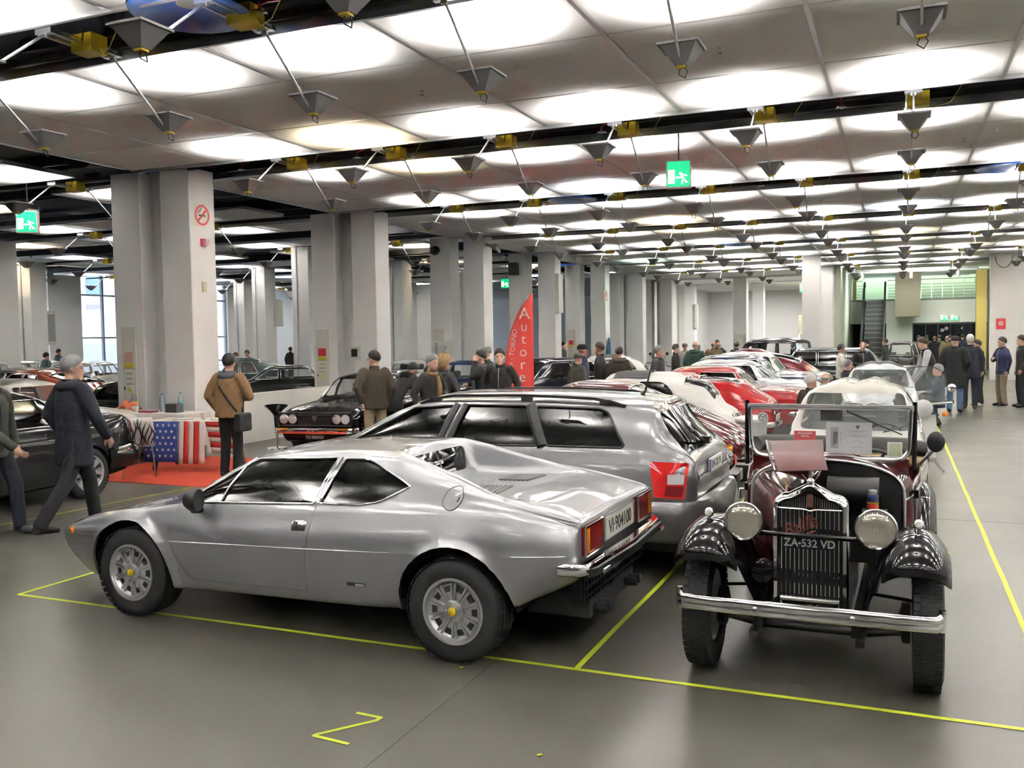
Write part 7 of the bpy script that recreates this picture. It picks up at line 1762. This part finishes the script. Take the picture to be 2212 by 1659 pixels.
# ================================================================== far end: escalator hall
GW_ = mat('atrium_green_wall', (.36, .39, .30), .8); GWL = mat('atrium_white', (.66, .66, .60), .8); BRN = mat('brown_cladding', (.085, .070, .045), .7, noise=(4, .06)); YC = mat('ochre_column', (.48, .34, .10), .7)
struct(MB().box(-2.4, 56.0, 0, 5.2, 56.2, 8.2).build('wall_end', GW_))
struct(MB().box(4.1, 44, 0, 4.3, 56, 8.2).build('wall_atrium', GW_))
struct(MB().box(-2.4, 44, 8.1, 5.2, 56.2, 8.3).build('ceiling_atrium', GWL))
struct(MB().box(-2.35, 52.0, 2.35, 4.1, 56.0, 3.55).build('trim_20', GWL))          # mezzanine front
struct(MB().box(-2.35, 51.98, 3.50, 4.1, 52.0, 3.60).build('trim_21', mat('slab_edge', (.22, .22, .20), .6)))
struct(MB().box(-.60, 52.0, 0, .66, 52.2, 2.35).build('wall_partition', GWL))
t = thing('brown_shaft', 'big brown clad shaft hanging beside the escalator', 'shaft', (.43, 51.2, 2.65)); m = MB()
m.prism([(-.6, .0), (.52, .0), (.60, 2.35), (-.60, 2.35)], Mx((0, -.4, 0), (1, 0, 0), (0, 0, 1), (0, -1, 0)), 1.1); m.build('cladding', BRN, t); MB().box(-.62, -1.3, 2.35, .62, .5, 2.6).build('top_trim', BRN, t)
t = thing('escalator', 'dark escalator rising to the upper gallery at the far end', 'escalator', (-1.15, 46.3, 0)); DK = mat('escalator_dark', (.018, .018, .019), .5); TR = mat('escalator_tread', (.05, .05, .052), .45, metal=.4)
for k in range(15):
    y = .38*k; z = .235*k; MB().box(-.42, y, max(0, z-.25), .42, y+.40, z+.235).build('step', TR, t); MB().box(-.42, y-.006, z+.215, .42, y+.02, z+.24).build('step_nosing', mat('nosing', (.20, .20, .19), .5), t)
for sx in (-1, 1):
    MB().prism([(0, 0), (5.8, 3.45), (5.8, 4.2), (5.4, 4.2), (0, .85)], Mx((sx*.50-.03, 0, 0), (0, 1, 0), (0, 0, 1), (1, 0, 0)), .06).build('balustrade', DK, t)
    MB().tube([(sx*.50, -.2, .35), (sx*.50, -.3, .7), (sx*.50, -.05, .95), (sx*.50, 5.3, 4.35), (sx*.50, 5.9, 4.5), (sx*.50, 6.2, 4.3)], .05, 8).build('handrail', BLACKP, t, 60)
for x0, x1, l in ((-2.3, -1.75, 'steel railing of the upper gallery left of the escalator'), (-.55, -.15, 'steel railing of the upper gallery right of the escalator'), (1.05, 4.05, 'long steel railing of the upper gallery at right')):
    t = thing('gallery_railing', l, 'railing', (x0, 52.1, 3.58)); L_ = x1-x0; n = max(2, int(L_/.5)+1)
    for k in range(n): MB().bar((L_*k/(n-1), 0, 0), (L_*k/(n-1), 0, 1.0), .03, .03).build('post', STEEL, t)
    for z in (.15, .30, .45, .60, .75, 1.0): MB().tube([(0, 0, z), (L_, 0, z)], .012 if z < 1 else .02, 6).build('rail', STEEL, t)
tag(MB().box(3.50, 50.5, 0, 3.95, 51.0, 8.0).build('ochre_column', YC), 'ochre yellow column right of the glass doors', 'column')
tag(MB().box(-2.30, 53.5, 3.6, -2.12, 53.7, 8.0).build('ochre_column', YC), 'narrow ochre column on the upper gallery', 'column')
# glass entrance under the gallery
DG = mat('dark_glass', (.010, .012, .014), .05, alpha=.8, spec=.6)
t = thing('glass_entrance', 'dark glass entrance doors under the gallery', 'entrance', (.70, 52.05, 0)); 
for k in range(5): MB().box(.58*k+.02, 0, .05, .58*k+.56, .02, 2.28).build('door_pane', DG, t); MB().box(.58*k-.02, -.02, 0, .58*k+.02, .04, 2.3).build('mullion', BLACKP, t)
MB().box(0, -.02, 2.26, 2.9, .04, 2.34).build('head_rail', BLACKP, t)
struct(MB().box(-2.35, 55.6, 0, 4.1, 55.7, 2.35).build('wall_lobby', mat('lobby_dark', (.03, .035, .04), .6)))
GLW = mat('lobby_lamp', (1, .95, .85), .4, emit=(1, .93, .8), estr=5.0)
for i, (x, z, l) in enumerate(((2.15, 1.95, 'round glowing lamp behind the entrance glass'), (2.35, 2.05, 'second round glowing lamp behind the entrance glass'), (3.1, 2.05, 'small ceiling lamp at the right of the lobby'), (1.4, 1.25, 'low lobby lamp at left behind the glass'))):
    t = thing('lobby_lamp', l, 'lamp', (x, 54.3, z)); MB().sphere((0, 0, 0), .10 if i < 2 else .06, 12).build('globe', GLW, t, 60); MB().tube([(0, 0, .05), (0, 0, 2.35-z)], .01, 5).build('cord', BLACKP, t)
t = thing('lobby_sign', 'white paper notice on the entrance glass', 'sign', (2.55, 52.03, 1.35)); MB().box(-.12, -.01, -.17, .12, 0, .17).build('notice', SIGNW, t)
exitsign(2.15, 51.95, 2.42, 0, .42, .26, 'green exit sign with arrow above the entrance doors', False); exitsign(2.62, 51.95, 2.42, 0, .40, .24, 'second green exit sign above the entrance doors', False)
for x, y in ((-1.75, 41.3), (.25, 41.3), (2.1, 41.3)):
    t = thing('hanging_tube_lamp', 'white hanging cylinder lamp at the end of the main ceiling, %s' % {-1.75: 'left', .25: 'middle', 2.1: 'right'}[x], 'lamp', (x+.25, y+3.0, 4.25), 0, 'end cylinder lamps'); MB().lathe([(.07, 0), (.07, .35), (.001, .35)], 14, 0, None, False).build('cylinder', SIGNW, t, 40); MB().tube([(0, 0, .35), (0, 0, .62)], .008, 5).build('cord', BLACKP, t)
L = bpy.data.lights.new('atrium_fill', 'AREA'); L.energy = 2600; L.size = 5; L.size_y = 6; L.shape = 'RECTANGLE'; L.color = (.80, 1.0, .86); lo = bpy.data.objects.new('atrium_fill_light', L); C.objects.link(lo); lo.location = (1, 48.6, 7.7); lo.rotation_euler = (R(38), 0, 0)  # added fill light for the atrium wall, no real opening overhead
L = bpy.data.lights.new('corridor_fill', 'AREA'); L.energy = 420; L.size = 3; L.color = (.95, 1.0, .92); lo = bpy.data.objects.new('corridor_fill', L); C.objects.link(lo); lo.location = (.6, 46.7, 4.6); lo.rotation_euler = (R(62), 0, 0)  # added fill light without a fixture, lifts the lower atrium
L = bpy.data.lights.new('gallery_lamp', 'AREA'); L.energy = 60; L.size = 1.2; L.color = (.45, 1.0, .95); lo = bpy.data.objects.new('gallery_lamp', L); C.objects.link(lo); lo.location = (-1.0, 54.2, 6.2)
for x, y in ((-8, 52), (-5, 58), (-8, 63), (-4, 50)):
    L = bpy.data.lights.new('far_room_lamp', 'AREA'); L.energy = 330; L.size = 1.6; L.color = (1, .97, .93); lo = bpy.data.objects.new('far_room_lamp', L); C.objects.link(lo); lo.location = (x, y, 4.7)
tag(MB().box(-5.6, 58.4, 0, -3.4, 60.2, 3.0).build('beige_hut', mat('hut_beige', (.42, .38, .26), .7)), 'beige hut with brown edge behind the column at far right', 'hut')
struct(MB().box(-12.68, 50.0, 0, -12.4, 53.0, H).build('wall_pier', WHITE)); struct(MB().box(-11.9, 48.6, 0, -11.2, 50.0, H+.1).build('wall_stub', WHITE))
t = thing('ivory_box', 'ivory control cabinet standing in the far background', 'cabinet', (-7.6, 49.2, 0)); MB().box(-.3, -.2, 1.1, .3, 0, 1.9).build('case', IV, t); MB().box(-.05, -.15, 0, .05, -.05, 1.1).build('post', STEEL, t)
# ================================================================== window wall of the left hall
FRM = mat('window_frame_grey', (.30, .34, .40), .5); WG = mat('window_glass', (.75, .85, 1.0), .03, alpha=.08, spec=.3)
for k in range(-1, 6):
    y0 = 13.2+GP*k
    wp = struct(MB().box(-35.2, y0-1.05, 0, -34.8, y0+.75, 6).build('wall_window_%d' % (k+2), WHITE))
    w = MB(); f_ = struct(w.box(-35.06, y0+.75, 5.2, -34.94, y0+GP-1.05, 5.3).build('window_%d' % (k+2), FRM))
    n = 3; span = GP-1.8
    for i in range(n+1): y = y0+.75+span*i/n; MB().box(-35.06, y-.05, 0, -34.94, y+.05, 5.3).build('mullion', FRM, f_)
    for z in (.9, 2.2, 4.2): MB().box(-35.05, y0+.75, z-.04, -34.95, y0+GP-1.05, z+.04).build('transom', FRM, f_)
    zz = (0, .9, 2.2, 4.2, 5.2)
    for i in range(n):
        for a_, b_ in zip(zz[:-1], zz[1:]): MB().box(-35.005, y0+.75+span*i/n+.05, a_+.04, -34.995, y0+.75+span*(i+1)/n-.05, b_-.04).build('pane', WG, f_)
struct(MB().box(-35.2, -15, 0, -34.8, 6.2, 6).build('wall_window_20', WHITE)); struct(MB().box(-35.2, 6, 5.3, -34.8, 46.2, 6).build('trim_30', WHITE))
t = thing('wall_cabinet', 'grey electrical cabinet on the left window pier', 'cabinet', (-34.78, 29.9, 1.9)); MB().box(0, -.55, 0, .2, .25, 1.5).build('case', IV, t); MB().box(.2, -.30, .15, .22, .2, 1.35).build('door', mat('cab_door', (.30, .30, .29), .5), t)
# outside: forecourt, pale office block, arched marquee, fence banner
struct(MB().box(-130, -30, -.3, -36, 130, -.05).build('forecourt', mat('asphalt', (.30, .30, .31), .9)))
t = thing('office_block', 'pale office building with blue panels outside the left windows', 'building', (-85, 60, 0)); MB().box(-10, -70, 0, 0, 70, 26).build('wall', mat('office_wall', (.62, .64, .66), .7), t)
for i in range(28):
    for j in range(4): MB().box(0, -68+4.8*i, 2+5.6*j, .1, -65.6+4.8*i, 6.4+5.6*j).build('window_panel', mat('office_blue' if (i+j) % 3 else 'office_grey', (.22, .36, .52) if (i+j) % 3 else (.36, .34, .40), .3), t)
t = thing('marquee', 'white arched marquee outside the left windows', 'tent', (-58, 48, 0)); MB().grid([[(-5*math.cos(PI*k/16)*1.0, yy, 4.6*math.sin(PI*k/16)) for k in range(17)] for yy in (-16, -8, 0, 8, 16)]).build('roof_skin', mat('marquee_cloth', (.55, .57, .60), .8), t, 50); MB().add([(-5*math.cos(PI*k/16), -16, 4.6*math.sin(PI*k/16)) for k in range(17)], [tuple(range(17))]).build('end_wall', mat('marquee_end', (.48, .50, .54), .8), t)
t = thing('banner_fence', 'white banner fence outside the left windows', 'fence', (-46, 34, 0)); MB().box(-.03, -14, .1, .03, 14, 1.9).build('banner', mat('banner_white', (.62, .66, .72), .8), t); text('banner_text', 'automobilia', .9, Mx((.04, 2, 1.1), (0, 1, 0), (0, 0, 1)), mat('banner_blue', (.15, .20, .35), .7), t, .005)
for y in (-13, -6.5, 0, 6.5, 13): MB().tube([(0, y, -.05), (0, y, 2.0)], .04, 6).build('post', STEEL, t)
